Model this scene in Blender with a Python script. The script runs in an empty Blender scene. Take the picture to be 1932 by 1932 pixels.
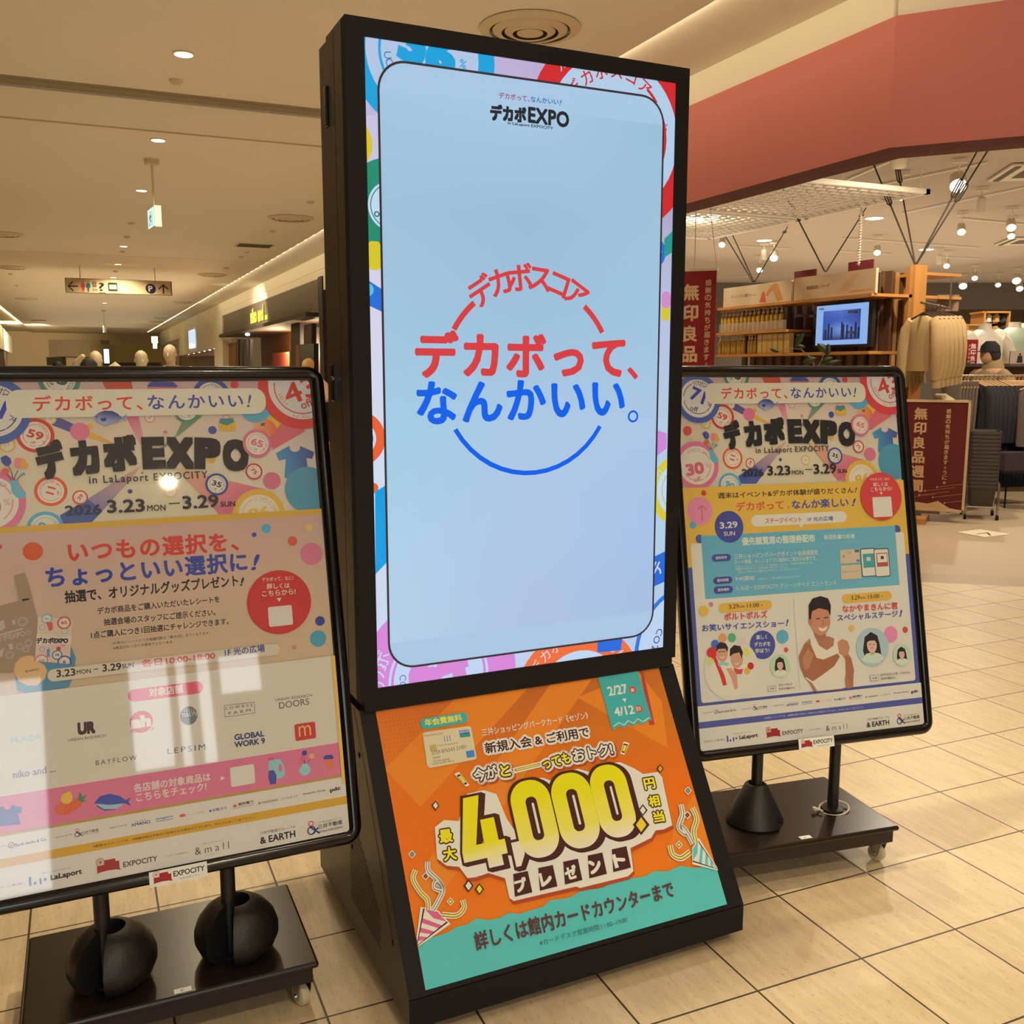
import bpy, bmesh, math, random
import numpy as np
from mathutils import Vector, Matrix
from mathutils.geometry import tessellate_polygon

random.seed(7)
SC = bpy.context.scene
COL = SC.collection
# ---------------------------------------------------------------- camera
CAM_H, FOC, PITCH, HEAD = 1.370, 1827.0, 0.145, 0.4145
cam_d = bpy.data.cameras.new('camera')
cam = bpy.data.objects.new('camera', cam_d)
COL.objects.link(cam)
cam.location = (0, 0, CAM_H)
cam.rotation_euler = (math.pi / 2 - PITCH, 0, -HEAD)
cam_d.sensor_width = 36.0
cam_d.lens = FOC / 1932.0 * 36.0
cam_d.clip_start = 0.05
cam_d.clip_end = 300
SC.camera = cam
# ---------------------------------------------------------------- world and exposure
world = bpy.data.worlds.new('World')
SC.world = world
world.use_nodes = True
world.node_tree.nodes['Background'].inputs[0].default_value = (1.0, 0.80, 0.56, 1)
world.node_tree.nodes['Background'].inputs[1].default_value = 0.22
SC.view_settings.view_transform = 'Standard'
SC.view_settings.look = 'None'
SC.view_settings.exposure = 0.0
SC.view_settings.gamma = 1.0
SC.view_settings.use_curve_mapping = False
SC.cycles.max_bounces = 7
SC.cycles.diffuse_bounces = 4
SC.cycles.glossy_bounces = 3
SC.cycles.transmission_bounces = 4
SC.cycles.transparent_max_bounces = 8
SC.cycles.caustics_reflective = False
SC.cycles.caustics_refractive = False
SC.cycles.sample_clamp_indirect = 4.0
SC.cycles.use_denoising = True
WARM = (1.0, 0.815, 0.52)

def lamp(kind, loc, power, color=WARM, size=0.06, target=None, spot=150, blend=0.6, sx=None):
    d = bpy.data.lights.new('lamp_light', kind)
    d.energy = power
    d.color = color
    if kind == 'SPOT':
        d.spot_size = math.radians(spot)
        d.spot_blend = blend
        d.shadow_soft_size = size
    elif kind == 'AREA':
        d.shape = 'RECTANGLE' if sx else 'DISK'
        d.size = sx or size
        if sx:
            d.size_y = size
    else:
        d.shadow_soft_size = size
    o = bpy.data.objects.new('lamp_light', d)
    COL.objects.link(o)
    o.location = loc
    if target is not None:
        o.rotation_euler = (math.pi, 0, 0) if target == 'up' else (Vector(target) - Vector(loc)).to_track_quat('-Z', 'Y').to_euler()
    return o

CEIL = 3.5
# corridor downlights (the fittings are built further down at the same places)
DOWNLIGHTS = [(0.77, -3.9), (0.77, -1.1), (0.77, 1.72), (0.77, 4.5), (0.76, 7.26), (0.78, 9.96), (0.78, 12.74),  # first entry is added behind the camera to brighten the board faces
              (0.79, 18.45), (0.80, 21.57), (0.80, 24.6), (0.8, 29.5), (0.8, 34.0)]
for (x, y), pw_ in zip(DOWNLIGHTS, (330, 150, 30, 95, 140, 170, 180, 200, 200, 200, 200, 200)):
    lamp('SPOT', (x, y, CEIL - 0.03), pw_, size=0.05, spot=105 if -1 < y < 6 else 150)
SIDE_LIGHTS = [(1.25, 2.38), (2.9, 0.6), (2.5, 2.9), (-1.7, 0.9)]
for (x, y), pw_ in zip(SIDE_LIGHTS, (160, 105, 100, 6)):
    lamp('SPOT', (x, y, CEIL - 0.03), pw_, size=0.05, spot=96, blend=0.8)
# unseen up-facing area lamps added to brighten the ceilings, then the cove strip
lamp('AREA', (0.6, 8.0, 2.75), 34, size=24, sx=4.6, target='up')
lamp('AREA', (0.6, 38.0, 2.75), 130, size=30, sx=4.6, target='up')
lamp('AREA', (11.0, 8.5, 2.85), 210, size=15, sx=11, color=(1, .86, .66), target='up')
lamp('AREA', (17.0, 18.0, 2.85), 420, size=16, sx=20, color=(1, .84, .64), target='up')
lamp('AREA', (3.53, 14.0, 3.53), 72, size=.05, sx=40, target=(4.3, 14.0, 3.46))
lamp('POINT', (4.9, 27, 1.9), 170, color=(1, .7, .4), size=.1)  # added unseen lamp brightening the charcoal shop interior
lamp('POINT', (4.9, 22, 1.9), 60, color=(1, .7, .4), size=.1)  # second added lamp inside the same shop
lamp('SPOT', (2.2, 25, 3.3), 420, target=(4.3, 26, 2.3), spot=72)  # added unseen spot that lifts the charcoal fascia
lamp('SPOT', (-1.5, 50, 3.3), 1800, target=(-4, 57, 1.6), spot=80)  # added unseen spot brightening the far terracotta wall
lamp('SPOT', (16, 17, 3.4), 500, color=(1, .86, .66), spot=165)  # added unseen spot filling the dim back of the store
# store ceiling lamps
for x, y, p in ((6.2, 4.2, 160), (6.8, 6.4, 190), (6.2, 9.4, 100), (9.5, 6.0, 200), (10.5, 9.0, 230), (7.2, 12.5, 200), (12.5, 12.5, 230), (12.5, 5.0, 200)):
    lamp('SPOT', (x, y, CEIL - 0.12), p, color=(1.0, 0.86, 0.64), size=0.06, spot=160)

# ---------------------------------------------------------------- measuring helpers (photo pixel -> point in the place)
_cy, _sy, _cp, _sp = math.cos(HEAD), math.sin(HEAD), math.cos(PITCH), math.sin(PITCH)
FWD = np.array([_sy * _cp, _cy * _cp, -_sp]); RT = np.array([_cy, -_sy, 0.]); DN = np.array([-_sy * _sp, -_cy * _sp, -_cp])
HF = np.array([_sy, _cy, 0.])
EYE = np.array([0, 0, CAM_H])
def ray(x, y): return (x - 966) / FOC * RT + (y - 966) / FOC * DN + FWD
def at_z(x, y, z=0.0): d = ray(x, y); return EYE + d * ((z - CAM_H) / d[2])
def at_x(x, y, X): d = ray(x, y); return EYE + d * (X / d[0])
def at_y(x, y, Y): d = ray(x, y); return EYE + d * (Y / d[1])
def at_d(x, y, D): d = ray(x, y); return EYE + d * (D / (d @ HF))
def at_p(x, y, p0, n): d = ray(x, y); n = np.array(n, float); return EYE + d * (((np.array(p0) - EYE) @ n) / (d @ n))

# ---------------------------------------------------------------- colours and materials
def s2l(c):
    c = c / 255.0
    return c / 12.92 if c <= 0.04045 else ((c + 0.055) / 1.055) ** 2.4
def lin(rgb): return tuple(s2l(v) for v in rgb)

MATS = {}
def mat(name, rgb, rough=0.6, metal=0.0, emit=None, estr=1.0, spec=0.5, coat=0.0, noise=0.0, nscale=6.0, bump=0.0, trans=0.0, alpha=1.0):
    if name in MATS:
        return MATS[name]
    m = bpy.data.materials.new(name)
    m.use_nodes = True
    nt = m.node_tree
    b = nt.nodes['Principled BSDF']
    col = lin(rgb)
    b.inputs['Base Color'].default_value = (*col, 1)
    b.inputs['Roughness'].default_value = rough
    b.inputs['Metallic'].default_value = metal
    b.inputs['Specular IOR Level'].default_value = spec
    b.inputs['Coat Weight'].default_value = coat
    b.inputs['Coat Roughness'].default_value = 0.06
    b.inputs['Transmission Weight'].default_value = trans
    b.inputs['Alpha'].default_value = alpha
    if emit:
        b.inputs['Emission Color'].default_value = (*lin(emit), 1)
        b.inputs['Emission Strength'].default_value = estr
    if noise or bump:
        tc = nt.nodes.new('ShaderNodeTexCoord')
        nz = nt.nodes.new('ShaderNodeTexNoise')
        nz.inputs['Scale'].default_value = nscale
        nz.inputs['Detail'].default_value = 5
        nt.links.new(tc.outputs['Object'], nz.inputs['Vector'])
        if noise:
            mx = nt.nodes.new('ShaderNodeMix'); mx.data_type = 'RGBA'
            mx.inputs['A'].default_value = (*[v * (1 - noise) for v in col], 1)
            mx.inputs['B'].default_value = (*[min(1, v * (1 + noise)) for v in col], 1)
            nt.links.new(nz.outputs['Fac'], mx.inputs['Factor'])
            nt.links.new(mx.outputs['Result'], b.inputs['Base Color'])
        if bump:
            bp = nt.nodes.new('ShaderNodeBump')
            bp.inputs['Strength'].default_value = bump
            bp.inputs['Distance'].default_value = 0.01
            nt.links.new(nz.outputs['Fac'], bp.inputs['Height'])
            nt.links.new(bp.outputs['Normal'], b.inputs['Normal'])
    MATS[name] = m
    return m

def mat_print(name, emissive=0.0, rough=0.45):
    """ink on paper or a lit screen: the ink colour is stored per face"""
    if name in MATS:
        return MATS[name]
    m = bpy.data.materials.new(name); m.use_nodes = True
    nt = m.node_tree; b = nt.nodes['Principled BSDF']
    a = nt.nodes.new('ShaderNodeVertexColor'); a.layer_name = 'ink'
    if emissive:
        b.inputs['Base Color'].default_value = (0.01, 0.01, 0.012, 1)
        b.inputs['Roughness'].default_value = 0.12
        b.inputs['Specular IOR Level'].default_value = 0.25
        nt.links.new(a.outputs['Color'], b.inputs['Emission Color'])
        b.inputs['Emission Strength'].default_value = emissive
    else:
        nt.links.new(a.outputs['Color'], b.inputs['Base Color'])
        b.inputs['Roughness'].default_value = rough
        b.inputs['Specular IOR Level'].default_value = 0.15
    MATS[name] = m
    return m

def mat_wood(name, c1, c2, scale=3.0, axis=2, rough=0.5):
    if name in MATS:
        return MATS[name]
    m = bpy.data.materials.new(name); m.use_nodes = True
    nt = m.node_tree; b = nt.nodes['Principled BSDF']
    tc = nt.nodes.new('ShaderNodeTexCoord'); mp = nt.nodes.new('ShaderNodeMapping')
    s = [scale * 6] * 3; s[axis] = scale * 0.5
    mp.inputs['Scale'].default_value = s
    nz = nt.nodes.new('ShaderNodeTexNoise'); nz.inputs['Scale'].default_value = 1.5; nz.inputs['Detail'].default_value = 6
    nz.inputs['Distortion'].default_value = 0.8
    mx = nt.nodes.new('ShaderNodeMix'); mx.data_type = 'RGBA'
    mx.inputs['A'].default_value = (*lin(c1), 1); mx.inputs['B'].default_value = (*lin(c2), 1)
    nt.links.new(tc.outputs['Object'], mp.inputs['Vector']); nt.links.new(mp.outputs[0], nz.inputs['Vector'])
    nt.links.new(nz.outputs['Fac'], mx.inputs['Factor']); nt.links.new(mx.outputs['Result'], b.inputs['Base Color'])
    b.inputs['Roughness'].default_value = rough
    MATS[name] = m
    return m

# ---------------------------------------------------------------- object helpers
MW = {}
def setp(o, label=None, cat=None, group=None, kind=None):
    if label: o['label'] = label
    if cat: o['category'] = cat
    if group: o['group'] = group
    if kind: o['kind'] = kind
    return o
def thing(name, label, cat, loc=(0, 0, 0), rotz=0.0, group=None, matrix=None):
    o = bpy.data.objects.new(name, None)
    COL.objects.link(o)
    o.empty_display_size = 0.1
    M = matrix if matrix is not None else Matrix.Translation(Vector([float(v) for v in loc])) @ Matrix.Rotation(rotz, 4, 'Z')
    o.matrix_world = M
    MW[o.name] = M.copy()
    return setp(o, label, cat, group)

class B:
    """collects shapes into one mesh"""
    def __init__(s): s.bm = bmesh.new()
    def poly(s, pts, flip=False):
        vs = [s.bm.verts.new([float(c) for c in p]) for p in pts]
        return s.bm.faces.new(vs[::-1] if flip else vs)
    def box(s, x0, y0, z0, x1, y1, z1, M=None):
        P = [(x, y, z) for z in (z0, z1) for x, y in ((x0, y0), (x1, y0), (x1, y1), (x0, y1))]
        vs = [s.bm.verts.new(M @ Vector(p) if M else p) for p in P]
        for f in ((3, 2, 1, 0), (4, 5, 6, 7), (0, 1, 5, 4), (1, 2, 6, 5), (2, 3, 7, 6), (3, 0, 4, 7)):
            s.bm.faces.new([vs[i] for i in f])
        return s
    def rbox(s, x0, y0, z0, x1, y1, z1, r=0.01, seg=3, M=None):
        b = bmesh.new(); P = [(x, y, z) for z in (z0, z1) for x, y in ((x0, y0), (x1, y0), (x1, y1), (x0, y1))]
        vs = [b.verts.new(p) for p in P]
        for f in ((3, 2, 1, 0), (4, 5, 6, 7), (0, 1, 5, 4), (1, 2, 6, 5), (2, 3, 7, 6), (3, 0, 4, 7)):
            b.faces.new([vs[i] for i in f])
        bmesh.ops.bevel(b, geom=b.edges[:], offset=r, segments=seg, profile=0.5, affect='EDGES')
        if M: b.transform(M)
        return s.add(b)
    def add(s, b, M=None):
        if M is not None: b.transform(M)
        me = bpy.data.meshes.new('t'); b.to_mesh(me); b.free(); s.bm.from_mesh(me); bpy.data.meshes.remove(me)
        return s
    def tube(s, pts, r, seg=10, cap=True, closed=False):
        P = [Vector([float(c) for c in p]) for p in pts]; n = len(P)
        R = r if isinstance(r, (list, tuple)) else [r] * n
        rings = []; up = None
        for i in range(n):
            if closed: t = P[(i + 1) % n] - P[i - 1]
            else: t = (P[min(i + 1, n - 1)] - P[max(i - 1, 0)])
            t.normalize()
            if up is None:
                up = Vector((0, 0, 1)) if abs(t.z) < 0.9 else Vector((1, 0, 0))
            a = (up - t * up.dot(t)).normalized(); up = a
            b = t.cross(a)
            rings.append([s.bm.verts.new(P[i] + (a * math.cos(k * 2 * math.pi / seg) + b * math.sin(k * 2 * math.pi / seg)) * R[i]) for k in range(seg)])
        rg = range(n) if closed else range(n - 1)
        for i in rg:
            A, Bq = rings[i], rings[(i + 1) % n]
            for k in range(seg):
                s.bm.faces.new((A[k], A[(k + 1) % seg], Bq[(k + 1) % seg], Bq[k]))
        if cap and not closed:
            s.bm.faces.new(rings[0][::-1]); s.bm.faces.new(rings[-1])
        return s
    def lathe(s, prof, c=(0, 0, 0), seg=24, M=None, sx=1.0, sy=1.0, cap=True):
        rings = []
        for r, z in prof:
            ring = []
            for k in range(seg):
                a = 2 * math.pi * k / seg
                p = Vector((c[0] + r * sx * math.cos(a), c[1] + r * sy * math.sin(a), c[2] + z))
                ring.append(s.bm.verts.new(M @ p if M else p))
            rings.append(ring)
        for i in range(len(rings) - 1):
            for k in range(seg):
                s.bm.faces.new((rings[i][k], rings[i][(k + 1) % seg], rings[i + 1][(k + 1) % seg], rings[i + 1][k]))
        if cap: s.bm.faces.new(rings[0][::-1]); s.bm.faces.new(rings[-1])
        return s
    def prism(s, pts, d):
        """polygon pts extruded by vector d"""
        d = Vector([float(c) for c in d]); P = [Vector([float(c) for c in p]) for p in pts]
        a = [s.bm.verts.new(p) for p in P]; b = [s.bm.verts.new(p + d) for p in P]; n = len(P)
        s.bm.faces.new(a[::-1]); s.bm.faces.new(b)
        for i in range(n): s.bm.faces.new((a[i], a[(i + 1) % n], b[(i + 1) % n], b[i]))
        return s
    def sphere(s, c, r, sc=(1, 1, 1), sub=2, M=None):
        b = bmesh.new(); bmesh.ops.create_icosphere(b, subdivisions=sub, radius=r)
        T = Matrix.Translation(Vector([float(v) for v in c])) @ Matrix.Diagonal((*sc, 1))
        if M is not None: T = Matrix.Translation(Vector([float(v) for v in c])) @ M @ Matrix.Diagonal((*sc, 1))
        return s.add(b, T)
    def build(s, name, m, parent=None, smooth=False, local=False, label=None, fix=True):
        bm = s.bm
        if fix: bmesh.ops.recalc_face_normals(bm, faces=bm.faces[:])
        if parent is not None and not local:
            bm.transform(MW[parent.name].inverted())
        me = bpy.data.meshes.new(name); bm.to_mesh(me); bm.free()
        me.materials.append(m)
        if smooth:
            me.polygons.foreach_set('use_smooth', [True] * len(me.polygons))
            try: me.set_sharp_from_angle(angle=math.radians(38))
            except Exception: pass
        o = bpy.data.objects.new(name, me); COL.objects.link(o)
        if parent is not None:
            o.parent = parent
            MW[o.name] = MW[parent.name]
        else:
            MW[o.name] = Matrix()
        if label: o['label'] = label
        return o
def struct(name, b, m, smooth=False): return setp(b.build(name, m, smooth=smooth), kind='structure')
def clone(root, loc, rotz=None, label=None, group=None, scale=None):
    r = root.copy(); COL.objects.link(r)
    r.location = [float(v) for v in loc]
    if rotz is not None: r.rotation_euler = (0, 0, rotz)
    if scale is not None: r.scale = (scale,) * 3
    if label: r['label'] = label
    if group: r['group'] = group
    for ch in list(root.children):
        c = ch.copy(); COL.objects.link(c); c.parent = r
        for g in list(ch.children):
            d = g.copy(); COL.objects.link(d); d.parent = c
    return r
# ---------------------------------------------------------------- flat printed artwork (one mesh per print, inks in layers)
_GL = {}
def glyphs(txt, bold=0.0, spacing=1.0, shear=0.0):
    key = (txt, min(bold, 0.0), spacing, shear); bold = min(bold, 0.0)
    if key in _GL: return _GL[key]
    cu = bpy.data.curves.new('t', 'FONT'); cu.body = txt; cu.size = 1.0
    cu.offset = bold; cu.space_character = spacing; cu.shear = shear; cu.resolution_u = 3
    cu.fill_mode = 'BOTH'
    o = bpy.data.objects.new('t', cu); COL.objects.link(o)
    bpy.context.view_layer.update()
    me = bpy.data.meshes.new_from_object(o.evaluated_get(bpy.context.evaluated_depsgraph_get()))
    V = np.array([v.co[:2] for v in me.vertices]) if len(me.vertices) else np.zeros((1, 2))
    F = [tuple(p.vertices) for p in me.polygons]
    bpy.data.objects.remove(o); bpy.data.curves.remove(cu); bpy.data.meshes.remove(me)
    _GL[key] = (V, F)
    return V, F

class HV(np.ndarray): pass
def heavy(V, bold):
    """glyph outline points that are to be thickened by bold when laid out"""
    V = np.array(V).view(HV); V.w8 = max(0.0, bold) * 1.3
    return V

def homography(src, dst):
    A = []
    for (x, y), (X, Y) in zip(src, dst):
        A.append([x, y, 1, 0, 0, 0, -X * x, -X * y, -X]); A.append([0, 0, 0, x, y, 1, -Y * x, -Y * y, -Y])
    return np.linalg.svd(np.array(A, float))[2][-1].reshape(3, 3)

class Art:
    """px corners TL,TR,BR,BL measured in the photo -> a w x h metre sheet with origin bottom left"""
    def __init__(s, corners, w, h, white=None, dz=0.000010):
        s.w, s.h = w, h
        s.H = homography(corners, [(0, h), (w, h), (w, 0), (0, 0)])
        s.c = (1.0, 0.0, 0.0); s.z = 0.0; s.dz = dz
        s.white = lin(white) if white else None
        s.V = []; s.F = []; s.C = []
    def crop(s, scale, ox, oy): s.c = (scale, ox, oy); return s
    def uv(s, x, y):
        k, ox, oy = s.c
        q = s.H @ np.array([ox + x / k, oy + y / k, 1.0])
        return q[:2] / q[2]
    def ink(s, rgb):
        c = lin(rgb)
        if s.white: c = tuple(min(0.9, 0.82 * v / w) for v, w in zip(c, s.white))
        return c
    def _add(s, V, F, cols, dz=None):
        n = len(s.V)
        s.V += [(float(v[0]), float(v[1]), s.z) for v in V]
        s.F += [tuple(i + n for i in f) for f in F]
        s.C += cols
        s.z += s.dz if dz is None else dz
    def P(s, pts, rgb, g=None, holes=(), raw=False):
        """filled polygon; pts in crop pixels (raw: metres); g=(rgb2, (x0,y0),(x1,y1)) linear gradient in crop pixels"""
        loops = [[s.uv(*p) if not raw else np.array(p) for p in L] for L in ([pts] + list(holes))]
        V = [v for L in loops for v in L]
        T = tessellate_polygon([[Vector((v[0], v[1], 0)) for v in L] for L in loops])
        F = []
        for t in T:
            a, b, c = (V[i] for i in t)
            F.append(tuple(t) if (b[0]-a[0])*(c[1]-a[1])-(b[1]-a[1])*(c[0]-a[0]) > 0 else tuple(t)[::-1])
        if g:
            c2, q0, q1 = g; c1 = np.array(s.ink(rgb)); c2 = np.array(s.ink(c2))
            q0, q1 = (s.uv(*q0), s.uv(*q1)) if not raw else (np.array(q0), np.array(q1)); d = q1 - q0
            vc = []
            for v in V:
                t = min(1, max(0, ((v - q0) @ d) / (d @ d))); vc.append(tuple(c1 * (1 - t) + c2 * t))
            cols = [[vc[i] for i in f] for f in F]
        else:
            c = s.ink(rgb); cols = [[c] * 3 for f in F]
        s._add(V, F, cols)
    def grad(s, x0, y0, x1, y1, rgb_grid, n=8):
        """bilinear patch in metres; rgb_grid[row from bottom][col]"""
        G = np.array([[s.ink(c) for c in r] for r in rgb_grid]); R, Cn = G.shape[:2]
        def col(u, v):
            a = u * (Cn - 1); b = v * (R - 1); i = min(int(a), Cn - 2) if Cn > 1 else 0; j = min(int(b), R - 2) if R > 1 else 0
            fa = a - i; fb = b - j; i2 = min(i + 1, Cn - 1); j2 = min(j + 1, R - 1)
            return (G[j, i] * (1 - fa) + G[j, i2] * fa) * (1 - fb) + (G[j2, i] * (1 - fa) + G[j2, i2] * fa) * fb
        V = []; VC = []; F = []
        for j in range(n + 1):
            for i in range(n + 1):
                u, v = i / n, j / n; V.append((x0 + (x1 - x0) * u, y0 + (y1 - y0) * v)); VC.append(tuple(col(u, v)))
        for j in range(n):
            for i in range(n):
                a = j * (n + 1) + i; F.append((a, a + 1, a + n + 2, a + n + 1))
        s._add(V, F, [[VC[i] for i in f] for f in F])
    def R(s, x0, y0, x1, y1, rgb, r=0.0, raw=True, g=None):
        """rounded rectangle in metres"""
        pts = rrect(x0, y0, x1, y1, r)
        s.P(pts, rgb, raw=True, g=g)
    def RP(s, cx0, cy0, cx1, cy1, h, rgb, r=1.0):
        """rounded bar whose middle line runs between two crop pixels; h = height in px"""
        a, b = s.uv(cx0, cy0), s.uv(cx1, cy1); m = ((cx0 + cx1) / 2, (cy0 + cy1) / 2)
        hh = abs(s.uv(m[0], m[1] - h / 2)[1] - s.uv(m[0], m[1] + h / 2)[1]) / 2
        y = (a[1] + b[1]) / 2
        s.P(rrect(a[0], y - hh, b[0], y + hh, r * hh), rgb, raw=True)
    def E(s, cx, cy, rx, rgb, ry=None, n=40, g=None, a0=0, a1=360):
        """disc (a true circle on the sheet); rx = radius measured along x in px"""
        c = s.uv(cx, cy); r = abs(s.uv(cx + rx, cy)[0] - s.uv(cx - rx, cy)[0]) / 2
        q = 1.0 if ry is None else ry / rx
        P = [c + np.array([math.cos(math.radians(a0 + (a1 - a0) * k / n)), q * math.sin(math.radians(a0 + (a1 - a0) * k / n))]) * r for k in range(n if a1 - a0 == 360 else n + 1)]
        gg = None
        if g: gg = (g[0], s.uv(*g[1]), s.uv(*g[2]))
        s.P(P, rgb, raw=True, g=gg)
    def ring(s, c, r0, r1, rgb, a0=0, a1=360, n=48):
        """ring in metres"""
        n = max(6, int(n * (a1 - a0) / 360))
        V = []; F = []
        for k in range(n + 1):
            a = math.radians(a0 + (a1 - a0) * k / n)
            V.append((c[0] + r0 * math.cos(a), c[1] + r0 * math.sin(a))); V.append((c[0] + r1 * math.cos(a), c[1] + r1 * math.sin(a)))
        for k in range(n): F.append((2 * k, 2 * k + 1, 2 * k + 3, 2 * k + 2))
        col = s.ink(rgb); s._add(V, F, [[col] * 4 for f in F])
    def L(s, pts, w, rgb, raw=False, taper=None):
        """stroke along pts, w = width in px (crop) or metres when raw"""
        Q = [np.array(p, float) if raw else s.uv(*p) for p in pts]
        if not raw:
            m = pts[len(pts) // 2]; w = abs(s.uv(m[0] + w, m[1])[0] - s.uv(*m)[0])
        V = []; F = []
        for i, p in enumerate(Q):
            t = Q[min(i + 1, len(Q) - 1)] - Q[max(i - 1, 0)]; t = t / (np.linalg.norm(t) + 1e-9); nn = np.array([-t[1], t[0]])
            ww = w * (taper[i] if taper else 1)
            V += [p - nn * ww / 2, p + nn * ww / 2]
        for i in range(len(Q) - 1): F.append((2 * i, 2 * i + 2, 2 * i + 3, 2 * i + 1))
        c = s.ink(rgb); s._add(V, F, [[c] * 4 for f in F])
    def T(s, txt, x0, y0, x1, y1, h, rgb, bold=0.012, outline=(), shear=0.0, spacing=1.0, g=None):
        """text whose ink runs from bottom-left (x0,y0) to bottom-right (x1,y1), h px tall (crop pixels)"""
        V, F = glyphs(txt, bold, spacing, shear); V = heavy(V, bold)
        a, b = s.uv(x0, y0), s.uv(x1, y1); m = ((x0 + x1) / 2, (y0 + y1) / 2)
        hh = np.linalg.norm(s.uv(m[0], m[1] - h) - s.uv(*m))
        s.text_m(V, F, a, b, hh, rgb, outline, g)
    def text_m(s, V, F, a, b, hh, rgb, outline=(), g=None):
        w8 = getattr(V, 'w8', 0.0); V = np.array(V)
        lo, hi = V.min(0) - w8, V.max(0) + w8; d = b - a; n = np.array([-d[1], d[0]]) / np.linalg.norm(d)
        ew = w8 * np.array([np.linalg.norm(d) / (hi[0] - lo[0]), hh / (hi[1] - lo[1])]); du = d / np.linalg.norm(d)
        Q = a + np.outer((V[:, 0] - lo[0]) / (hi[0] - lo[0]), d) + np.outer((V[:, 1] - lo[1]) / (hi[1] - lo[1]) * hh, n)
        for off, orgb, sh in outline:
            k = 14 if off > 0.002 else 8
            col = s.ink(orgb)
            for j in range(k):
                an = 2 * math.pi * j / k; o = np.array([math.cos(an), math.sin(an)]) * (off + ew.mean()) + np.array(sh)
                s._add(Q + o, F, [[col] * len(f) for f in F], s.dz * .3)
        if g:
            c1 = np.array(s.ink(rgb)); c2 = np.array(s.ink(g)); cols = []
            t = np.clip((V[:, 1] - lo[1]) / (hi[1] - lo[1]) * 3.2, 0, 1)
            cols = [[tuple(c2 * (1 - t[i]) + c1 * t[i]) for i in f] for f in F]
        else:
            c = s.ink(rgb); cols = [[c] * len(f) for f in F]
        s.fat(Q, F, cols, w8, ew, du, n)
    def fat(s, Q, F, cols, w8, ew, du, n):
        Q = np.array(Q)
        if w8 <= 0: return s._add(Q, F, cols)
        if w8 < .011: K = [(-.8, -.8), (.8, -.8), (.8, .8), (-.8, .8)]
        elif w8 < .042: K = [(math.cos(math.pi * j / 5), math.sin(math.pi * j / 5)) for j in range(10)] + [(0, 0)]
        else: K = [(a, b) for a in (-1, -.5, 0, .5, 1) for b in (-1, -.5, 0, .5, 1) if max(abs(a), abs(b)) == 1 or (a == 0 and b == 0)]
        for kx, ky in K: s._add(Q + du * (kx * ew[0]) + n * (ky * ew[1]), F, cols, s.dz * .3)
    def TC(s, txt, c, ang, h, rgb, bold=0.012, w=None):
        """text centred on c (metres), rotated ang degrees, h metres tall"""
        V, F = glyphs(txt, 0); w8 = bold * 1.2; lo, hi = V.min(0) - w8, V.max(0) + w8; k = h / (hi[1] - lo[1])
        kx = k if w is None else w / (hi[0] - lo[0])
        Q = (V - (lo + hi) / 2) * np.array([kx, k]); r = math.radians(ang)
        Q = Q @ np.array([[math.cos(r), math.sin(r)], [-math.sin(r), math.cos(r)]]) + np.array(c)
        col = s.ink(rgb); du = np.array([math.cos(r), math.sin(r)]); s.fat(Q, F, [[col] * len(f) for f in F], w8, w8 * np.array([kx, k]), du, np.array([-du[1], du[0]]))
    def arc(s, txt, c, r, a0, step, h, rgb, bold=0.01, inward=False):
        """characters set around a circle; a0 = angle of the first, clockwise steps in degrees"""
        for i, ch in enumerate(txt):
            if ch == ' ': continue
            a = a0 - step * i; p = (c[0] + r * math.cos(math.radians(a)), c[1] + r * math.sin(math.radians(a)))
            V, F = glyphs(ch, 0); lo, hi = V.min(0), V.max(0); k = h / 0.8
            Q = (V - np.array([(lo[0] + hi[0]) / 2, 0.38])) * k; t = math.radians(a - 90 if not inward else a + 90)
            Q = Q @ np.array([[math.cos(t), math.sin(t)], [-math.sin(t), math.cos(t)]]) + np.array(p)
            col = s.ink(rgb); du = np.array([math.cos(t), math.sin(t)]); s.fat(Q, F, [[col] * len(f) for f in F], bold * 1.2, bold * 1.2 * np.array([k, k]), du, np.array([-du[1], du[0]]))
    def build(s, name, material, parent, M, thick=0.0, border=None):
        """M maps sheet (x, y, out) to world"""
        bm = bmesh.new(); cl = bm.loops.layers.float_color.new('ink')
        vs = [bm.verts.new(v) for v in s.V]
        for f, c in zip(s.F, s.C):
            if len(set(f)) < 3: continue
            try: fc = bm.faces.new([vs[i] for i in f])
            except ValueError: continue
            for lp, q in zip(fc.loops, c): lp[cl] = (*q, 1)
        for co, no in (((0, 0, 0), (-1, 0, 0)), ((s.w, 0, 0), (1, 0, 0)), ((0, 0, 0), (0, -1, 0)), ((0, s.h, 0), (0, 1, 0))):
            bmesh.ops.bisect_plane(bm, geom=bm.verts[:] + bm.edges[:] + bm.faces[:], dist=1e-7, plane_co=co, plane_no=no, clear_outer=True)
        bad = [f for f in bm.faces if f.normal.z < 0]
        if bad: bmesh.ops.reverse_faces(bm, faces=bad)
        bm.transform(M)
        if parent is not None: bm.transform(MW[parent.name].inverted())
        me = bpy.data.meshes.new(name); bm.to_mesh(me); bm.free()
        me.materials.append(material)
        o = bpy.data.objects.new(name, me); COL.objects.link(o)
        if parent is not None: o.parent = parent; MW[o.name] = MW[parent.name]
        return o

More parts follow.
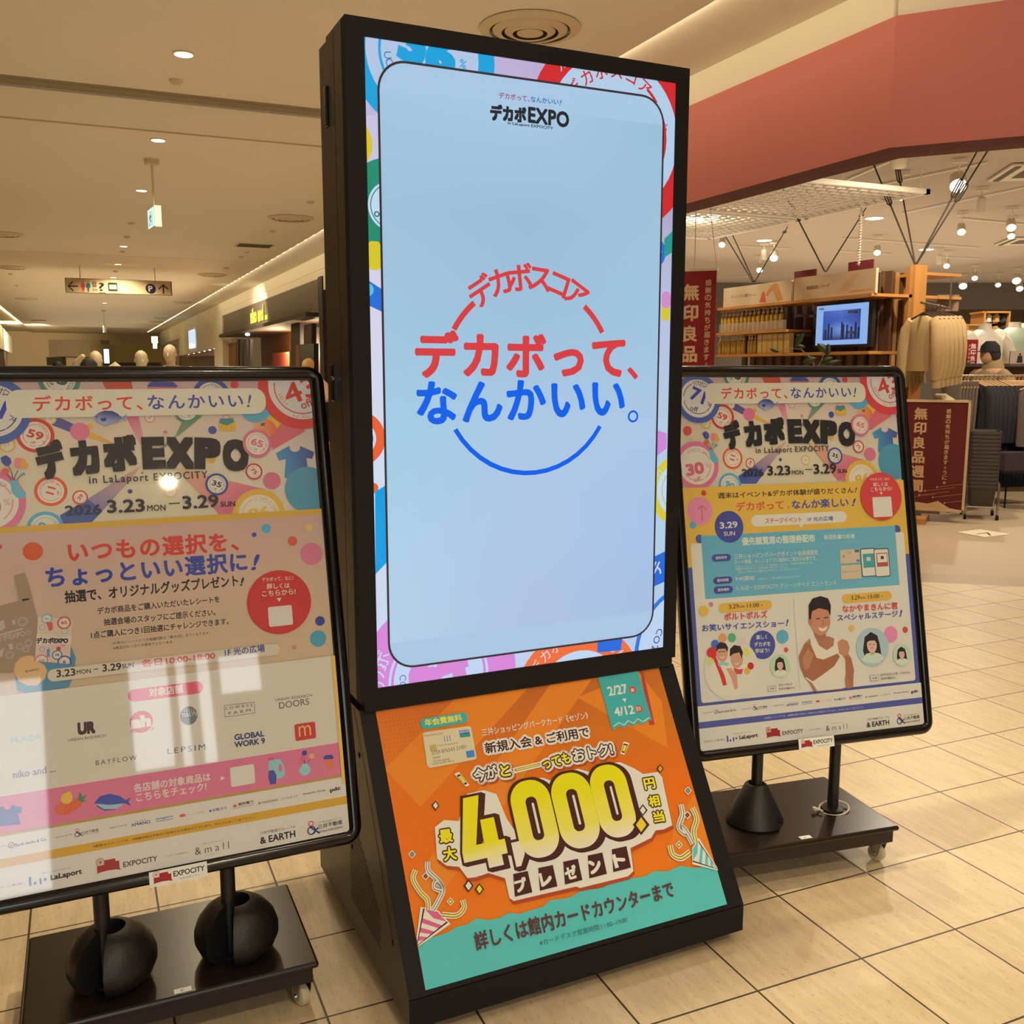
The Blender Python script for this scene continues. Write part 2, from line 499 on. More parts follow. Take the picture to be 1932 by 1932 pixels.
def rrect(x0, y0, x1, y1, r, n=8):
    if r <= 0: return [(x0, y0), (x1, y0), (x1, y1), (x0, y1)]
    r = min(r, abs(x1 - x0) / 2 - 1e-6, abs(y1 - y0) / 2 - 1e-6); out = []
    for cx, cy, a in ((x0 + r, y0 + r, 180), (x1 - r, y0 + r, 270), (x1 - r, y1 - r, 0), (x0 + r, y1 - r, 90)):
        for k in range(n + 1):
            t = math.radians(a + 90 * k / n); out.append((cx + r * math.cos(t), cy + r * math.sin(t)))
    return out
# ================================================================= artwork of the two event boards
PW, PH = 0.708, 1.010
WHITE = (206, 186, 156)
LC = [(-86.0, 716.5), (586.5, 717.6), (657.8, 1566.5), (-31.0, 1704.5)]
RC = [(1268.0, 712.5), (1690.5, 705.5), (1739.5, 1362.7), (1321.7, 1417.8)]
AL = Art(LC, PW, PH, WHITE)
AR = Art(RC, PW, PH, WHITE)
CREAM = (206, 188, 156); RED = (196, 62, 54); BLUE = (62, 70, 128); DARK = (46, 44, 42); PINK = (202, 102, 116)
CYAN = (82, 148, 160); YEL = (204, 154, 46); ORG = (206, 84, 44); GRN = (62, 122, 92)

def badge(A, c, R, col, num, ang, tcol=None, full=True, inner=0.8, paper=CREAM):
    tcol = tcol or col
    A.ring(c, 0.0001, R, col); A.ring(c, 0.0001, R * inner, paper)
    t = inner * 0.80
    for a, b in ((-60 + ang, 12 + ang), (100 + ang, 245 + ang), (255 + ang, 285 + ang)):
        A.ring(c, R * t * 0.975, R * t * 1.02, tcol, a, b)
    w = (0.5 if num == '11' else 0.86) if len(num) > 1 else 0.45
    A.TC(num, (c[0] + 0.0 * R, c[1] + 0.04 * R), ang, R * 0.50, tcol, 0.03, w=R * w)
    if R > 0.02:
        d = math.radians(ang - 90); A.TC('off', (c[0] + math.cos(d) * R * .44, c[1] + math.sin(d) * R * .44), ang, R * 0.17, tcol, 0.01)
        d = math.radians(ang - 25); A.TC('%', (c[0] + math.cos(d) * R * .60, c[1] + math.sin(d) * R * .60), ang, R * 0.17, tcol, 0.01)
        A.arc('デカボスコア', c, R * t, 88 + ang, 16, R * 0.19, tcol, 0.0)

def header():
    A = AL
    cb = AL.uv  # header foot line (yellow) measured on the left board
    A.crop(6.0375, 0, 700)
    # ground: pink at the top running to cream
    yl = (A.uv(0, 1830)[1] + A.uv(1900, 1730)[1]) / 2
    A.grad(0, yl - 0.02, PW, PH, [[(196, 176, 140), (202, 182, 138), (196, 178, 146)], [(200, 176, 138), (206, 184, 142), (200, 178, 150)], [(188, 150, 130), (196, 156, 134), (176, 140, 128)]])
    # rays
    A.P([(1160, 95), (1500, 95), (1525, 210), (1215, 210)], (190, 74, 50))
    A.P([(640, 532), (700, 532), (850, 605), (820, 700), (598, 612)], (76, 76, 122))
    A.P([(1045, 690), (1300, 815), (1260, 835), (1010, 765)], YEL, g=((196, 140, 90), (1010, 720), (1300, 830)))
    A.P([(1440, 520), (1590, 520), (1640, 740), (1610, 850)], (196, 100, 112), g=((200, 150, 130), (1500, 560), (1630, 860)))
    A.P([(690, 1655), (1030, 1750), (1470, 1270), (1620, 1080), (1490, 1150)], (66, 84, 132), g=((196, 150, 124), (900, 1650), (1560, 1130)))
    A.P([(690, 1640), (730, 1760), (1028, 1750), (1180, 1590), (1010, 1460)], (66, 84, 132))
    A.E(920, 688, 113, PINK); A.E(1030, 632, 40, YEL)
    A.E(920, 688, 113, PINK)
    A.E(1890, 700, 22, (196, 110, 110)); A.E(1068, 1105, 30, (206, 74, 52)); A.E(1490, 1372, 28, (58, 66, 120)); A.E(1628, 1162, 12, (120, 110, 96))
    A.P([(1838, 890), (1932, 790), (1990, 740), (1930, 830)], (140, 128, 96))
    # small rings and badges
    def bd(x, y, r, *a, **k):
        c = A.uv(x, y); R = abs(A.uv(x + r, y)[0] - c[0]); badge(A, c, R, *a, **k)
    bd(92, 840, 95, YEL, '17', 30, (190, 150, 80), inner=.76)
    bd(585, 545, 68, YEL, '8', 30, (190, 150, 80))
    bd(412, 730, 218, (190, 56, 46), '59', -20)
    bd(588, 1365, 190, (206, 82, 46), '11', 70, (206, 70, 50))
    bd(922, 1438, 90, (196, 62, 54), '29', 50, (176, 66, 60))
    bd(525, 1790, 215, CYAN, '90', -25)
    bd(1950, 1370, 78, (208, 160, 70), '45', 25, (206, 168, 96), inner=.82)
    bd(1715, 535, 60, (200, 120, 110), '30', 40, (190, 120, 110))
    bd(685, 90, 245, (72, 118, 92), '39', -60, (62, 74, 66), inner=.77)
    # right half
    A.crop(6.0375, 300, 700)
    A.P([(1275, 520), (1400, 595), (1300, 740), (1180, 610)], (208, 156, 60))
    A.E(1210, 680, 135, (212, 92, 50), ry=125, g=((206, 150, 100), (1340, 640), (1080, 690)))
    A.P([(1390, 610), (1660, 660), (1660, 700), (1300, 905), (1245, 800)], (198, 92, 92))
    A.P([(300, 520), (510, 510), (240, 735), (185, 760)], (76, 122, 88), g=((120, 128, 96), (450, 530), (190, 760)))
    A.P([(20, 880), (185, 765), (215, 765), (60, 890)], (140, 128, 96))
    bd(320, 455, 148, (76, 124, 92), '0', 20, (110, 90, 76), inner=.78)
    A.P([(190, 1100), (470, 1175), (1215, 1355), (1010, 1390), (860, 1655), (715, 1660)], (206, 158, 104), g=((196, 96, 110), (330, 1230), (760, 1400)))
    A.E(1100, 420, 180, CYAN)
    A.P([(1155, 605), (1220, 600), (1200, 620), (1215, 642), (1185, 632), (1160, 645), (1170, 622)], (44, 92, 76))
    A.E(615, 680, 48, BLUE); A.E(865, 165, 46, (200, 58, 52)); A.E(600, 1010, 48, YEL); A.E(1290, 1258, 100, (196, 100, 112))
    A.E(85, 700, 22, (200, 112, 108))
    # handbag
    A.E(772, 552, 48, (198, 112, 110)); A.E(772, 552, 36, (204, 168, 136))
    A.R(*A.uv(690, 690), *A.uv(876, 560), YEL, r=.006)
    A.P([(690, 600), (700, 550), (850, 545), (862, 590), (778, 632)], (62, 122, 110))
    # shirt
    A.P([(1335, 945), (1480, 865), (1600, 860), (1770, 935), (1745, 1012), (1680, 1000), (1698, 1130), (1600, 1200), (1445, 1230), (1430, 1215), (1448, 1010), (1372, 1028)], (64, 128, 152), g=((66, 66, 118), (1400, 1000), (1730, 930)))
    A.E(1548, 880, 60, (196, 172, 148), ry=52)
    A.E(1700, 1360, 262, (74, 132, 142))
    bd(605, 290, 212, (58, 74, 120), '6', -5, (66, 70, 110), inner=.75)
    bd(1120, 835, 162, (198, 100, 112), '65', -20, (200, 96, 104))
    bd(1086, 1152, 96, (186, 54, 44), '75', -50, (186, 66, 54))
    bd(1145, 1640, 295, (206, 156, 56), '86', 8, (206, 160, 66), inner=.78)
    # lid top behind banner
    A.P([(-130, 185), (-100, 140), (-60, 125), (170, 135), (225, 180), (205, 190)], BLUE)
    A.P([(-120, 190), (210, 190), (205, 212), (-120, 212)], (200, 100, 96))
    # big corner badge 43
    c = AR.uv  # measured on the right board, whose left and top edges are in view
    k = AR.crop(12.075, 1620, 670)
    bc = A.uv(1620, 200); R = abs(A.uv(2090, 200)[0] - bc[0])
    A.ring(bc, 0.0001, R, (198, 56, 50)); A.ring(bc, 0.0001, R * .77, (200, 184, 160))
    A.ring(bc, R * .62, R * .645, (186, 52, 48), 170, 330)
    A.TC('43', (A.uv(1608, 235)[0], A.uv(1608, 235)[1]), 20, R * .50, (192, 52, 50), 0.014, w=R * .80)
    A.TC('off', tuple(A.uv(1680, 385)), 20, R * .2, (176, 64, 54), 0.012, w=R * .3)
    A.arc('UO2e', bc, R * .53, 200, -9, R * .09, (150, 80, 70), 0, inward=True)
    A.arc('by Earth hac', bc, R * .70, 252, -6, R * .075, (150, 90, 80), 0, inward=True)
    # 71 and 30 badges measured on the right board
    AR.crop(12.075, 1260, 670)
    c71 = AR.uv(645, 1030); R71 = abs(AR.uv(1160, 1030)[0] - c71[0])
    A.ring(c71, .0001, R71, (66, 82, 132)); A.ring(c71, .0001, R71 * .775, (200, 184, 160))
    A.ring(c71, R71 * .61, R71 * .64, (52, 48, 60), -60, -12); A.ring(c71, R71 * .61, R71 * .64, (52, 48, 60), -172, -62); A.ring(c71, R71 * .61, R71 * .64, (52, 48, 60), -52, -40)
    A.ring(c71, R71 * .61, R71 * .64, (52, 48, 60), 112, 172); A.ring(c71, R71 * .61, R71 * .64, (52, 48, 60), -8, 20)
    A.arc('デカボスコア', c71, R71 * .63, 98, 15, R71 * .21, (52, 48, 60), 0)
    A.TC('71', (c71[0] + R71 * .02, c71[1] + R71 * .12), -24, R71 * .56, (44, 58, 138), .03, w=R71 * .66)
    A.TC('off', (c71[0] - R71 * .2, c71[1] - R71 * .42), -18, R71 * .22, (52, 52, 70), .01, w=R71 * .34)
    A.TC('%', (c71[0] + R71 * .50, c71[1] - R71 * .22), -20, R71 * .22, (52, 52, 70), .0)
    AR.crop(2.9632, 1280, 480)
    c30 = AR.uv(95, 1195); R30 = abs(AR.uv(218, 1195)[0] - c30[0])
    A.ring(c30, .0001, R30, (202, 102, 122)); A.ring(c30, .0001, R30 * .80, CREAM)
    for a, b in ((20, 60), (-55, 5), (-150, -65)): A.ring(c30, R30 * .62, R30 * .65, (200, 104, 116), a, b)
    A.arc('デカボスコア', c30, R30 * .64, 120, 14, R30 * .16, (170, 130, 120), 0)
    A.TC('30', tuple(AR.uv(85, 1215)), 8, R30 * .5, (200, 92, 104), .035, w=R30 * .82)
    A.TC('off', tuple(AR.uv(98, 1272)), 8, R30 * .2, (180, 110, 110), 0.01, w=R30 * .32)
    A.TC('%', tuple(AR.uv(155, 1195)), 8, R30 * .2, (196, 120, 120), 0.0)
    c = AR.uv(42, 1000); A.ring(c, .0001, abs(AR.uv(66, 1000)[0] - c[0]), (196, 70, 60))
    # flowers and vase
    A.crop(6.0375, 0, 700)
    for q in (((105, 1080), (140, 1150), (160, 1245)), ((85, 1175), (120, 1210), (150, 1280)), ((215, 1130), (180, 1190), (172, 1250)), ((255, 1185), (215, 1215), (190, 1260))): A.L(q, 9, (44, 60, 66))
    A.P([(15, 985), (50, 965), (80, 958), (125, 990), (140, 1040), (110, 1080), (70, 1080), (30, 1040)], (58, 68, 130))
    A.E(228, 1060, 55, (214, 130, 84)); A.E(265, 1030, 42, (210, 140, 66)); A.E(295, 1075, 40, (206, 146, 66)); A.E(215, 1020, 40, (212, 120, 96)); A.E(205, 1060, 38, (212, 120, 110))
    A.E(70, 1140, 44, (208, 84, 60), ry=42); A.E(272, 1172, 26, CYAN, ry=20)
    A.P([(118, 1245), (225, 1240), (215, 1290), (250, 1340), (300, 1370), (308, 1410), (270, 1455), (200, 1440), (140, 1380), (130, 1300)], (96, 156, 160))
    # slogan bar
    a = A.uv(205, 372)[0]; b = AL.crop(6.0375, 300, 700).uv(1218, 360)[0]
    y1 = A.uv(500, 210)[1]; y0 = A.uv(500, 508)[1]
    A.R(a - .02, y0, b, y1, (206, 188, 152), r=.024)
    A.crop(6.0375, 0, 700)
    A.T('デカボって、', 388, 460, 1635, 450, 176, (204, 58, 44), .014, spacing=1.15)
    A.crop(6.0375, 300, 700)
    A.T('なんかいい', -115, 445, 968, 425, 158, (62, 70, 134), .014, spacing=1.15)
    A.T('!', 1008, 424, 1066, 422, 140, (62, 70, 134), .012, shear=.3)
    # mackerel over the bar
    A.crop(6.0375, 0, 700)
    A.P([(1385, 540), (1462, 488), (1430, 545), (1452, 580)], (84, 130, 150))
    A.P([(1080, 520), (1130, 480), (1200, 455), (1290, 460), (1350, 490), (1400, 540), (1350, 590), (1240, 612), (1210, 628), (1180, 610), (1110, 580)], (52, 62, 116), g=((150, 150, 158), (1200, 470), (1180, 610)))
    A.P([(1155, 540), (1220, 535), (1222, 565), (1195, 580), (1160, 570)], (44, 54, 112))
    A.E(1110, 525, 9, (40, 44, 60))
    # title
    KT = (30, 28, 26)
    A.T('デ', 490, 1255, 815, 1180, 425, KT, .06); A.T('カ', 845, 1200, 1170, 1165, 392, KT, .06)
    A.T('ボ', 1205, 1160, 1595, 1130, 408, KT, .06)
    A.crop(6.0375, 300, 700)
    A.T('E', -175, 1125, 90, 1118, 365, KT, .055); A.T('X', 88, 1120, 408, 1124, 362, KT, .055)
    A.T('P', 408, 1122, 706, 1132, 358, KT, .055); A.T('O', 735, 1148, 1028, 1152, 362, KT, .055)
    A.crop(6.0375, 0, 700)
    A.T('in LaLaport EXPOCITY', 1028, 1312, 2375, 1252, 112, (50, 44, 42), .012, spacing=1.2)
    A.T('2026', 752, 1652, 1168, 1632, 118, (44, 44, 50), .02)
    A.T('3.23', 1230, 1622, 1662, 1606, 150, (44, 40, 38), .022)
    A.T('MON', 1685, 1598, 1895, 1592, 68, (44, 40, 38), .012)
    A.crop(6.0375, 300, 700)
    A.L([(118, 1515), (244, 1508)], 13, (44, 40, 38))
    A.T('3.29', 278, 1580, 690, 1556, 150, (44, 40, 38), .022)
    A.T('SUN', 708, 1553, 873, 1548, 62, (44, 40, 38), .012)
    c = A.uv(663, 1297); badge(A, c, abs(A.uv(793, 1297)[0] - c[0]), (58, 66, 122), '35', -22, (52, 54, 72))
    # 65 over the title
    c = A.uv(1120, 835); badge(A, c, abs(A.uv(1282, 835)[0] - c[0]), (198, 100, 112), '65', -20, (200, 96, 104))
    return yl

YL = header()
AR.V = list(AL.V); AR.F = list(AL.F); AR.C = list(AL.C); AR.z = AL.z

def bag_logo(A, x, y, s, rgb=(150, 40, 40)):
    """castle-and-wheel mark; x, y metres, s = width"""
    A.P([(x, y), (x + s * .06, y + s * .03), (x + s * .06, y + s * .33), (x + s * .36, y + s * .33), (x + s * .36, y + s * .52), (x + s * .80, y + s * .52), (x + s * .80, y + s * .40), (x + s * .95, y + s * .40), (x + s * .95, y + s * .10), (x + s, y), (x + s * .8, y + s * .05), (x + s * .5, y + s * .07), (x + s * .2, y + s * .05)], rgb, raw=True)
    A.ring((x + s * .2, y + s * .47), s * .155, s * .175, rgb)
    for k in range(6):
        a = math.pi * k / 6; A.L([(x + s * .2 - s * .15 * math.cos(a), y + s * .47 - s * .15 * math.sin(a)), (x + s * .2 + s * .15 * math.cos(a), y + s * .47 + s * .15 * math.sin(a))], s * .012, rgb, raw=True)

def amp(A, x, y, s):
    """red loop over dark blue loop with a tail"""
    A.ring((x + s * .42, y + s * .80), s * .12, s * .19, (190, 66, 70)); A.ring((x + s * .42, y + s * .33), s * .22, s * .30, (50, 50, 90))
    A.L([(x + s * .30, y + s * .62), (x + s * .95, y + s * .05)], s * .1, (50, 50, 90), raw=True); A.L([(x + s * .50, y + s * .12), (x + s * .9, y + s * .45)], s * .09, (50, 50, 90), raw=True)

class Via:
    """draw on sheet A with positions measured on the other board's photo (same printed layout)"""
    def __init__(s, A, src): s.A, s.src = A, src
    def __enter__(s): s.A.uv = s.src.uv; return s.A
    def __exit__(s, *a): del s.A.uv

def foot(A, bandc, btc, ground):
    AR.crop(3.449, 1270, 860)
    with Via(A, AR):
        D = (64, 58, 58)
        yb1 = (A.uv(164, 1738)[1] + A.uv(1605, 1565)[1]) / 2; yb0 = (A.uv(164, 1778)[1] + A.uv(1605, 1605)[1]) / 2
        y2 = A.uv(900, 1552)[1]
        A.R(0, 0, PW, y2, ground); A.R(0, yb0, PW, yb1, bandc)
        A.T('produced by', 192, 1687, 258, 1675, 9, D, 0); c = A.uv(275, 1672); A.ring(c, .0042, .0056, D); A.L([(271, 1678), (280, 1666)], 3, D)
        A.T('Earth hacks & Co.', 290, 1681, 408, 1663, 14, D, .02)
        A.T('powered by', 442, 1659, 503, 1649, 9, D, 0); c = A.uv(509, 1662); amp(A, c[0], c[1], .017)
        A.T('三井不動産', 540, 1649, 605, 1639, 13, D, .01); A.T('MITSUI FUDOSAN', 540, 1655, 605, 1645, 4, D, 0)
        A.T('supported by', 645, 1634, 715, 1625, 9, D, 0)
        A.T('AMANO', 730, 1632, 806, 1621, 15, (64, 74, 116), .02); A.T('Time & Air', 745, 1612, 790, 1606, 5, D, 0)
        A.T('enegeivo', 828, 1612, 895, 1603, 12, (64, 84, 134), .015); A.L([(828, 1617), (895, 1608)], 3, (110, 120, 140))
        A.T('●', 920, 1606, 945, 1602, 14, (200, 80, 76)); A.T('ホームサービス株式会社', 948, 1600, 1020, 1590, 7, (190, 120, 112), 0)
        A.T('▼', 1038, 1594, 1050, 1592, 12, (54, 66, 130)); A.T('大阪ガス', 1052, 1592, 1110, 1583, 15, (54, 66, 130), .015)
        A.T('◆', 1134, 1580, 1152, 1577, 15, (200, 66, 62)); A.T('関西電力', 1157, 1573, 1218, 1563, 14, D, .015); A.T('power with heart', 1136, 1586, 1218, 1574, 6, D, 0)
        A.T('◎ TAKENAKA', 1238, 1573, 1320, 1561, 11, D, .005); A.T('トーエネック', 1336, 1561, 1400, 1551, 12, D, .0)
        A.T('Panasonic Group', 1424, 1546, 1517, 1533, 11, (52, 56, 104), .012); A.T('pdc', 1538, 1545, 1582, 1535, 24, (40, 38, 38), .03)
        A.T('※画像はイメージです。※掲載内容は予告なく変更となる場合がございます。あらかじめご了承ください。', 585, 1714, 1228, 1636, 12, btc, .0)
        A.T('気分あがる、いい買い物を。', 198, 1868, 330, 1851, 11, D, 0)
        for x, ya, yb, w in ((348, 1822, 1862, 9), (387, 1831, 1858, 8)): A.L([(x, ya), (x + 3, yb)], w, (60, 72, 130))
        A.E(368, 1852, 6, (60, 72, 130)); A.E(406, 1838, 6, (60, 66, 110))
        A.T('三井ショッピングパーク', 385, 1816, 500, 1800, 9, D, 0); A.T('LaLaport', 427, 1852, 546, 1834, 32, (50, 44, 46), .03)
        c = A.uv(598, 1836); bag_logo(A, c[0], c[1] , .046)
        A.T('EXPOCITY', 703, 1815, 836, 1798, 25, (62, 50, 50), .012)
        A.T('ららぽーと公式通販サイト', 873, 1783, 960, 1772, 7, D, 0); A.T('& m a l l', 985, 1786, 1121, 1768, 34, (60, 52, 52), -.008)
        A.T('三井ショッピングパーク', 1012, 1741, 1092, 1731, 6, D, 0); A.T('アンドモール', 1028, 1794, 1078, 1788, 5, D, 0)
        A.T('三井不動産グループの', 1247, 1716, 1392, 1698, 14, D, 0); A.T('& EARTH', 1248, 1761, 1393, 1740, 33, (44, 40, 42), .02)
        c = A.uv(1436, 1742); amp(A, c[0], c[1] , .031)
        A.T('ラ街、豊かさを未来へつなぐように', 1487, 1684, 1587, 1669, 6, D, 0); A.T('三井不動産', 1487, 1713, 1590, 1696, 22, D, .01); A.T('MITSUI FUDOSAN', 1486, 1732, 1590, 1714, 9, D, .01)

# ------------------------------------------------- left board: prize draw and shops
def left_body():
    A = AL
    h0 = YL
    A.crop(2.841, 0, 680)
    A.grad(0, 0, PW, h0, [[(198, 154, 76)] * 3, [(204, 160, 82)] * 3, [(198, 166, 108)] * 3, [(190, 158, 116)] * 3, [(192, 156, 124)] * 3, [(186, 146, 122)] * 3], n=10)
    A.R(0, h0 - .003, PW, h0 + .0095, (196, 148, 50))
    for x, y, r, c in ((180, 1022, 55, (196, 82, 44)), (1427, 905, 26, CYAN), (1363, 937, 13, BLUE), (1655, 898, 18, (208, 168, 80)), (1567, 972, 26, (196, 86, 64)), (1668, 1040, 60, (198, 110, 118)), (1714, 1398, 26, (58, 66, 120)), (1704, 1492, 44, (76, 140, 150)), (1576, 1538, 12, (200, 110, 106)), (0, 998, 16, (190, 70, 60))):
        A.E(x, y, r, c)
    A.T('いつもの選択を', 370, 1085, 1222, 1028, 110, (196, 62, 52), .028, spacing=1.1); A.T('、', 1240, 1022, 1284, 1020, 34, (196, 62, 52), .02)
    A.T('ちょっといい選択に', 252, 1222, 1330, 1132, 112, (60, 70, 130), .028, spacing=1.1); A.T('!', 1348, 1128, 1398, 1124, 84, (60, 70, 130), .02, shear=.3)
    A.T('抽選で、オリジナルグッズプレゼント', 352, 1302, 1280, 1212, 66, (44, 42, 40), .022); A.T('!', 1288, 1211, 1312, 1209, 44, (44, 42, 40), .02, shear=.3)
    A.T('デカボ商品をご購入いただいたレシートを', 527, 1362, 1180, 1298, 38, (52, 48, 44), .016)
    A.T('抽選会場のスタッフにご提示ください。', 560, 1422, 1158, 1368, 38, (52, 48, 44), .016)
    A.T('1点ご購入につき1回抽選にチャレンジできます。', 492, 1492, 1228, 1416, 38, (52, 48, 44), .016)
    A.T('※1枚のレシートにつき抽選回数は「最大3回」までとなります。', 610, 1524, 1128, 1468, 17, (70, 62, 52), 0)
    A.T('※景品はなくなり次第終了となります。', 610, 1550, 935, 1516, 17, (70, 62, 52), 0)
    for (x0, y0), (x1, y1) in (((468, 1382), (1240, 1304)), ((470, 1443), (1245, 1362)), ((475, 1505), (1245, 1424))):
        for k in range(0, 60):
            t = k / 60; A.L([(x0 + (x1 - x0) * t, y0 + (y1 - y0) * t), (x0 + (x1 - x0) * (t + .007), y0 + (y1 - y0) * (t + .007))], 2, (170, 130, 90)) if False else None
        a, b = A.uv(x0, y0), A.uv(x1, y1)
        for k in range(48): A.R(a[0] + (b[0] - a[0]) * k / 48, a[1] - .0004, a[0] + (b[0] - a[0]) * (k + .4) / 48, a[1] + .0004, (170, 130, 92))
    # red disc (its code is left blank)
    A.E(1497, 1297, 172, (186, 54, 50)); A.R(*A.uv(1443, 1430), *A.uv(1562, 1312), (204, 186, 160), r=.004)
    A.T('デカボって、なに?', 1405, 1188, 1572, 1178, 22, (206, 180, 156), .01); A.T('詳しくは', 1430, 1228, 1552, 1222, 30, (206, 186, 160), .016); A.T('こちらから!', 1405, 1268, 1584, 1254, 30, (206, 186, 160), .014)
    A.T('▼', 1484, 1296, 1508, 1294, 20, (206, 186, 160))
    # tote bag, towel and wooden disc
    A.crop(6.0375, 0, 1000)
    A.P([(820, 1330), (870, 1450), (850, 1640), (790, 1790), (640, 1830), (300, 1860), (200, 1820), (180, 1600)], (82, 126, 136))
    A.P([(-420, 660), (-330, 640), (-300, 780), (-200, 850), (0, 860), (230, 805), (165, 520), (290, 482), (345, 640), (435, 1005), (400, 1430), (380, 1600), (-420, 1650)], (150, 122, 94))
    A.P([(260, 785), (340, 772), (342, 792), (264, 808)], (44, 46, 44))
    LG = (176, 154, 128)
    for x, y, r in ((265, 1040, 58), (120, 1420, 48), (230, 1325, 42), (305, 1355, 40), (330, 1285, 42), (330, 1168, 30)):
        c = A.uv(x, y); R = abs(A.uv(x + r, y)[0] - c[0]); A.ring(c, R * .82, R, LG); A.ring(c, R * .5, R * .56, LG)
    A.P([(0, 1040), (50, 1020), (70, 1110), (10, 1150)], LG); A.P([(145, 1025), (180, 1020), (185, 1070), (152, 1075)], LG); A.P([(100, 1295), (150, 1290), (160, 1350), (120, 1360)], LG); A.P([(-10, 1390), (60, 1330), (30, 1430), (-20, 1470)], LG)
    A.T('デカボEXPO', -110, 1300, 300, 1205, 78, LG, .02); A.P([(-60, 1200), (265, 1110), (270, 1130), (-60, 1222)], LG)
    tw = [(440, 985), (820, 1010), (838, 1020), (822, 1180), (800, 1520), (400, 1490), (430, 1210)]
    A.P(tw, (202, 172, 140))
    def bd(x, y, r, *a, **k): c = A.uv(x, y); badge(A, c, abs(A.uv(x + r, y)[0] - c[0]), *a, **k)
    bd(540, 1010, 62, (110, 150, 150), '96', 0); bd(738, 1055, 78, (186, 60, 56), '65', 0); bd(488, 1108, 34, (80, 130, 130), '9', 0); bd(658, 1420, 60, (60, 96, 96), '28', -10)
    bd(478, 1485, 78, (200, 110, 110), '64', 0); bd(740, 1500, 80, (60, 70, 120), '6', 0); bd(486, 1355, 30, (80, 110, 150), '4', 0); bd(742, 1150, 32, (90, 150, 150), '3', 0)
    A.P([(530, 1040), (605, 1050), (610, 1130), (570, 1150)], (200, 90, 80)); A.E(675, 1348, 26, (190, 60, 56)); A.E(725, 1295, 30, (200, 120, 120)); A.P([(540, 1360), (575, 1340), (575, 1440), (540, 1450)], (100, 130, 160))
    A.P([(420, 1185), (824, 1200), (818, 1300), (420, 1300)], (206, 184, 150)); A.T('デカボEXPO', 420, 1290, 782, 1288, 68, (40, 38, 44), .04)
    A.T('デカボって、なんかいい!', 470, 1208, 770, 1212, 14, (180, 80, 90), 0)
    A.P([(420, 1490), (800, 1522), (860, 1640), (400, 1640)], (82, 126, 136))
    A.P([(390, 1430), (320, 1425), (240, 1450), (180, 1520), (165, 1610), (220, 1720), (320, 1770), (430, 1765), (520, 1690), (545, 1600), (510, 1530), (450, 1500), (400, 1490)], (204, 158, 100))
    A.T('EXPO', 300, 1620, 450, 1595, 24, (110, 80, 50), .02)
    # time bar
    A.crop(2.841, 0, 680)
    A.RP(258, 1683, 1500, 1553, 64, (196, 176, 140))
    A.T('3.23', 306, 1698, 408, 1688, 40, (40, 40, 44), .02); A.T('MON', 414, 1682, 490, 1674, 24, (44, 44, 48), .01); A.L([(505, 1655), (530, 1652)], 5, (44, 44, 48))
    A.T('3.29', 552, 1668, 654, 1658, 40, (40, 40, 44), .02); A.T('SUN', 658, 1650, 720, 1643, 24, (44, 44, 60), .01)
    A.T('各日10:00-18:00', 762, 1645, 1156, 1600, 42, (196, 74, 70), .02); A.T('1F 光の広場', 1206, 1588, 1420, 1562, 42, (60, 68, 122), .016)
    # shops panel
    A.crop(2.64, 0, 1200)
    PX = A.uv(1672, 400)[0]; yt = A.uv(1640, 100)[1]; yb = A.uv(1685, 690)[1]
    A.R(.012, yb, PX, yt, (202, 184, 152)); A.R(.012, yb, PX, (A.uv(200, 770)[1] + A.uv(1672, 528)[1]) / 2, (204, 106, 122))
    A.RP(640, 300, 1012, 250, 62, (206, 82, 88)); A.T('対象店舗', 745, 303, 915, 282, 44, (220, 190, 170), .02)
    D = (70, 62, 56)
    A.T('UR', 390, 492, 478, 482, 62, (64, 40, 44), .05); A.T('URBAN RESEARCH', 342, 524, 530, 500, 14, (70, 56, 54), 0)
    A.E(706, 425, 58, (196, 72, 74)); A.T('ah', 655, 462, 755, 448, 62, (210, 190, 165), .05); A.T('アカチャンホンポ', 650, 484, 770, 467, 16, (180, 70, 70), .02)
    A.E(942, 395, 43, (104, 104, 92), ry=48); A.T("TULLY'S", 905, 402, 982, 394, 18, (196, 182, 156), .01)
    for k in range(5): A.L([(918 + k * 12, 362), (920 + k * 12, 378)], 3, (180, 166, 140))
    a, b = A.uv(1118, 402), A.uv(1268, 332)
    for q in ((1118, 345, 1268, 328), (1120, 402, 1269, 382)): A.L([(q[0], q[1]), (q[2], q[3])], 2, D)
    for q in ((1118, 345, 1120, 402), (1266, 329, 1269, 382)): A.L([(q[0], q[1]), (q[2], q[3])], 2, D)
    A.T('L O W R Y S', 1125, 366, 1258, 350, 15, D, 0); A.T('F A R M', 1140, 392, 1248, 375, 15, D, 0)
    A.T('URBAN RESEARCH', 1370, 324, 1552, 300, 13, D, 0); A.T('DOORS', 1390, 362, 1538, 340, 32, D, -.004)
    A.R(*A.uv(1470, 522), *A.uv(1566, 424), (190, 58, 54), r=.004); A.T('m', 1488, 500, 1548, 491, 52, (216, 168, 84), -.005)
    A.T('GLOBAL', 1168, 518, 1316, 498, 30, (56, 64, 92), .03); A.T('WORK 9', 1168, 555, 1320, 533, 30, (56, 64, 92), .03)
    A.T('BAYFLOW', 480, 642, 684, 614, 24, (70, 60, 54), -.004, spacing=1.3); A.T('LEPSIM', 836, 586, 1024, 563, 28, (78, 72, 62), .0, spacing=1.3)
    A.T('niko and ...', 68, 708, 280, 674, 36, (104, 98, 96), .01); A.T('PLAZA', 55, 533, 210, 510, 28, (150, 180, 170), .03)
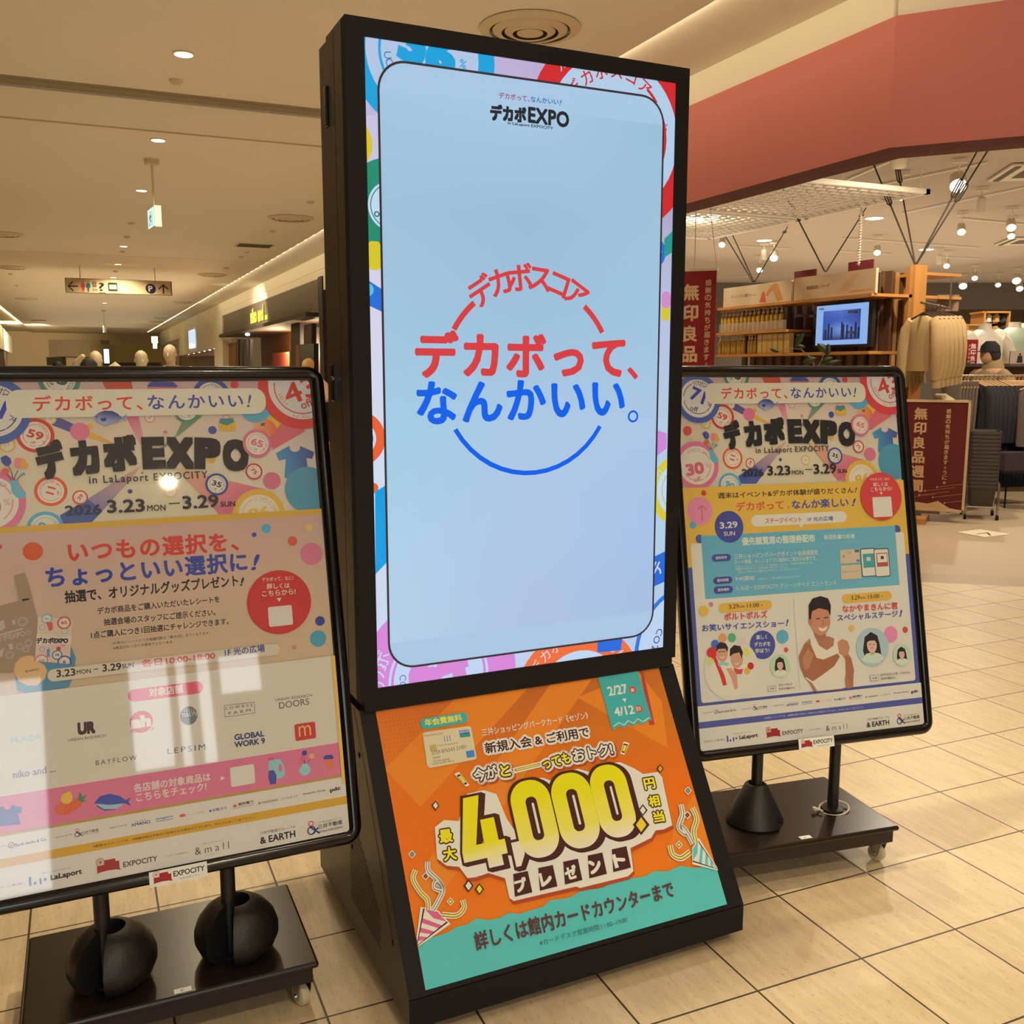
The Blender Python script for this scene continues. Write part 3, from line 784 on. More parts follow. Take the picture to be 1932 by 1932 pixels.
    A.T('各店舗の対象商品は', 668, 778, 1050, 718, 44, (214, 188, 160), .02); A.T('こちらをチェック!', 682, 825, 1030, 768, 44, (214, 188, 160), .018)
    A.T('▶', 1100, 718, 1122, 714, 22, (212, 184, 160)); A.R(*A.uv(1152, 750), *A.uv(1264, 634), (206, 190, 160), r=.004)
    # drawings on the pink strip
    A.E(310, 858, 36, (206, 100, 70)); A.E(335, 805, 30, (214, 168, 70)); A.E(345, 785, 14, (214, 168, 70))
    A.P([(315, 890), (335, 840), (385, 805), (410, 815), (408, 840), (350, 880)], (208, 92, 52)); A.P([(390, 810), (400, 772), (415, 800), (436, 782), (420, 815), (432, 815), (410, 828)], (62, 120, 84))
    A.P([(472, 828), (500, 795), (550, 782), (600, 795), (628, 815), (655, 800), (640, 822), (655, 842), (622, 830), (580, 860), (525, 868), (490, 850)], (60, 76, 138)); A.P([(474, 832), (520, 860), (585, 858), (620, 830), (550, 838)], (150, 168, 186))
    A.P([(0, 850), (60, 838), (112, 850), (108, 878), (92, 880), (105, 935), (0, 945)], (72, 76, 128)); A.E(40, 845, 18, (206, 106, 122))
    A.P([(1340, 615), (1395, 610), (1412, 640), (1418, 690), (1400, 705), (1350, 712), (1335, 650)], (134, 176, 186)); A.E(1395, 655, 10, (204, 106, 122), ry=20); A.R(*A.uv(1336, 618), *A.uv(1362, 600), (206, 80, 84))
    A.P([(1338, 668), (1362, 665), (1376, 690), (1374, 732), (1345, 736), (1334, 700)], (64, 72, 128))
    for q in ((1510, 590, 1520, 640), (1508, 612, 1520, 640), (1546, 605, 1524, 640)): A.L([(q[0], q[1]), (q[2], q[3])], 3, (70, 90, 110))
    A.E(1514, 580, 13, (64, 72, 128)); A.E(1506, 606, 13, (210, 92, 96)); A.E(1550, 596, 13, (214, 160, 96)); A.E(1516, 665, 28, (134, 180, 180), ry=26); A.R(*A.uv(1504, 660), *A.uv(1530, 632), (140, 184, 184))
    A.P([(1612, 608), (1654, 602), (1664, 652), (1640, 662), (1628, 660)], (206, 108, 76)); A.P([(1608, 602), (1618, 592), (1648, 588), (1658, 600), (1656, 610), (1610, 612)], (64, 70, 124))
    foot(A, (198, 146, 46), (70, 56, 40), (204, 188, 160))
    # yellow margin between panel and sponsors
    A.R(PX, A.uv(1700, 735)[1], PW, yt, (204, 158, 74)); A.R(0, A.uv(1700, 735)[1], .012, yt, (204, 158, 74)); 
left_body()

# ------------------------------------------------- right board: stage events
def right_body():
    A = AR.crop(3.449, 1270, 860)
    h0 = YL
    W2 = (206, 192, 172)
    A.R(0, 0, PW, h0, (76, 82, 132)); ym = A.uv(1530, 640)[1]
    A.R(0, ym, PW, h0, (208, 162, 64))
    for x, y, r, c in ((190, 262, 17, (196, 66, 54)), (166, 380, 84, (212, 124, 140)), (121, 471, 22, (88, 150, 164)), (357, 480, 94, (64, 70, 126))): A.E(x, y, r, c)
    A.L([(182, 445), (176, 350)], 8, (196, 96, 100)); A.L([(150, 372), (178, 345), (212, 370)], 8, (196, 96, 100))
    A.T('週末はイベント&デカボ体験が盛りだくさん', 284, 298, 1172, 248, 40, (50, 44, 40), .016); A.T('!', 1180, 246, 1196, 245, 34, (50, 44, 40), .016, shear=.3)
    A.T('デカボって', 405, 378, 716, 360, 60, (204, 76, 66), .02); A.T('、', 736, 359, 756, 357, 18, (204, 76, 66), .01); A.T('なんか楽しい', 768, 360, 1140, 338, 60, (66, 72, 134), .022); A.T('!', 1160, 334, 1190, 332, 50, (66, 72, 134), .02, shear=.3)
    A.RP(502, 442, 1126, 402, 74, W2); A.P([(810, 450), (850, 448), (826, 482)], W2)
    A.T('ステージイベント', 594, 456, 832, 442, 34, (186, 74, 74), .018); A.T('1F 光の広場', 872, 440, 1038, 430, 30, (66, 70, 126), .014)
    # white card, navy tabs, teal card
    x0 = A.uv(108, 620)[0]; x1 = A.uv(1500, 520)[0]; yt = (A.uv(110, 590)[1] + A.uv(1500, 502)[1]) / 2; yb = A.uv(900, 1535)[1]
    A.E(165, 562, 26, (76, 82, 132)); A.E(1452, 484, 26, (76, 82, 132))
    A.R(x0, yb, x1, yt, W2, r=.008)
    tx0 = A.uv(185, 700)[0]; tx1 = A.uv(1455, 650)[0]; ty1 = (A.uv(172, 540)[1] + A.uv(1440, 460)[1]) / 2; ty0 = (A.uv(197, 948)[1] + A.uv(1466, 848)[1]) / 2
    A.grad(tx0, ty0, tx1, ty1, [[(96, 156, 166), (104, 162, 170)], [(92, 154, 166), (98, 158, 170)]], n=1)
    A.E(357, 480, 94, (64, 70, 126)); A.T('3.29', 298, 494, 414, 484, 42, (210, 196, 176), .02); A.T('SUN', 324, 540, 396, 536, 28, (206, 192, 172), .01)
    TW = (196, 204, 188)
    A.T('優先観覧席の整理券配布', 442, 602, 920, 572, 54, TW, .03); A.T('各回先着72名様', 976, 556, 1180, 545, 32, TW, .018)
    for q in ((946, 515, 1204, 500), (948, 580, 1206, 562)): A.L([(q[0], q[1]), (q[2], q[3])], 2, (130, 180, 186))
    a, b = A.uv(215, 642), A.uv(1408, 562)
    for k in range(70): A.R(a[0] + (b[0] - a[0]) * k / 70, a[1] - .0003, a[0] + (b[0] - a[0]) * (k + .4) / 70, a[1] + .0003, (150, 190, 190))
    for y, t in ((682, '配布条件'), (828, '配布時間'), (889, '配布場所')):
        dx = (y - 682) * .07; A.RP(244 + dx, y + 4, 368 + dx, y - 4, 46, (66, 72, 128)); A.T(t, 272 + dx, y + 12, 344 + dx, y + 6, 20, TW, .016)
    A.T('三井ショッピングパークポイント会員様限定', 392, 690, 938, 654, 34, TW, .01); A.T('カード券面、もしくはアプリ画面のご提示が必要です。', 392, 724, 930, 688, 28, TW, .008)
    A.T('※三井ショッピングパークポイント会員様お一人につき、1名様まで同伴可能です。', 394, 746, 905, 712, 14, TW, 0); A.T('※整理券お受け取りにご希望の回をお知らせください。', 398, 762, 735, 740, 14, TW, 0); A.T('2回ともご参加される場合はその旨をスタッフにお伝えください。', 415, 782, 820, 752, 14, TW, 0)
    A.T('9:45開始', 397, 832, 524, 824, 30, TW, .01); A.T('※状況によって早く配布する場合があります。', 548, 824, 828, 802, 14, TW, 0)
    A.T('ららぽーとEXPOCITY グリーンサイド エントランス', 404, 894, 1056, 848, 32, TW, .006)
    # cards and phones
    for q in (((1080, 622), (1208, 612), (1210, 702), (1082, 712)), ((1084, 722), (1216, 712), (1220, 804), (1088, 814))): A.P(list(q), (194, 170, 130))
    A.R(*A.uv(1176, 636), *A.uv(1204, 616), (60, 110, 100)); A.R(*A.uv(1188, 698), *A.uv(1208, 680), (80, 120, 160)); A.T('111', 1132, 650, 1152, 648, 22, (110, 100, 90), .0); A.T('111', 1100, 772, 1118, 771, 18, (110, 100, 90), .0)
    A.T('Mitsui Shopping Park', 1120, 768, 1206, 760, 9, (120, 104, 84), 0); A.R(*A.uv(1094, 672), *A.uv(1112, 652), (170, 140, 90))
    for x0_, c in ((1224, (90, 152, 150)), (1312, (176, 92, 86))):
        A.R(*A.uv(x0_, 795), *A.uv(x0_ + 84, 604), (60, 58, 62), r=.006); A.R(*A.uv(x0_ + 4, 790), *A.uv(x0_ + 80, 610), (206, 198, 184), r=.005)
    A.R(*A.uv(1234, 736), *A.uv(1300, 640), (74, 142, 134)); A.R(*A.uv(1322, 728), *A.uv(1388, 634), (168, 76, 66)); A.R(*A.uv(1326, 700), *A.uv(1384, 640), (212, 204, 190)); A.R(*A.uv(1254, 690), *A.uv(1278, 664), (206, 200, 184)); A.R(*A.uv(1346, 678), *A.uv(1364, 656), (60, 56, 60))
    # show titles
    A.RP(290, 1010, 636, 980, 60, (208, 160, 64)); A.T('3.29', 358, 1012, 420, 1007, 28, (60, 50, 40), .01); A.T('SUN', 422, 1006, 458, 1003, 16, (60, 50, 40), .01); A.T('11:00 -', 475, 1003, 576, 994, 26, (60, 50, 40), .01)
    A.RP(1094, 942, 1414, 908, 58, (208, 160, 64)); A.T('3.29', 1152, 944, 1208, 940, 28, (60, 50, 40), .01); A.T('SUN', 1210, 939, 1246, 936, 16, (60, 50, 40), .01); A.T('15:00 -', 1262, 936, 1358, 926, 26, (60, 50, 40), .01)
    A.T('ボルトボルズ', 328, 1088, 608, 1066, 48, (196, 66, 62), .022); A.T('お笑いサイエンスショー', 184, 1162, 716, 1122, 46, (66, 72, 130), .016); A.T('!', 726, 1118, 748, 1115, 42, (66, 72, 130), .02, shear=.3)
    A.T('なかやまきんに君', 1095, 1026, 1456, 998, 44, (196, 66, 62), .018); A.T('スペシャルステージ', 1062, 1084, 1456, 1050, 42, (66, 72, 130), .016); A.T('!', 1466, 1048, 1488, 1045, 42, (66, 72, 130), .02, shear=.3)
    for x, y, r, c in ((194, 1027, 32, (212, 166, 70)), (240, 984, 14, (206, 116, 124)), (576, 1240, 82, (68, 74, 128)), (705, 1186, 39, (92, 154, 166)), (728, 1270, 14, (204, 76, 74)), (1154, 1126, 18, (212, 166, 70)), (1408, 1162, 44, (212, 124, 144)), (1502, 1132, 17, (200, 72, 60))): A.E(x, y, r, c)
    A.T('楽しく', 534, 1208, 606, 1202, 30, (206, 196, 184), .014); A.T('デカボを', 522, 1254, 628, 1246, 30, (206, 196, 184), .014); A.T('学ぼう!', 528, 1296, 620, 1288, 30, (206, 196, 184), .014)
    A.L([(775, 935), (817, 1520)], 3, (176, 164, 148))
    SK = (196, 140, 104); HR = (44, 38, 38); WH = (210, 200, 190)
    # two entertainers with balloons, printed in a disc
    A.E(376, 1400, 178, (206, 192, 170), ry=178)
    for x, y, rx, c in ((268, 1240, 26, (60, 104, 180)), (316, 1200, 26, (214, 140, 84)), (376, 1198, 27, (84, 160, 104)), (436, 1222, 30, (206, 182, 170)), (472, 1290, 26, (206, 192, 96)), (248, 1296, 34, (198, 48, 52)), (232, 1350, 24, (190, 200, 110))): A.E(x, y, rx, c)
    A.P([(205, 1450), (230, 1380), (290, 1340), (350, 1370), (400, 1400), (420, 1360), (480, 1370), (530, 1440), (540, 1480), (480, 1550), (400, 1572), (300, 1560), (240, 1520)], WH)
    A.E(312, 1300, 38, SK, ry=48); A.P([(274, 1290), (276, 1250), (300, 1225), (335, 1232), (352, 1260), (348, 1292), (335, 1268), (290, 1270)], HR); A.L([(288, 1290), (336, 1284)], 4, (60, 50, 50)); A.L([(300, 1322), (316, 1328), (330, 1318)], 5, (214, 204, 196))
    A.E(408, 1335, 40, SK, ry=50); A.P([(362, 1320), (364, 1270), (390, 1244), (430, 1250), (448, 1290), (440, 1330), (425, 1290), (385, 1300)], HR); A.L([(395, 1362), (410, 1368), (424, 1356)], 5, (214, 204, 196))
    A.P([(250, 1320), (270, 1315), (330, 1440), (345, 1500), (320, 1505), (300, 1440)], (204, 52, 52)); A.P([(285, 1360), (320, 1350), (360, 1362), (345, 1380), (320, 1372), (295, 1385)], (130, 180, 160))
    A.E(498, 1377, 21, (190, 40, 44)); A.E(475, 1410, 20, (206, 160, 70)); A.P([(385, 1385), (420, 1400), (450, 1395), (440, 1430), (400, 1430)], (200, 70, 70)); A.P([(340, 1395), (370, 1390), (410, 1430), (415, 1520), (395, 1530), (370, 1450)], SK)
    # presenter portraits
    def lady(x, y, r, bg, top):
        A.E(x, y, r, bg)
        k = r / 100.0
        A.P([(x - 46 * k, y + 70 * k), (x - 58 * k, y + 20 * k), (x - 48 * k, y - 60 * k), (x - 10 * k, y - 92 * k), (x + 30 * k, y - 70 * k), (x + 44 * k, y - 20 * k), (x + 56 * k, y + 60 * k), (x + 30 * k, y + 80 * k)], HR)
        A.P([(x - 70 * k, y + 80 * k), (x - 40 * k, y + 42 * k), (x, y + 30 * k), (x + 44 * k, y + 38 * k), (x + 74 * k, y + 66 * k), (x + 40 * k, y + 92 * k), (x, y + 99 * k), (x - 45 * k, y + 92 * k)], top)
        A.P([(x - 16 * k, y + 20 * k), (x + 14 * k, y + 18 * k), (x + 12 * k, y + 45 * k), (x - 12 * k, y + 48 * k)], SK)
        A.E(x - 4 * k, y - 12 * k, 30 * k, (208, 164, 134), ry=40 * k)
        A.P([(x - 36 * k, y - 26 * k), (x - 30 * k, y - 56 * k), (x + 5 * k, y - 64 * k), (x + 28 * k, y - 44 * k), (x + 28 * k, y - 18 * k), (x + 14 * k, y - 40 * k), (x - 20 * k, y - 38 * k)], HR)
        A.L([(x - 12 * k, y + 6 * k), (x + 4 * k, y + 4 * k)], 5 * k, (190, 90, 80))
        for dx in (-16, 8): A.L([(x + (dx - 5) * k, y - 16 * k), (x + (dx + 6) * k, y - 17 * k)], 4 * k, (60, 44, 40))
    lady(1288, 1246, 106, (160, 174, 182), (188, 198, 204)); lady(1480, 1296, 60, (176, 190, 150), (204, 200, 194)); lady(691, 1376, 66, (176, 190, 140), (206, 204, 198))
    # athlete in a white vest
    A.P([(830, 1290), (850, 1230), (880, 1200), (930, 1180), (1000, 1180), (1060, 1200), (1110, 1260), (1150, 1320), (1165, 1400), (1162, 1505), (1120, 1515), (1100, 1400), (1090, 1520), (910, 1535), (880, 1480), (850, 1450), (818, 1360), (810, 1320)], (168, 108, 74))
    A.P([(880, 1188), (912, 1180), (940, 1240), (990, 1270), (1035, 1240), (1040, 1185), (1062, 1195), (1090, 1300), (1110, 1330), (1112, 1420), (1098, 1512), (930, 1532), (895, 1480), (850, 1450), (880, 1400), (905, 1320)], (212, 204, 194))
    A.P([(812, 1310), (850, 1225), (890, 1240), (925, 1320), (970, 1330), (1060, 1290), (1075, 1310), (1040, 1370), (960, 1430), (900, 1470), (850, 1440), (820, 1380)], (158, 98, 66)); A.P([(830, 1330), (870, 1260), (905, 1300), (880, 1380), (850, 1400)], (178, 118, 82))
    A.P([(1060, 1218), (1090, 1196), (1125, 1210), (1140, 1250), (1130, 1290), (1105, 1310), (1070, 1290)], (184, 124, 88)); A.P([(1110, 1300), (1150, 1320), (1168, 1400), (1150, 1490), (1118, 1440), (1112, 1360)], (160, 100, 68))
    A.P([(905, 1120), (985, 1120), (985, 1190), (950, 1215), (915, 1190)], (160, 100, 70)); A.E(948, 1078, 66, (186, 124, 88), ry=84); A.E(885, 1085, 12, (176, 112, 80), ry=24)
    A.P([(876, 1070), (874, 980), (900, 938), (950, 922), (1000, 936), (1018, 980), (1014, 1050), (1000, 1012), (940, 1000), (895, 1020), (888, 1075)], (40, 34, 36))
    A.P([(935, 1122), (968, 1130), (996, 1112), (985, 1142), (960, 1150), (942, 1140)], (216, 206, 198)); A.L([(920, 1070), (946, 1066)], 6, (60, 40, 34)); A.L([(972, 1062), (1000, 1058)], 6, (60, 40, 34)); A.L([(962, 1075), (972, 1100), (960, 1106)], 5, (150, 94, 66))
    for q in ((610, 1500, 660, 1540), (1274, 1422, 1326, 1465)):
        A.R(*A.uv(q[0], q[3]), *A.uv(q[2], q[1]), (150, 136, 124)); A.R(*(A.uv(q[0] + 3, q[3] - 3)), *(A.uv(q[2] - 3, q[1] + 3)), W2); A.T('出演', q[0] + 12, q[3] - 12, q[2] - 10, q[3] - 16, 14, (80, 70, 66), .01)
    A.T('ボルトボルズ', 678, 1505, 768, 1496, 16, (80, 70, 66), .01); A.T('竹内千春(MC)', 680, 1532, 784, 1520, 16, (80, 70, 66), .01)
    A.T('なかやまきんに君・くわがた心', 1338, 1432, 1532, 1412, 16, (80, 70, 66), .01); A.T('竹内千春(MC)', 1340, 1458, 1436, 1448, 16, (80, 70, 66), .01)
    foot(A, (76, 82, 132), (206, 196, 190), (206, 192, 172))
    # red disc over the foot of the heading
    A.crop(3.449, 1270, 860)
    A.E(1348, 268, 134, (196, 62, 58)); A.R(*A.uv(1298, 406), *A.uv(1412, 268), (206, 190, 170), r=.004)
    A.T('デカボって、なに?', 1274, 168, 1405, 160, 18, (210, 186, 166), .01); A.T('詳しくは', 1296, 206, 1392, 200, 28, (210, 190, 170), .014); A.T('こちらから!', 1278, 238, 1418, 228, 26, (210, 190, 170), .014); A.T('▼', 1338, 258, 1358, 257, 16, (210, 190, 170))
right_body()
# ---------------------------------------------------------------- base materials
m_black = mat('black_metal', (30, 28, 30), rough=0.42, spec=0.45)
m_gloss = mat('black_gloss', (14, 14, 17), rough=0.16, spec=0.5)
m_kiosk = mat('kiosk_paint', (24, 24, 29), rough=0.6, spec=0.25, noise=0.05, nscale=60)
m_side = mat('kiosk_side_lit_tone', (62, 57, 54), rough=0.38, spec=0.5)  # reflected light on the casing sides is put into this colour
m_deck = mat('deck_laminate', (34, 27, 24), rough=0.27, spec=0.45)
m_plastic = mat('black_plastic', (26, 24, 24), rough=0.42, spec=0.5, bump=0.15, nscale=200)
m_ivory = mat('ivory_plastic', (205, 196, 172), rough=0.5)
m_chrome = mat('chrome', (190, 188, 182), rough=0.25, metal=1.0)
m_dark = mat('dark_gap', (8, 8, 9), rough=0.8)
m_white = mat('white_paint', (222, 214, 198), rough=0.7)
m_ceil = mat('ceiling_plaster', (226, 220, 208), rough=0.9, noise=0.02, nscale=1.2)
m_band = mat('cove_plaster', (236, 230, 216), rough=0.9)
m_print = mat_print('printed_paper', rough=0.5)
m_screen = mat_print('lit_screen', emissive=1.0)

def mat_cover():
    m = bpy.data.materials.new('clear_cover'); m.use_nodes = True; nt = m.node_tree
    for n in list(nt.nodes): nt.nodes.remove(n)
    out = nt.nodes.new('ShaderNodeOutputMaterial'); mx = nt.nodes.new('ShaderNodeMixShader')
    lw = nt.nodes.new('ShaderNodeLayerWeight'); lw.inputs['Blend'].default_value = 0.5
    pw_ = nt.nodes.new('ShaderNodeMath'); pw_.operation = 'POWER'; pw_.inputs[1].default_value = 4.0
    ma = nt.nodes.new('ShaderNodeMath'); ma.operation = 'MULTIPLY_ADD'; ma.inputs[1].default_value = 0.92; ma.inputs[2].default_value = 0.075
    t = nt.nodes.new('ShaderNodeBsdfTransparent'); g = nt.nodes.new('ShaderNodeBsdfGlossy'); g.inputs['Roughness'].default_value = 0.03
    nt.links.new(lw.outputs['Facing'], pw_.inputs[0]); nt.links.new(pw_.outputs[0], ma.inputs[0]); nt.links.new(ma.outputs[0], mx.inputs[0])
    nt.links.new(t.outputs[0], mx.inputs[1]); nt.links.new(g.outputs[0], mx.inputs[2]); nt.links.new(mx.outputs[0], out.inputs[0])
    return m
m_cover = mat_cover()

def mat_tile():
    m = bpy.data.materials.new('floor_tile'); m.use_nodes = True; nt = m.node_tree; b = nt.nodes['Principled BSDF']
    tc = nt.nodes.new('ShaderNodeTexCoord')
    mp = nt.nodes.new('ShaderNodeMapping'); mp.inputs['Location'].default_value = (-2.201 + 3.0, -1.595 + 3.0, 0)
    br = nt.nodes.new('ShaderNodeTexBrick'); br.offset = 0.0; br.squash = 1.0
    br.inputs['Scale'].default_value = 1.0; br.inputs['Brick Width'].default_value = 0.3; br.inputs['Row Height'].default_value = 0.3
    br.inputs['Mortar Size'].default_value = 0.0027; br.inputs['Mortar Smooth'].default_value = 0.1; br.inputs['Bias'].default_value = 0.0
    br.inputs['Color1'].default_value = (*lin((222, 206, 178)), 1); br.inputs['Color2'].default_value = (*lin((216, 198, 168)), 1)
    br.inputs['Mortar'].default_value = (*lin((74, 64, 46)), 1)
    nt.links.new(tc.outputs['Object'], mp.inputs['Vector']); nt.links.new(mp.outputs[0], br.inputs['Vector'])
    mp2 = nt.nodes.new('ShaderNodeMapping'); mp2.inputs['Scale'].default_value = (22, 3.2, 1); mp2.inputs['Rotation'].default_value = (0, 0, 0.12)
    nz = nt.nodes.new('ShaderNodeTexNoise'); nz.inputs['Scale'].default_value = 1.6; nz.inputs['Detail'].default_value = 8; nz.inputs['Roughness'].default_value = 0.65
    nt.links.new(tc.outputs['Object'], mp2.inputs['Vector']); nt.links.new(mp2.outputs[0], nz.inputs['Vector'])
    cr = nt.nodes.new('ShaderNodeValToRGB'); cr.color_ramp.elements[0].position = 0.3; cr.color_ramp.elements[0].color = (0.80, 0.78, 0.74, 1); cr.color_ramp.elements[1].position = 0.7; cr.color_ramp.elements[1].color = (1.06, 1.05, 1.03, 1)
    mx = nt.nodes.new('ShaderNodeMix'); mx.data_type = 'RGBA'; mx.blend_type = 'MULTIPLY'; mx.inputs['Factor'].default_value = 0.9
    nt.links.new(nz.outputs['Fac'], cr.inputs[0]); nt.links.new(br.outputs['Color'], mx.inputs['A']); nt.links.new(cr.outputs[0], mx.inputs['B'])
    # fine pits
    nz2 = nt.nodes.new('ShaderNodeTexNoise'); nz2.inputs['Scale'].default_value = 60; nz2.inputs['Detail'].default_value = 4
    mp3 = nt.nodes.new('ShaderNodeMapping'); mp3.inputs['Scale'].default_value = (2.2, 0.8, 1)
    nt.links.new(tc.outputs['Object'], mp3.inputs['Vector']); nt.links.new(mp3.outputs[0], nz2.inputs['Vector'])
    cr2 = nt.nodes.new('ShaderNodeValToRGB'); cr2.color_ramp.elements[0].position = 0.30; cr2.color_ramp.elements[0].color = (0.72, 0.68, 0.6, 1); cr2.color_ramp.elements[1].position = 0.42; cr2.color_ramp.elements[1].color = (1, 1, 1, 1)
    mx2 = nt.nodes.new('ShaderNodeMix'); mx2.data_type = 'RGBA'; mx2.blend_type = 'MULTIPLY'; mx2.inputs['Factor'].default_value = 0.7
    nt.links.new(nz2.outputs['Fac'], cr2.inputs[0]); nt.links.new(mx.outputs['Result'], mx2.inputs['A']); nt.links.new(cr2.outputs[0], mx2.inputs['B'])
    nt.links.new(mx2.outputs['Result'], b.inputs['Base Color'])
    b.inputs['Roughness'].default_value = 0.36; b.inputs['Specular IOR Level'].default_value = 0.3
    bp = nt.nodes.new('ShaderNodeBump'); bp.inputs['Strength'].default_value = 0.35; bp.inputs['Distance'].default_value = 0.002; bp.invert = True
    nt.links.new(br.outputs['Fac'], bp.inputs['Height']); nt.links.new(bp.outputs[0], b.inputs['Normal'])
    return m

# ================================================================= room shell
FX = 4.3               # plane of the shop fronts on the right of the corridor
cA, cB = at_z(1738, 1098), at_z(1932, 1107)
d = (cB - cA) / np.linalg.norm(cB - cA)
e0, e1 = cA - d * 2.2, cA + d * 14
struct('floor', (lambda b: (b.poly([(-14, -7, 0), (e1[0], -7, 0), (e1[0], e1[1], 0), (e0[0], e0[1], 0), (FX, 62, 0), (-14, 62, 0)]), b)[1])(B()), mat_tile())
m_sfloor = mat('store_floor_stone', (180, 162, 136), rough=0.5, spec=0.3, noise=0.08, nscale=0.9)
cC, cD = at_z(1738, 1081), at_z(1932, 1092)
d2 = (cD - cC) / np.linalg.norm(cD - cC); f0, f1 = e0 + (cC - cA), e1 + (cC - cA)
struct('floor', (lambda b: (b.poly([(e0[0], e0[1], 0), (e1[0], e1[1], 0), (f1[0], f1[1], 0), (f0[0], f0[1], 0)]), b)[1])(B()), mat('threshold_strip', (166, 146, 118), rough=0.45, noise=0.04, nscale=3))
struct('floor', (lambda b: (b.poly([(f0[0], f0[1], 0), (f1[0], f1[1], 0), (34, f1[1], 0), (34, 34, 0), (FX + .1, 34, 0)]), b)[1])(B()), m_sfloor)
# main corridor ceiling with two shallow joints, lower at its right edge where the cove runs
b = B()
for y0, y1, zz in ((-7, 8.28, CEIL), (8.60, 20.02, CEIL), (20.06, 62, CEIL)):
    b.box(-2.35, y0, zz, 3.5, y1, zz + 0.04)
struct('ceiling', b, m_ceil)
b = B(); b.box(-2.35, 8.28, CEIL + 0.02, 3.5, 8.60, CEIL + 0.06); b.box(-2.35, 20.02, CEIL + .01, 3.5, 20.06, CEIL + .04)
struct('trim_1', b, mat('joint_grey', (150, 136, 116), rough=0.7))
b = B(); b.box(3.5, -7, CEIL + 0.06, FX + .3, 62, CEIL + 0.1); b.box(-14, -7, CEIL + 0.06, -2.35, 62, CEIL + 0.1)
struct('ceiling', b, m_ceil)
# wall band over the fascia
b = B(); b.box(FX + .02, 4.46, 3.3, FX + .12, 62, CEIL + .07); b.box(FX + .03, 9.5, 2.9, FX + .13, 62, 3.3)
c45 = Vector((FX, 4.42, 0)); q45 = Vector((FX + 9.2, 4.42 - 10.4, 0))
b.prism([(FX + .02, 4.43, 3.3), (FX + .02, 4.43, CEIL + .07), (q45.x, q45.y, CEIL + .07), (q45.x, q45.y, 3.3)], (.09, .08, 0))
struct('wall_right', b, m_band)
# red fascia of the big store, turning 45 degrees at the corner
m_red = mat('red_fascia', (204, 122, 118), rough=0.62, spec=0.35, noise=0.03, nscale=5)
b = B()
pr = [(FX, 9.4), (FX, 4.42), (FX + 9.2, 4.42 - 10.4), (FX + 9.32, 4.42 - 10.3), (FX + .13, 4.47), (FX + .12, 9.4)]
b.prism([(x, y, 2.63) for x, y in pr], (0, 0, 0.71))
struct('trim_2', b, m_red)
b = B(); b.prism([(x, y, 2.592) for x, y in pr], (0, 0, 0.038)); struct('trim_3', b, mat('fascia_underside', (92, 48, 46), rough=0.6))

# cove light strips at the ceiling edges
m_led = mat('led_strip', (255, 240, 200), emit=(255, 226, 150), estr=9.0)
b = B(); b.box(3.46, -6, CEIL + .042, 3.485, 60, CEIL + .058); struct('trim_4', b, m_led)
b = B()
y = 9.0
led = B()
while y < 58:
    led.sphere((3.505, y, CEIL + 0.012), 0.014 + 0.0006 * y, sub=1); y += 0.62
struct('trim_5', led, mat('led_point', (255, 248, 220), emit=(255, 236, 176), estr=3.0))

# end walls, back entrance, left side
m_beige = mat('beige_wall', (206, 186, 148), rough=0.85)
m_gwall = mat('store_wall_grey', (112, 104, 94), rough=0.85)
b = B(); b.box(-14, 61.9, 0, 12, 62.1, 3.6); struct('wall_back', b, m_beige)
b = B(); b.box(-14.1, -7, 0, -14, 62, 3.6); struct('wall_left', b, m_beige)
b = B(); b.box(34, -7, 0, 34.1, 34, 3.6); struct('wall_right', b, m_gwall)
b = B(); b.box(FX + 1.6, 33.9, 0, 34, 34, 3.6); b.box(FX + 1.5, 17, 0, FX + 1.6, 34, 3.6); struct('wall_back', b, m_gwall)
sC = CEIL + 0.02
b = B(); b.prism([(FX + .13, 4.6, sC), (FX + .13, 34, sC), (34, 34, sC), (34, -7, sC), (FX + 9.5, -7, sC), (FX + 9.4, -5.9, sC)], (0, 0, .05))
struct('ceiling', b, mat('store_ceiling', (176, 160, 138), rough=0.9))

# clear glass smoke barrier hanging across the corridor ceiling
zg = float(at_y(300, 247, 8.44)[2])
gb_ = thing('smoke_barrier', 'clear glass smoke barrier hanging across the corridor ceiling past the nearest downlight', 'smoke barrier', (.6, 8.44, CEIL))
b = B(); b.box(-2.35, 8.435, zg, 3.5, 8.441, CEIL + .02); b.build('glass_pane', m_cover, gb_)
b = B(); b.box(-2.35, 8.43, zg - .012, 3.5, 8.446, zg); b.build('edge_rail', mat('edge_rail', (196, 176, 140), rough=.4), gb_)
# glazed entrance behind the photographer, seen mirrored in the board covers
m_day = mat('daylit_glass', (220, 228, 235), rough=0.2, emit=(232, 240, 250), estr=5.5)
m_fr = mat('door_frame_grey', (90, 84, 78), rough=0.5)
def pane(n, x0, x1, z0, z1):
    w = B(); w.box(x0, -6.06, z0, x1, -6.04, z1); o = struct('window_%d' % n, w, m_day)
    f = B(); 
    for q in ((x0 - .03, z0 - .03, x0, z1 + .03), (x1, z0 - .03, x1 + .03, z1 + .03), (x0, z0 - .03, x1, z0), (x0, z1, x1, z1 + .03)): f.box(q[0], -6.08, q[1], q[2], -6.0, q[3])
    f.build('window_frame', m_fr, o)
pane(1, -2.3, -0.33, 0.42, 2.34)
pane(2, 0.44, 0.80, 1.32, 2.36); pane(3, 0.88, 0.97, 1.30, 2.36); pane(4, 1.08, 1.20, 1.30, 2.36); pane(5, 1.30, 1.70, 1.95, 2.34)
b = B()
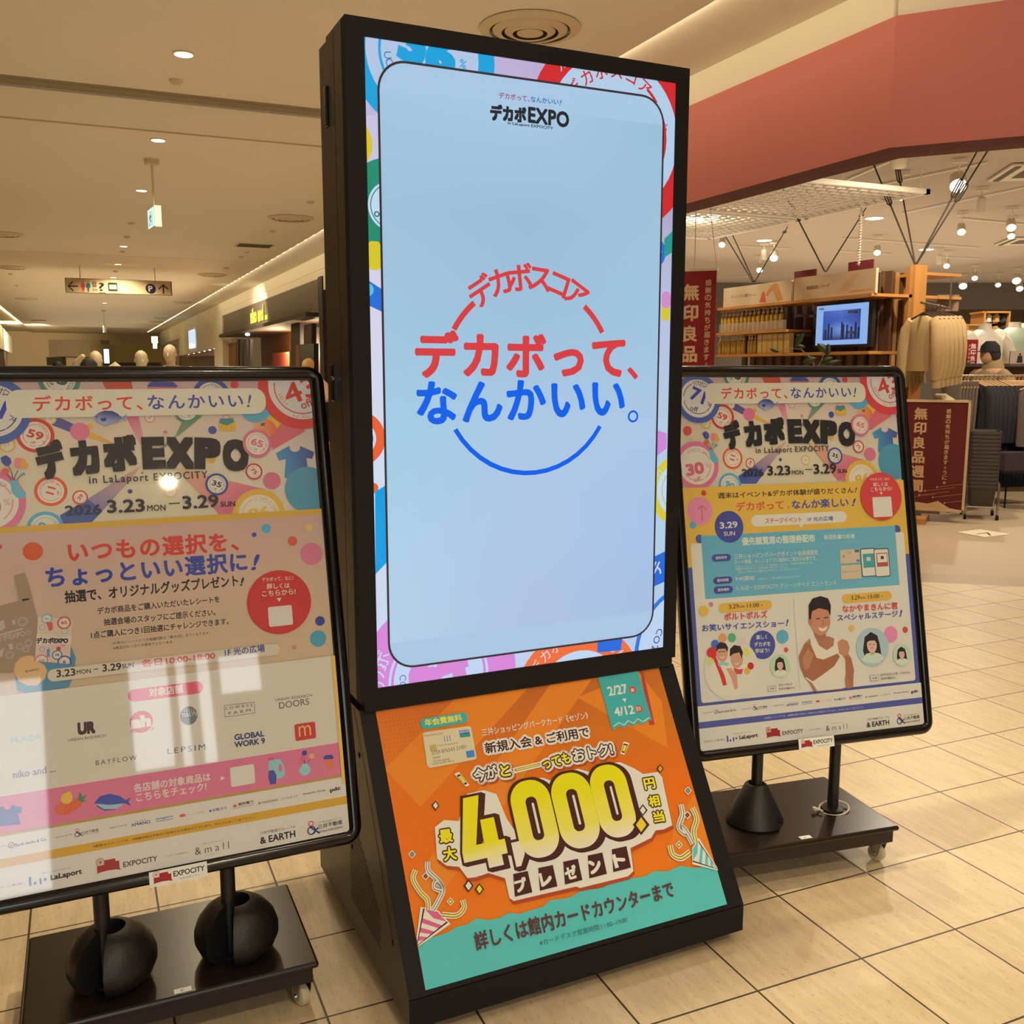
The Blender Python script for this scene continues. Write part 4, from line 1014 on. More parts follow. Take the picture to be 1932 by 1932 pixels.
for q in ((-14, -.4 + -2.0, 0, 3.6), (-.27, .38, 0, 3.6), (3.7, 14, 0, 3.6), (-2.4, 3.7, 2.42, 3.6), (-2.4, -.27, 0, .36), (.38, 3.7, 0, 1.15)): b.box(q[0], -6.3, q[2], q[1], -6.1, q[3])  # narrow pier between panes is added, standing in for a mirrored dark figure
b.box(1.24, -6.28, 1.15, 3.7, -6.1, 1.90) if False else None
struct('wall_front', b, m_beige)

# ================================================================= digital signage kiosk
K0 = Vector((.531, 2.052, .628)); KY = .025; KW, KH, KD = .848, 1.459, .222
KM = Matrix.Translation((K0.x, K0.y, 0)) @ Matrix.Rotation(KY, 4, 'Z')      # local: x right, y into depth, z up
kiosk = thing('signage_kiosk', 'tall black freestanding display with blue-white lit screen over an orange panel', 'display', matrix=KM)
zb = K0.z; zt = zb + KH
sx0, sz0, sw, sh = .041, zb + .031, .770, 1.391
def kpart(name, b, m, parent=kiosk, **k): return b.build(name, m, parent, local=True, **k)
b = B()
for q in ((0, zb, sx0, zt), (sx0 + sw, zb, KW, zt), (sx0, zb, sx0 + sw, sz0), (sx0, sz0 + sh, sx0 + sw, zt)): b.box(q[0], 0, q[1], q[2], .03, q[3])
kpart('bezel', b, m_kiosk)
b = B(); b.box(.0, .031, zb, KW, .088, zt); b.box(.004, .088, zb + .003, KW - .004, .092, zt - .004); b.box(.0, .092, zb, KW, .150, zt - .001); b.box(.005, .150, zb + .003, KW - .005, .154, zt - .006); b.box(.003, .154, zb, KW - .003, KD, zt - .006)
kpart('housing', b, m_side)
for za, zc in ((1.90, 1.985), (1.30, 1.385)):
    b = B(); b.rbox(-.006, .142, za, .004, .166, zc, .003, 2); la = kpart('latch', b, m_gloss)
    if za < 1.5:
        b = B(); b.lathe([(.006, 0), (.006, .003), (.003, .004)], seg=14, M=Matrix.Translation((-.006, .140, 1.352)) @ Matrix.Rotation(-math.pi / 2, 4, 'Y')); kpart('keyhole', b, m_chrome, la)
b = B(); b.box(.01, .0, zb - .022, KW - .01, .2, zb); kpart('neck', b, m_dark)
# sloping plinth
prof = [(.012, zb - .022), (-.305, .095), (-.305, .03), (.43, .03), (.43, zb - .022)]
b = B(); b.prism([(0, y, z) for y, z in prof], (KW, 0, 0)); kpart('plinth', b, m_side)
sl = Vector((0, -.317, .095 - (zb - .022))).normalized(); sn = Vector((0, -sl.z * -1, 0)); up = -sl; nrm = Vector((0, up.z * -1, up.y)).normalized()
if nrm.y > 0: nrm = -nrm
b = B(); P0 = Vector((0, -.305, .095)); P1 = Vector((0, .012, zb - .022)); off = nrm * .004
b.prism([P0, P0 + Vector((KW, 0, 0)), P1 + Vector((KW, 0, 0)), P1], off); b.box(0, -.3085, .03, KW, -.305, .094)
kpart('plinth_front', b, m_kiosk)
for x in (.06, KW - .06):
    for y in (-.25, .36): kpart('foot', B().lathe([(.022, 0), (.022, .03)], c=(x, y, 0), seg=14), m_dark)
# perforated grilles, seam and screw heads on the left side
b = B()
def side_dot(y, z, r=.0028): b.bm.faces.new([b.bm.verts.new((-.0006, y + r * math.cos(a), z + 1.5 * r * math.sin(a))) for a in [k * math.pi / 3 for k in range(6)]])
for i in range(16):
    for j in range(26):
        y = .37 - i * .011 - (j % 2) * .0055; z = .48 - j * .013
        if z > .10 + (.37 - y) * 1.0 - .02 and y > .18: side_dot(y, z)
kpart('vent_grille', b, m_dark); b = B()
for i in range(22):
    for j in range(20):
        y = .12 - i * .011 - (j % 2) * .0055; z = .33 - j * .012
        if z < .36 - (.12 - y) * .75 and z > .10: side_dot(y, z)
kpart('vent_grille', b, m_dark)
b = B()
for a, c in (((.06, .60), (-.03, .47)), ((-.03, .47), (-.20, .17))):
    b.poly([(-.0008, a[0], a[1]), (-.0008, c[0], c[1]), (-.0008, c[0] - .004, c[1] - .001), (-.0008, a[0] - .004, a[1])])
kpart('side_seam', b, m_dark)
for y, z in ((.40, .46), (.02, .50), (.10, .24), (-.205, .165)): kpart('screw', B().sphere((0, y, z), .006, (.4, 1, 1.5), 1), m_dark)

# ------------------------------------------------- lit screen
S = Art([(685, 70), (1279, 152), (1251.5, 1222), (716, 1298)], sw, sh)
def q1(): return S.crop(2.542, 580, 0)
def q2(): return S.crop(2.542, 580, 650)
q1()
S.grad(0, 0, sw, sh, [[(196, 212, 240), (190, 206, 236), (176, 200, 236)], [(204, 222, 240), (190, 210, 238), (176, 206, 228)], [(214, 208, 232), (190, 196, 228), (182, 190, 222)], [(184, 184, 222), (188, 172, 212), (150, 110, 130)]])
CY = (18, 160, 218); LB = (172, 200, 228)
S.P([(265, 480), (330, 530), (330, 560), (270, 560)], (190, 180, 220))
c = S.uv(554, 262); S.ring(c, .0001, abs(S.uv(898, 262)[0] - c[0]), CY); r = abs(S.uv(820, 262)[0] - c[0]); S.ring(c, .0001, r, (176, 196, 226)); S.ring(c, r * .74, r * .785, CY, 150, 330)
S.TC('36', (c[0] + .012, c[1] + .012), -14, .085, CY, .05, w=.13); S.TC('%', tuple(S.uv(745, 305)), -14, .018, CY, .01); S.arc('UO2e', c, r * .62, 188, -11, .019, (40, 130, 170), 0, inward=True)
c = S.uv(1480, 640); RD = (206, 40, 46); S.ring(c, .0001, abs(S.uv(1870, 640)[0] - c[0]), RD); r = abs(S.uv(1785, 640)[0] - c[0]); S.ring(c, .0001, r, (176, 204, 230)); S.ring(c, r * .78, r * .82, RD, -60, 30); S.ring(c, r * .78, r * .82, RD, 36, 52)
S.arc('デカボスコア', c, r * .80, 140, 17, .030, RD, .01); S.arc('カボ', c, r * 1.14, 136, 12, .026, (180, 200, 226), .0)
S.TC('%', tuple(S.uv(1722, 600)), -20, .018, RD, .01)
S.E(185, 690, 127, (214, 196, 44))
c = S.uv(402, 1000); S.ring(c, .0001, abs(S.uv(612, 1000)[0] - c[0]), (30, 140, 112)); r = abs(S.uv(512, 1000)[0] - c[0]); S.ring(c, .0001, r, (190, 216, 240)); S.ring(c, r * .86, r * .9, (30, 120, 104)); S.TC('off', tuple(S.uv(350, 1038)), -20, .018, (34, 110, 100), .01)
S.R(*S.uv(296, 1306), *S.uv(350, 1170), (214, 196, 44), r=.008)
S.P([(298, 1360), (360, 1400), (360, 1508), (300, 1480)], (36, 110, 214)); S.E(290, 1402, 30, (90, 190, 224))
S.E(1658, 1210, 68, (34, 110, 220), ry=66); S.P([(1718, 1145), (1765, 1100), (1765, 1205), (1718, 1235)], (40, 150, 140)); S.arc('なんか', S.uv(1640, 1210), .032, 30, 26, .018, (180, 210, 240), 0)
S.R(*S.uv(1704, 1542), *S.uv(1745, 1455), (214, 196, 44), r=.01); S.R(*S.uv(1704, 1480), *S.uv(1750, 1400), (206, 140, 200), r=.012)
q2()
c = S.uv(252, 465); S.ring(c, .0001, abs(S.uv(378, 465)[0] - c[0]), (234, 96, 52)); r = abs(S.uv(334, 465)[0] - c[0]); S.ring(c, .0001, r, (196, 222, 246)); S.ring(c, r * .80, r * .84, (190, 70, 80)); S.E(322, 700, 24, (220, 100, 60))
S.P([(330, 718), (386, 682), (390, 1050), (334, 1110)], (0, 156, 226))
S.P([(1676, 415), (1728, 432), (1726, 505), (1676, 545)], (204, 134, 212)); c = S.uv(1795, 700); S.ring(c, .0001, abs(S.uv(1648, 700)[0] - c[0]), (214, 200, 60)); r = abs(S.uv(1682, 700)[0] - c[0]); S.ring(c, .0001, r, (190, 216, 240)); S.ring(c, r * .78, r * .82, (200, 190, 70)); S.arc('デカ', c, r * 1.13, 158, 10, .022, (190, 214, 240), 0)
S.P([(1662, 1025), (1718, 998), (1716, 1142), (1660, 1168)], (30, 104, 214)); S.TC('テ', tuple(S.uv(1684, 1078)), 62, .032, (190, 214, 244), .02)
c = S.uv(640, 1600); S.ring(c, .0001, abs(S.uv(1002, 1600)[0] - c[0]), (214, 134, 214)); r = abs(S.uv(872, 1600)[0] - c[0]); S.ring(c, .0001, r, (190, 212, 240)); S.ring(c, r * .90, r * .95, (208, 134, 212))
S.arc('デカボ', c, r * 1.22, 176, 10, .034, (196, 216, 242), 0); S.TC('64', tuple(S.uv(632, 1560)), 14, .095, (214, 134, 214), .06, w=.15); S.arc('CO2e', c, r * .72, 172, -11, .018, (120, 100, 190), 0, inward=True)
c = S.uv(1305, 1690); S.ring(c, .0001, abs(S.uv(1600, 1690)[0] - c[0]), (238, 110, 60)); S.ring(c, .0001, abs(S.uv(1500, 1690)[0] - c[0]), (190, 214, 242)); S.arc('デカボって、なんかいい', c, abs(S.uv(1552, 1690)[0] - c[0]), 142, 13, .026, (196, 214, 240), 0)
S.P([(1392, 1480), (1394, 1400), (1515, 1390), (1505, 1470)], (30, 106, 220))
c = S.uv(1850, 1460); S.ring(c, .0001, abs(S.uv(1570, 1460)[0] - c[0]), (46, 116, 220)); r = abs(S.uv(1588, 1460)[0] - c[0]); S.ring(c, .0001, r, (186, 210, 240)); S.ring(c, r * .42, r * .55, (40, 110, 220)); S.arc('CO2e', c, r * .70, 152, -10, .022, (40, 60, 110), 0, inward=True)
# centre card
q1(); L_ = S.uv(345, 800)[0]; Tt = (S.uv(460, 295)[1] + S.uv(1600, 455)[1]) / 2
Rr = (S.uv(1712, 600)[0] + q2().uv(1662, 1150)[0]) / 2; Bb = (S.uv(530, 1545)[1] + S.uv(1560, 1400)[1]) / 2
L_ = (L_ + S.uv(402, 1350)[0]) / 2
S.R(L_ - .0035, Bb - .0035, Rr + .0035, Tt + .0035, (54, 44, 48), r=.064)
n = 10
def card():
    pts = rrect(L_ + .0015, Bb + .0015, Rr - .0015, Tt - .0015, .059); S.P(pts, (166, 198, 226), raw=True)
card()
S.grad(L_ + .0015, Bb + .06, Rr - .0015, Tt - .06, [[(178, 206, 232), (170, 194, 224), (164, 190, 226)], [(172, 206, 232), (172, 198, 228), (164, 194, 230)], [(160, 204, 226), (172, 200, 228), (168, 198, 228)], [(160, 196, 222), (156, 192, 220), (160, 196, 222)], [(158, 192, 218), (154, 188, 216), (158, 194, 218)], [(164, 196, 224), (166, 200, 226), (152, 190, 214)]], n=20)
q1()
S.T('デカボって、', 918, 470, 1066, 486, 30, (150, 52, 84), .012); S.T('なんかいい', 1072, 486, 1206, 499, 28, (40, 88, 170), .012); S.T('!', 1210, 500, 1222, 501, 25, (40, 88, 170), .01, shear=.3)
K2 = (32, 36, 44)
S.T('デカボ', 877, 578, 1052, 590, 80, K2, .045); S.T('EXPO', 1058, 588, 1257, 612, 80, K2, .032, spacing=1.05); S.T('in LaLaport EXPOCITY', 960, 600, 1180, 624, 18, (40, 46, 56), .02)
RS = (214, 62, 66); BL2 = (0, 96, 232)
# ring around the slogan
q1(); cl, cr_ = S.uv(692, 1583), S.uv(1427, 1594); q2(); cb = S.uv(1055, 636)
x1, y1 = (cl + np.array([0, 0])); x2, y2 = cr_; x3, y3 = cb
A_ = np.array([[2 * (x2 - x1), 2 * (y2 - y1)], [2 * (x3 - x1), 2 * (y3 - y1)]]); bb = np.array([x2**2 - x1**2 + y2**2 - y1**2, x3**2 - x1**2 + y3**2 - y1**2]); cc = np.linalg.solve(A_, bb); rr_ = np.hypot(x1 - cc[0], y1 - cc[1])
an = lambda p: math.degrees(math.atan2(p[1] - cc[1], p[0] - cc[0]))
q1(); S.ring(cc, rr_ - .013, rr_, RS, an(S.uv(800, 1460)), an(cl)); S.ring(cc, rr_ - .013, rr_, RS, an(cr_), an(S.uv(1330, 1475)))
q2(); S.ring(cc, rr_ - .011, rr_, BL2, an(S.uv(700, 425)) if an(S.uv(700, 425)) > 0 else an(S.uv(700, 425)), an(S.uv(1415, 405)))
q1(); a5, a0_ = an(S.uv(1280, 1440)), an(S.uv(850, 1432)); S.arc('デカボスコア', cc, rr_ + .004, a0_, (a0_ - a5) / 5, .054, RS, .022)
S.crop(1, 0, 0)
S.T('デカボって', 784, 718, 1180, 716, 88, RS, .03, spacing=1.08); S.T('、', 1184, 718, 1205, 718, 23, RS, .02)
S.T('なんかいい', 788, 807, 1180, 789, 79, BL2, .026, spacing=1.06)
c = S.uv(1195.5, 788); S.ring(c, .0098, .0150, BL2)
SM = KM @ Matrix(((1, 0, 0, sx0), (0, 0, -1, .004), (0, 1, 0, sz0), (0, 0, 0, 1)))
S.build('screen', m_screen, kiosk, SM)

# ------------------------------------------------- orange card offer on the sloping panel
pw, ph = .765, .586
PA = Art([(717.8, 1337.6), (1253.8, 1256), (1385.4, 1706.3), (807.4, 1873.7)], pw, ph, WHITE)
PA.white = lin((212, 190, 158))
PA.crop(2.509, 650, 1240)
PA.grad(0, 0, pw, ph, [[(224, 116, 28)] * 3, [(226, 108, 24)] * 3, [(226, 102, 22)] * 3, [(214, 106, 26), (210, 104, 24), (200, 104, 28)], [(206, 100, 34), (184, 94, 36), (190, 100, 36)]])
for q in (((560, 175), (900, 130), (380, 700), (210, 520)), ((1000, 120), (1200, 90), (420, 1200), (350, 1050)), ((1420, 60), (1530, 200), (1560, 420), (1130, 180)), ((1600, 760), (1690, 640), (1790, 960), (1560, 960))):
    PA.P(list(q), (226, 120, 34))
for i in range(18):
    for j in range(12):
        p = PA.uv(190 + i * 17 + j * 5, 290 + j * 20 - i * 2); PA.ring(p, .0001, .0016, (222, 116, 44), n=6)
TE = (84, 172, 150)
pts = [(355, 1385), (420, 1335), (470, 1318), (500, 1310), (545, 1282), (600, 1268), (640, 1240), (700, 1248), (750, 1238), (800, 1212), (850, 1218), (900, 1200), (960, 1184), (1000, 1150), (1060, 1145), (1100, 1135), (1150, 1100), (1210, 1098), (1250, 1090), (1300, 1060), (1350, 1040), (1400, 1045), (1450, 1035), (1500, 1010), (1560, 1012), (1620, 985), (1680, 995), (1790, 985), (1900, 1220), (380, 1640)]
PA.P(pts, TE)
# date ribbon
PA.P([(1432, 70), (1420, 52), (1440, 60), (1495, 310), (1470, 310)], (176, 60, 50)); PA.P([(1225, 86), (1415, 56), (1482, 290), (1460, 290), (1440, 310), (1415, 298), (1395, 320), (1370, 304), (1350, 328), (1325, 314), (1300, 335), (1292, 330)], (66, 156, 138))
PA.L([(1300, 318), (1325, 300), (1350, 312), (1370, 290), (1395, 304), (1415, 282), (1440, 296), (1470, 276)], 4, (196, 210, 190))
WT = (214, 198, 170)
PA.T('2/27', 1278, 175, 1370, 160, 44, WT, .02); PA.T('4/12', 1308, 272, 1402, 258, 42, WT, .02); PA.T('▼', 1345, 206, 1364, 203, 18, WT)
for x, y, t in ((1391, 145, '金'), (1420, 235, '日')): PA.E(x, y, 16, (204, 64, 52)); PA.T(t, x - 9, y + 10, x + 9, y + 8, 18, WT, .02)
# card
PA.RP(382, 310, 606, 272, 52, (66, 156, 138)); PA.T('年会費無料', 405, 318, 582, 292, 34, (224, 196, 60), .02)
PA.P([(392, 352), (408, 345), (610, 316), (622, 322), (648, 466), (640, 476), (425, 516), (412, 508)], (206, 182, 130))
PA.P([(564, 338), (612, 332), (616, 350), (567, 356)], (50, 84, 150)); PA.P([(567, 356), (616, 350), (620, 366), (570, 372)], (50, 140, 110)); PA.T('SAISON CARD', 568, 352, 614, 345, 12, WT, .01)
PA.T('111', 496, 392, 526, 388, 28, (100, 120, 140), .02); PA.T('Mitsui Shopping Park', 468, 416, 562, 402, 11, (120, 104, 70), 0); PA.P([(422, 408), (455, 403), (460, 432), (428, 438)], (186, 150, 86))
PA.T('3759 876543 21001', 436, 455, 600, 422, 18, (90, 80, 64), .0); PA.T('03/00', 440, 474, 475, 468, 10, (90, 80, 64), 0); PA.T('YOUR NAME', 440, 490, 520, 478, 10, (90, 80, 64), 0); PA.T('1234 5678 9012', 436, 502, 540, 486, 9, (90, 80, 64), 0)
PA.P([(596, 436), (634, 430), (640, 462), (602, 468)], (70, 120, 180)); PA.T('MITSUI SHOPPING PARK', 400, 368, 490, 355, 8, (110, 100, 80), 0)
BR = (72, 36, 30); YL2 = (244, 222, 36); SH = (168, 66, 34)
PA.T('三井ショッピングパークカード《セゾン》', 676, 365, 1182, 282, 34, WT, .014)
PA.T('新規入会 & ご利用で', 692, 450, 1188, 368, 52, BR, .02, outline=((.0052, WT, (0, 0)),))
def big(txt, x0, y0, x1, y1, h, col, bold, o1, o2, sh=(.004, -.004), g=None):
    PA.T(txt, x0, y0, x1, y1, h, col, bold, outline=((o2, SH, sh), (o2, WT, (0, 0)), (o1, BR, (0, 0))), g=g)
big('今が', 640, 586, 752, 560, 62, WT, .03, .0030, .0085); big('と', 765, 560, 812, 552, 56, YL2, .03, .0030, .0085)
PA.L([(822, 530), (958, 497)], 24, WT); PA.L([(830, 527), (952, 498)], 10, BR); PA.L([(834, 526), (948, 499)], 6, YL2)
big('っても', 970, 525, 1100, 490, 52, YL2, .03, .0030, .0085); big('おトク!', 1112, 488, 1300, 450, 56, WT, .03, .0030, .0085)
for q in (((540, 545), (562, 535), (612, 598), (596, 606)), ((1346, 390), (1374, 398), (1350, 455), (1330, 448))):
    PA.P(list(q), WT); cx = sum(p[0] for p in q) / 4; cy = sum(p[1] for p in q) / 4
    PA.P([(cx + (x - cx) * .72, cy + (y - cy) * .72) for x, y in q], BR); PA.P([(cx + (x - cx) * .5, cy + (y - cy) * .5) for x, y in q], YL2)
# lettering cloud and the amount
for q, h in (((440, 1000, 1580, 810), 1),):
    pass
WC = [(600, 1045), (560, 990), (500, 985), (455, 950), (445, 800), (490, 765), (560, 770), (600, 640), (680, 622), (740, 640), (790, 760), (830, 820), (835, 640), (890, 580), (960, 562), (1010, 580), (1060, 540), (1130, 520), (1200, 540), (1240, 500), (1330, 488), (1400, 520), (1440, 545), (1510, 535), (1530, 560), (1580, 790), (1540, 810), (1500, 815), (1480, 850), (1380, 900), (1395, 1010), (1370, 1035), (1140, 1092), (1120, 1085), (820, 1155), (800, 1140), (780, 1045), (700, 1020), (640, 1040)]
PA.P([(x + 6, y + 16) for x, y in WC], SH); PA.P(WC, WT)
def boxm(x0, y0, x1, y1, h):
    a, b = PA.uv(x0, y0), PA.uv(x1, y1); m = ((x0 + x1) / 2, (y0 + y1) / 2); hh = np.linalg.norm(PA.uv(m[0], m[1] - h) - PA.uv(*m)); return a[0], (a[1] + b[1]) / 2, b[0], (a[1] + b[1]) / 2 + hh
Z = [boxm(868, 962, 1060, 925, 372), boxm(1064, 916, 1256, 880, 360), boxm(1252, 862, 1428, 830, 345)]
F4 = boxm(592, 1010, 806, 985, 352); CM = boxm(834, 992, 886, 978, 118)
def four(g, dx, dy, col, g2=None):
    x0, y0, x1, y1 = F4; w = x1 - x0; h = y1 - y0
    P = [(.52 - g, -g * .7), (.86 + g, -g * .7), (.86 + g, .14), (1 + g, .14 - g * .6), (1 + g, .34 + g * .7), (.86 + g, .34 + g * .7), (.86 + g, .66 + g), (.54 - g, .66 + g), (.52 - g * .3, .34), (.34 + g, .34), (.62 + g * 1.6, 1 + g * .7), (.26 - g, 1 + g * .7), (0 - g, .28), (0 - g, .14 - g * .6), (.52 - g, .14 - g * .6)]
    PA.P([(x0 + dx + w * a, y0 + dy + h * b) for a, b in P], col, raw=True, g=g2 and (g2, (0, y0 + dy + h * .32), (0, y0 + dy)))
def nought(q, g, dx, dy, col, hole=True, g2=None):
    x0, y0, x1, y1 = q; w = x1 - x0; h = y1 - y0; gg = g
    PA.P([(x + dx, y + dy) for x, y in rrect(x0 - gg, y0 - gg, x1 + gg, y1 + gg, w * .46)], col, raw=True, g=g2 and (g2, (0, y0 + h * .34), (0, y0)))
    if hole: PA.P([(x + dx, y + dy) for x, y in rrect(x0 + w * .36 + gg, y0 + h * .22 + gg, x1 - w * .36 - gg, y1 - h * .22 - gg, w * .12)], BR, raw=True); PA.P([(x + dx + .003, y + dy) for x, y in rrect(x0 + w * .47, y0 + h * .30, x1 - w * .47, y1 - h * .30, w * .03)], WT, raw=True)
def comma(g, dx, dy, col):
    x0, y0, x1, y1 = CM; PA.P([(x0 - g + dx, y1 + g + dy), (x1 + g + dx, y1 + g + dy), (x1 + g + dx, y0 + (y1 - y0) * .45 + dy), (x0 + (x1 - x0) * .45 + dx, y0 - g + dy), (x0 - g + dx, y0 - g + dy)], col, raw=True)
for k in range(5):
    dx, dy = .0022 * k, -.0012 * k; four(.05, dx, dy, BR); comma(.006, dx, dy, BR)
    for q in Z: nought(q, .0055, dx, dy, BR, False)
Y4 = (246, 222, 20); Y5 = (250, 240, 160)
four(0, 0, 0, Y4, Y5); comma(0, 0, 0, Y5)
for q in Z: nought(q, 0, 0, 0, Y4, True, Y5)
for t, x, y, s in (('最', 470, 880, 66), ('大', 488, 965, 66), ('円', 1450, 622, 54), ('相', 1472, 705, 54), ('当', 1494, 780, 54)):
    PA.T(t, x, y, x + s * .96, y - s * .16, s, (244, 214, 30), .03, outline=((.0030, BR, (0, 0)),))
for t, x, y in (('プ', 818, 1135), ('レ', 938, 1106), ('ゼ', 1058, 1076), ('ン', 1175, 1046), ('ト', 1290, 1016)):
    PA.P([(x, y - 110), (x + 70, y - 125), (x + 92, y - 22), (x + 8, y)], BR); PA.T(t, x + 16, y - 18, x + 72, y - 34, 66, WT, .04)
def spark(x, y, s, c): 
    PA.P([(x, y - s * 1.2), (x + s * .95, y), (x, y + s * 1.2), (x - s * .95, y)], BR); PA.P([(x, y - s * .85), (x + s * .6, y), (x, y + s * .85), (x - s * .6, y)], c)
for x, y, s, c in ((449, 696, 20, WT), (1520, 520, 18, YEL), (1438, 718, 24, WT), (1430, 788, 42, (240, 180, 40)), (604, 1082, 26, WT), (656, 1098, 24, YL2)): spark(x, y, s, c)
for x, y, c in ((334, 930, (100, 150, 140)), (1652, 625, (100, 150, 140)), (398, 1036, SH), (516, 1158, YL2), (1650, 742, SH), (1611, 884, YL2)):
    PA.P([(x - 18, y), (x, y - 20), (x + 18, y), (x, y + 20)], WT); PA.P([(x - 12, y), (x, y - 14), (x + 12, y), (x, y + 14)], BR); PA.P([(x - 8, y), (x, y - 9), (x + 8, y), (x, y + 9)], c)
PA.T('詳しくは館内カードカウンターまで', 640, 1400, 1596, 1135, 88, (92, 52, 48), .02)
PA.T('※カードデスク営業時間:11:00~19:00', 946, 1374, 1368, 1258, 30, (70, 110, 100), .004)
# party poppers
def popper(tip, m1, m2, c, sgn, ribs):
    tip, m1, m2 = (np.array(v, float) for v in (tip, m1, m2)); mid = (m1 + m2) / 2; ax = mid - tip
    def ol(k): return [tuple(tip - ax * .08 * k), tuple(m1 + (m1 - m2) * .12 * k), tuple(mid + ax * .10 * k), tuple(m2 + (m2 - m1) * .12 * k)]
    PA.P(ol(1.6), WT); PA.P(ol(.6), BR); PA.P([tuple(tip), tuple(m1), tuple(m2)], WT)
    for t in (.12, .36, .62): PA.P([tuple(tip + (m1 - tip) * t), tuple(tip + (m1 - tip) * (t + .13)), tuple(tip + (m2 - tip) * (t + .22)), tuple(tip + (m2 - tip) * (t + .10))], c)
    PA.P([tuple(m1), tuple(mid + ax * .12), tuple(m2), tuple(mid - ax * .10)], c)
    for r, col in ribs:
        PA.L(r, 26, WT); PA.L(r, 15, BR); PA.L(r, 9, col)
def curve(P, n=8):
    P = [np.array(p, float) for p in P]; out = []
    for i in range(len(P) - 1):
        p0, p1, p2, p3 = P[max(i - 1, 0)], P[i], P[i + 1], P[min(i + 2, len(P) - 1)]
        for k in range(n):
            t = k / n; out.append(tuple(.5 * ((2 * p1) + (-p0 + p2) * t + (2 * p0 - 5 * p1 + 4 * p2 - p3) * t * t + (-p0 + 3 * p1 - 3 * p2 + p3) * t**3)))
    out.append(tuple(P[-1])); return out
popper((355, 1370), (392, 1195), (496, 1255), (206, 90, 110), 1, [(curve([(350, 1005), (338, 1050), (370, 1110), (405, 1150), (408, 1200)]), (232, 196, 70)), (curve([(408, 965), (412, 1010), (460, 1060), (478, 1100), (440, 1090), (452, 1060), (480, 1100), (450, 1170), (430, 1200)]), WT), (curve([(574, 1150), (580, 1190), (545, 1225), (475, 1222)]), (232, 196, 70))])
popper((1790, 998), (1678, 960), (1700, 868), (90, 172, 152), -1, [(curve([(1672, 706), (1694, 760), (1680, 820), (1692, 876)]), (232, 196, 70)), (curve([(1618, 690), (1626, 740), (1610, 800), (1640, 830), (1625, 800), (1650, 830), (1676, 880)]), WT), (curve([(1568, 886), (1580, 930), (1620, 948), (1665, 918)]), (232, 196, 70))])
pu = Vector((1, 0, 0)); pv = (P1 - P0).normalized(); pn = nrm
po = P0 + pn * .0045 + pu * .036 + pv * .010
ln = (P1 - P0).length
PMx = KM @ Matrix(((pu.x, pv.x, pn.x, po.x), (pu.y, pv.y, pn.y, po.y), (pu.z, pv.z, pn.z, po.z), (0, 0, 0, 1)))
offer = PA.build('card_offer_panel', m_print, kiosk, PMx)

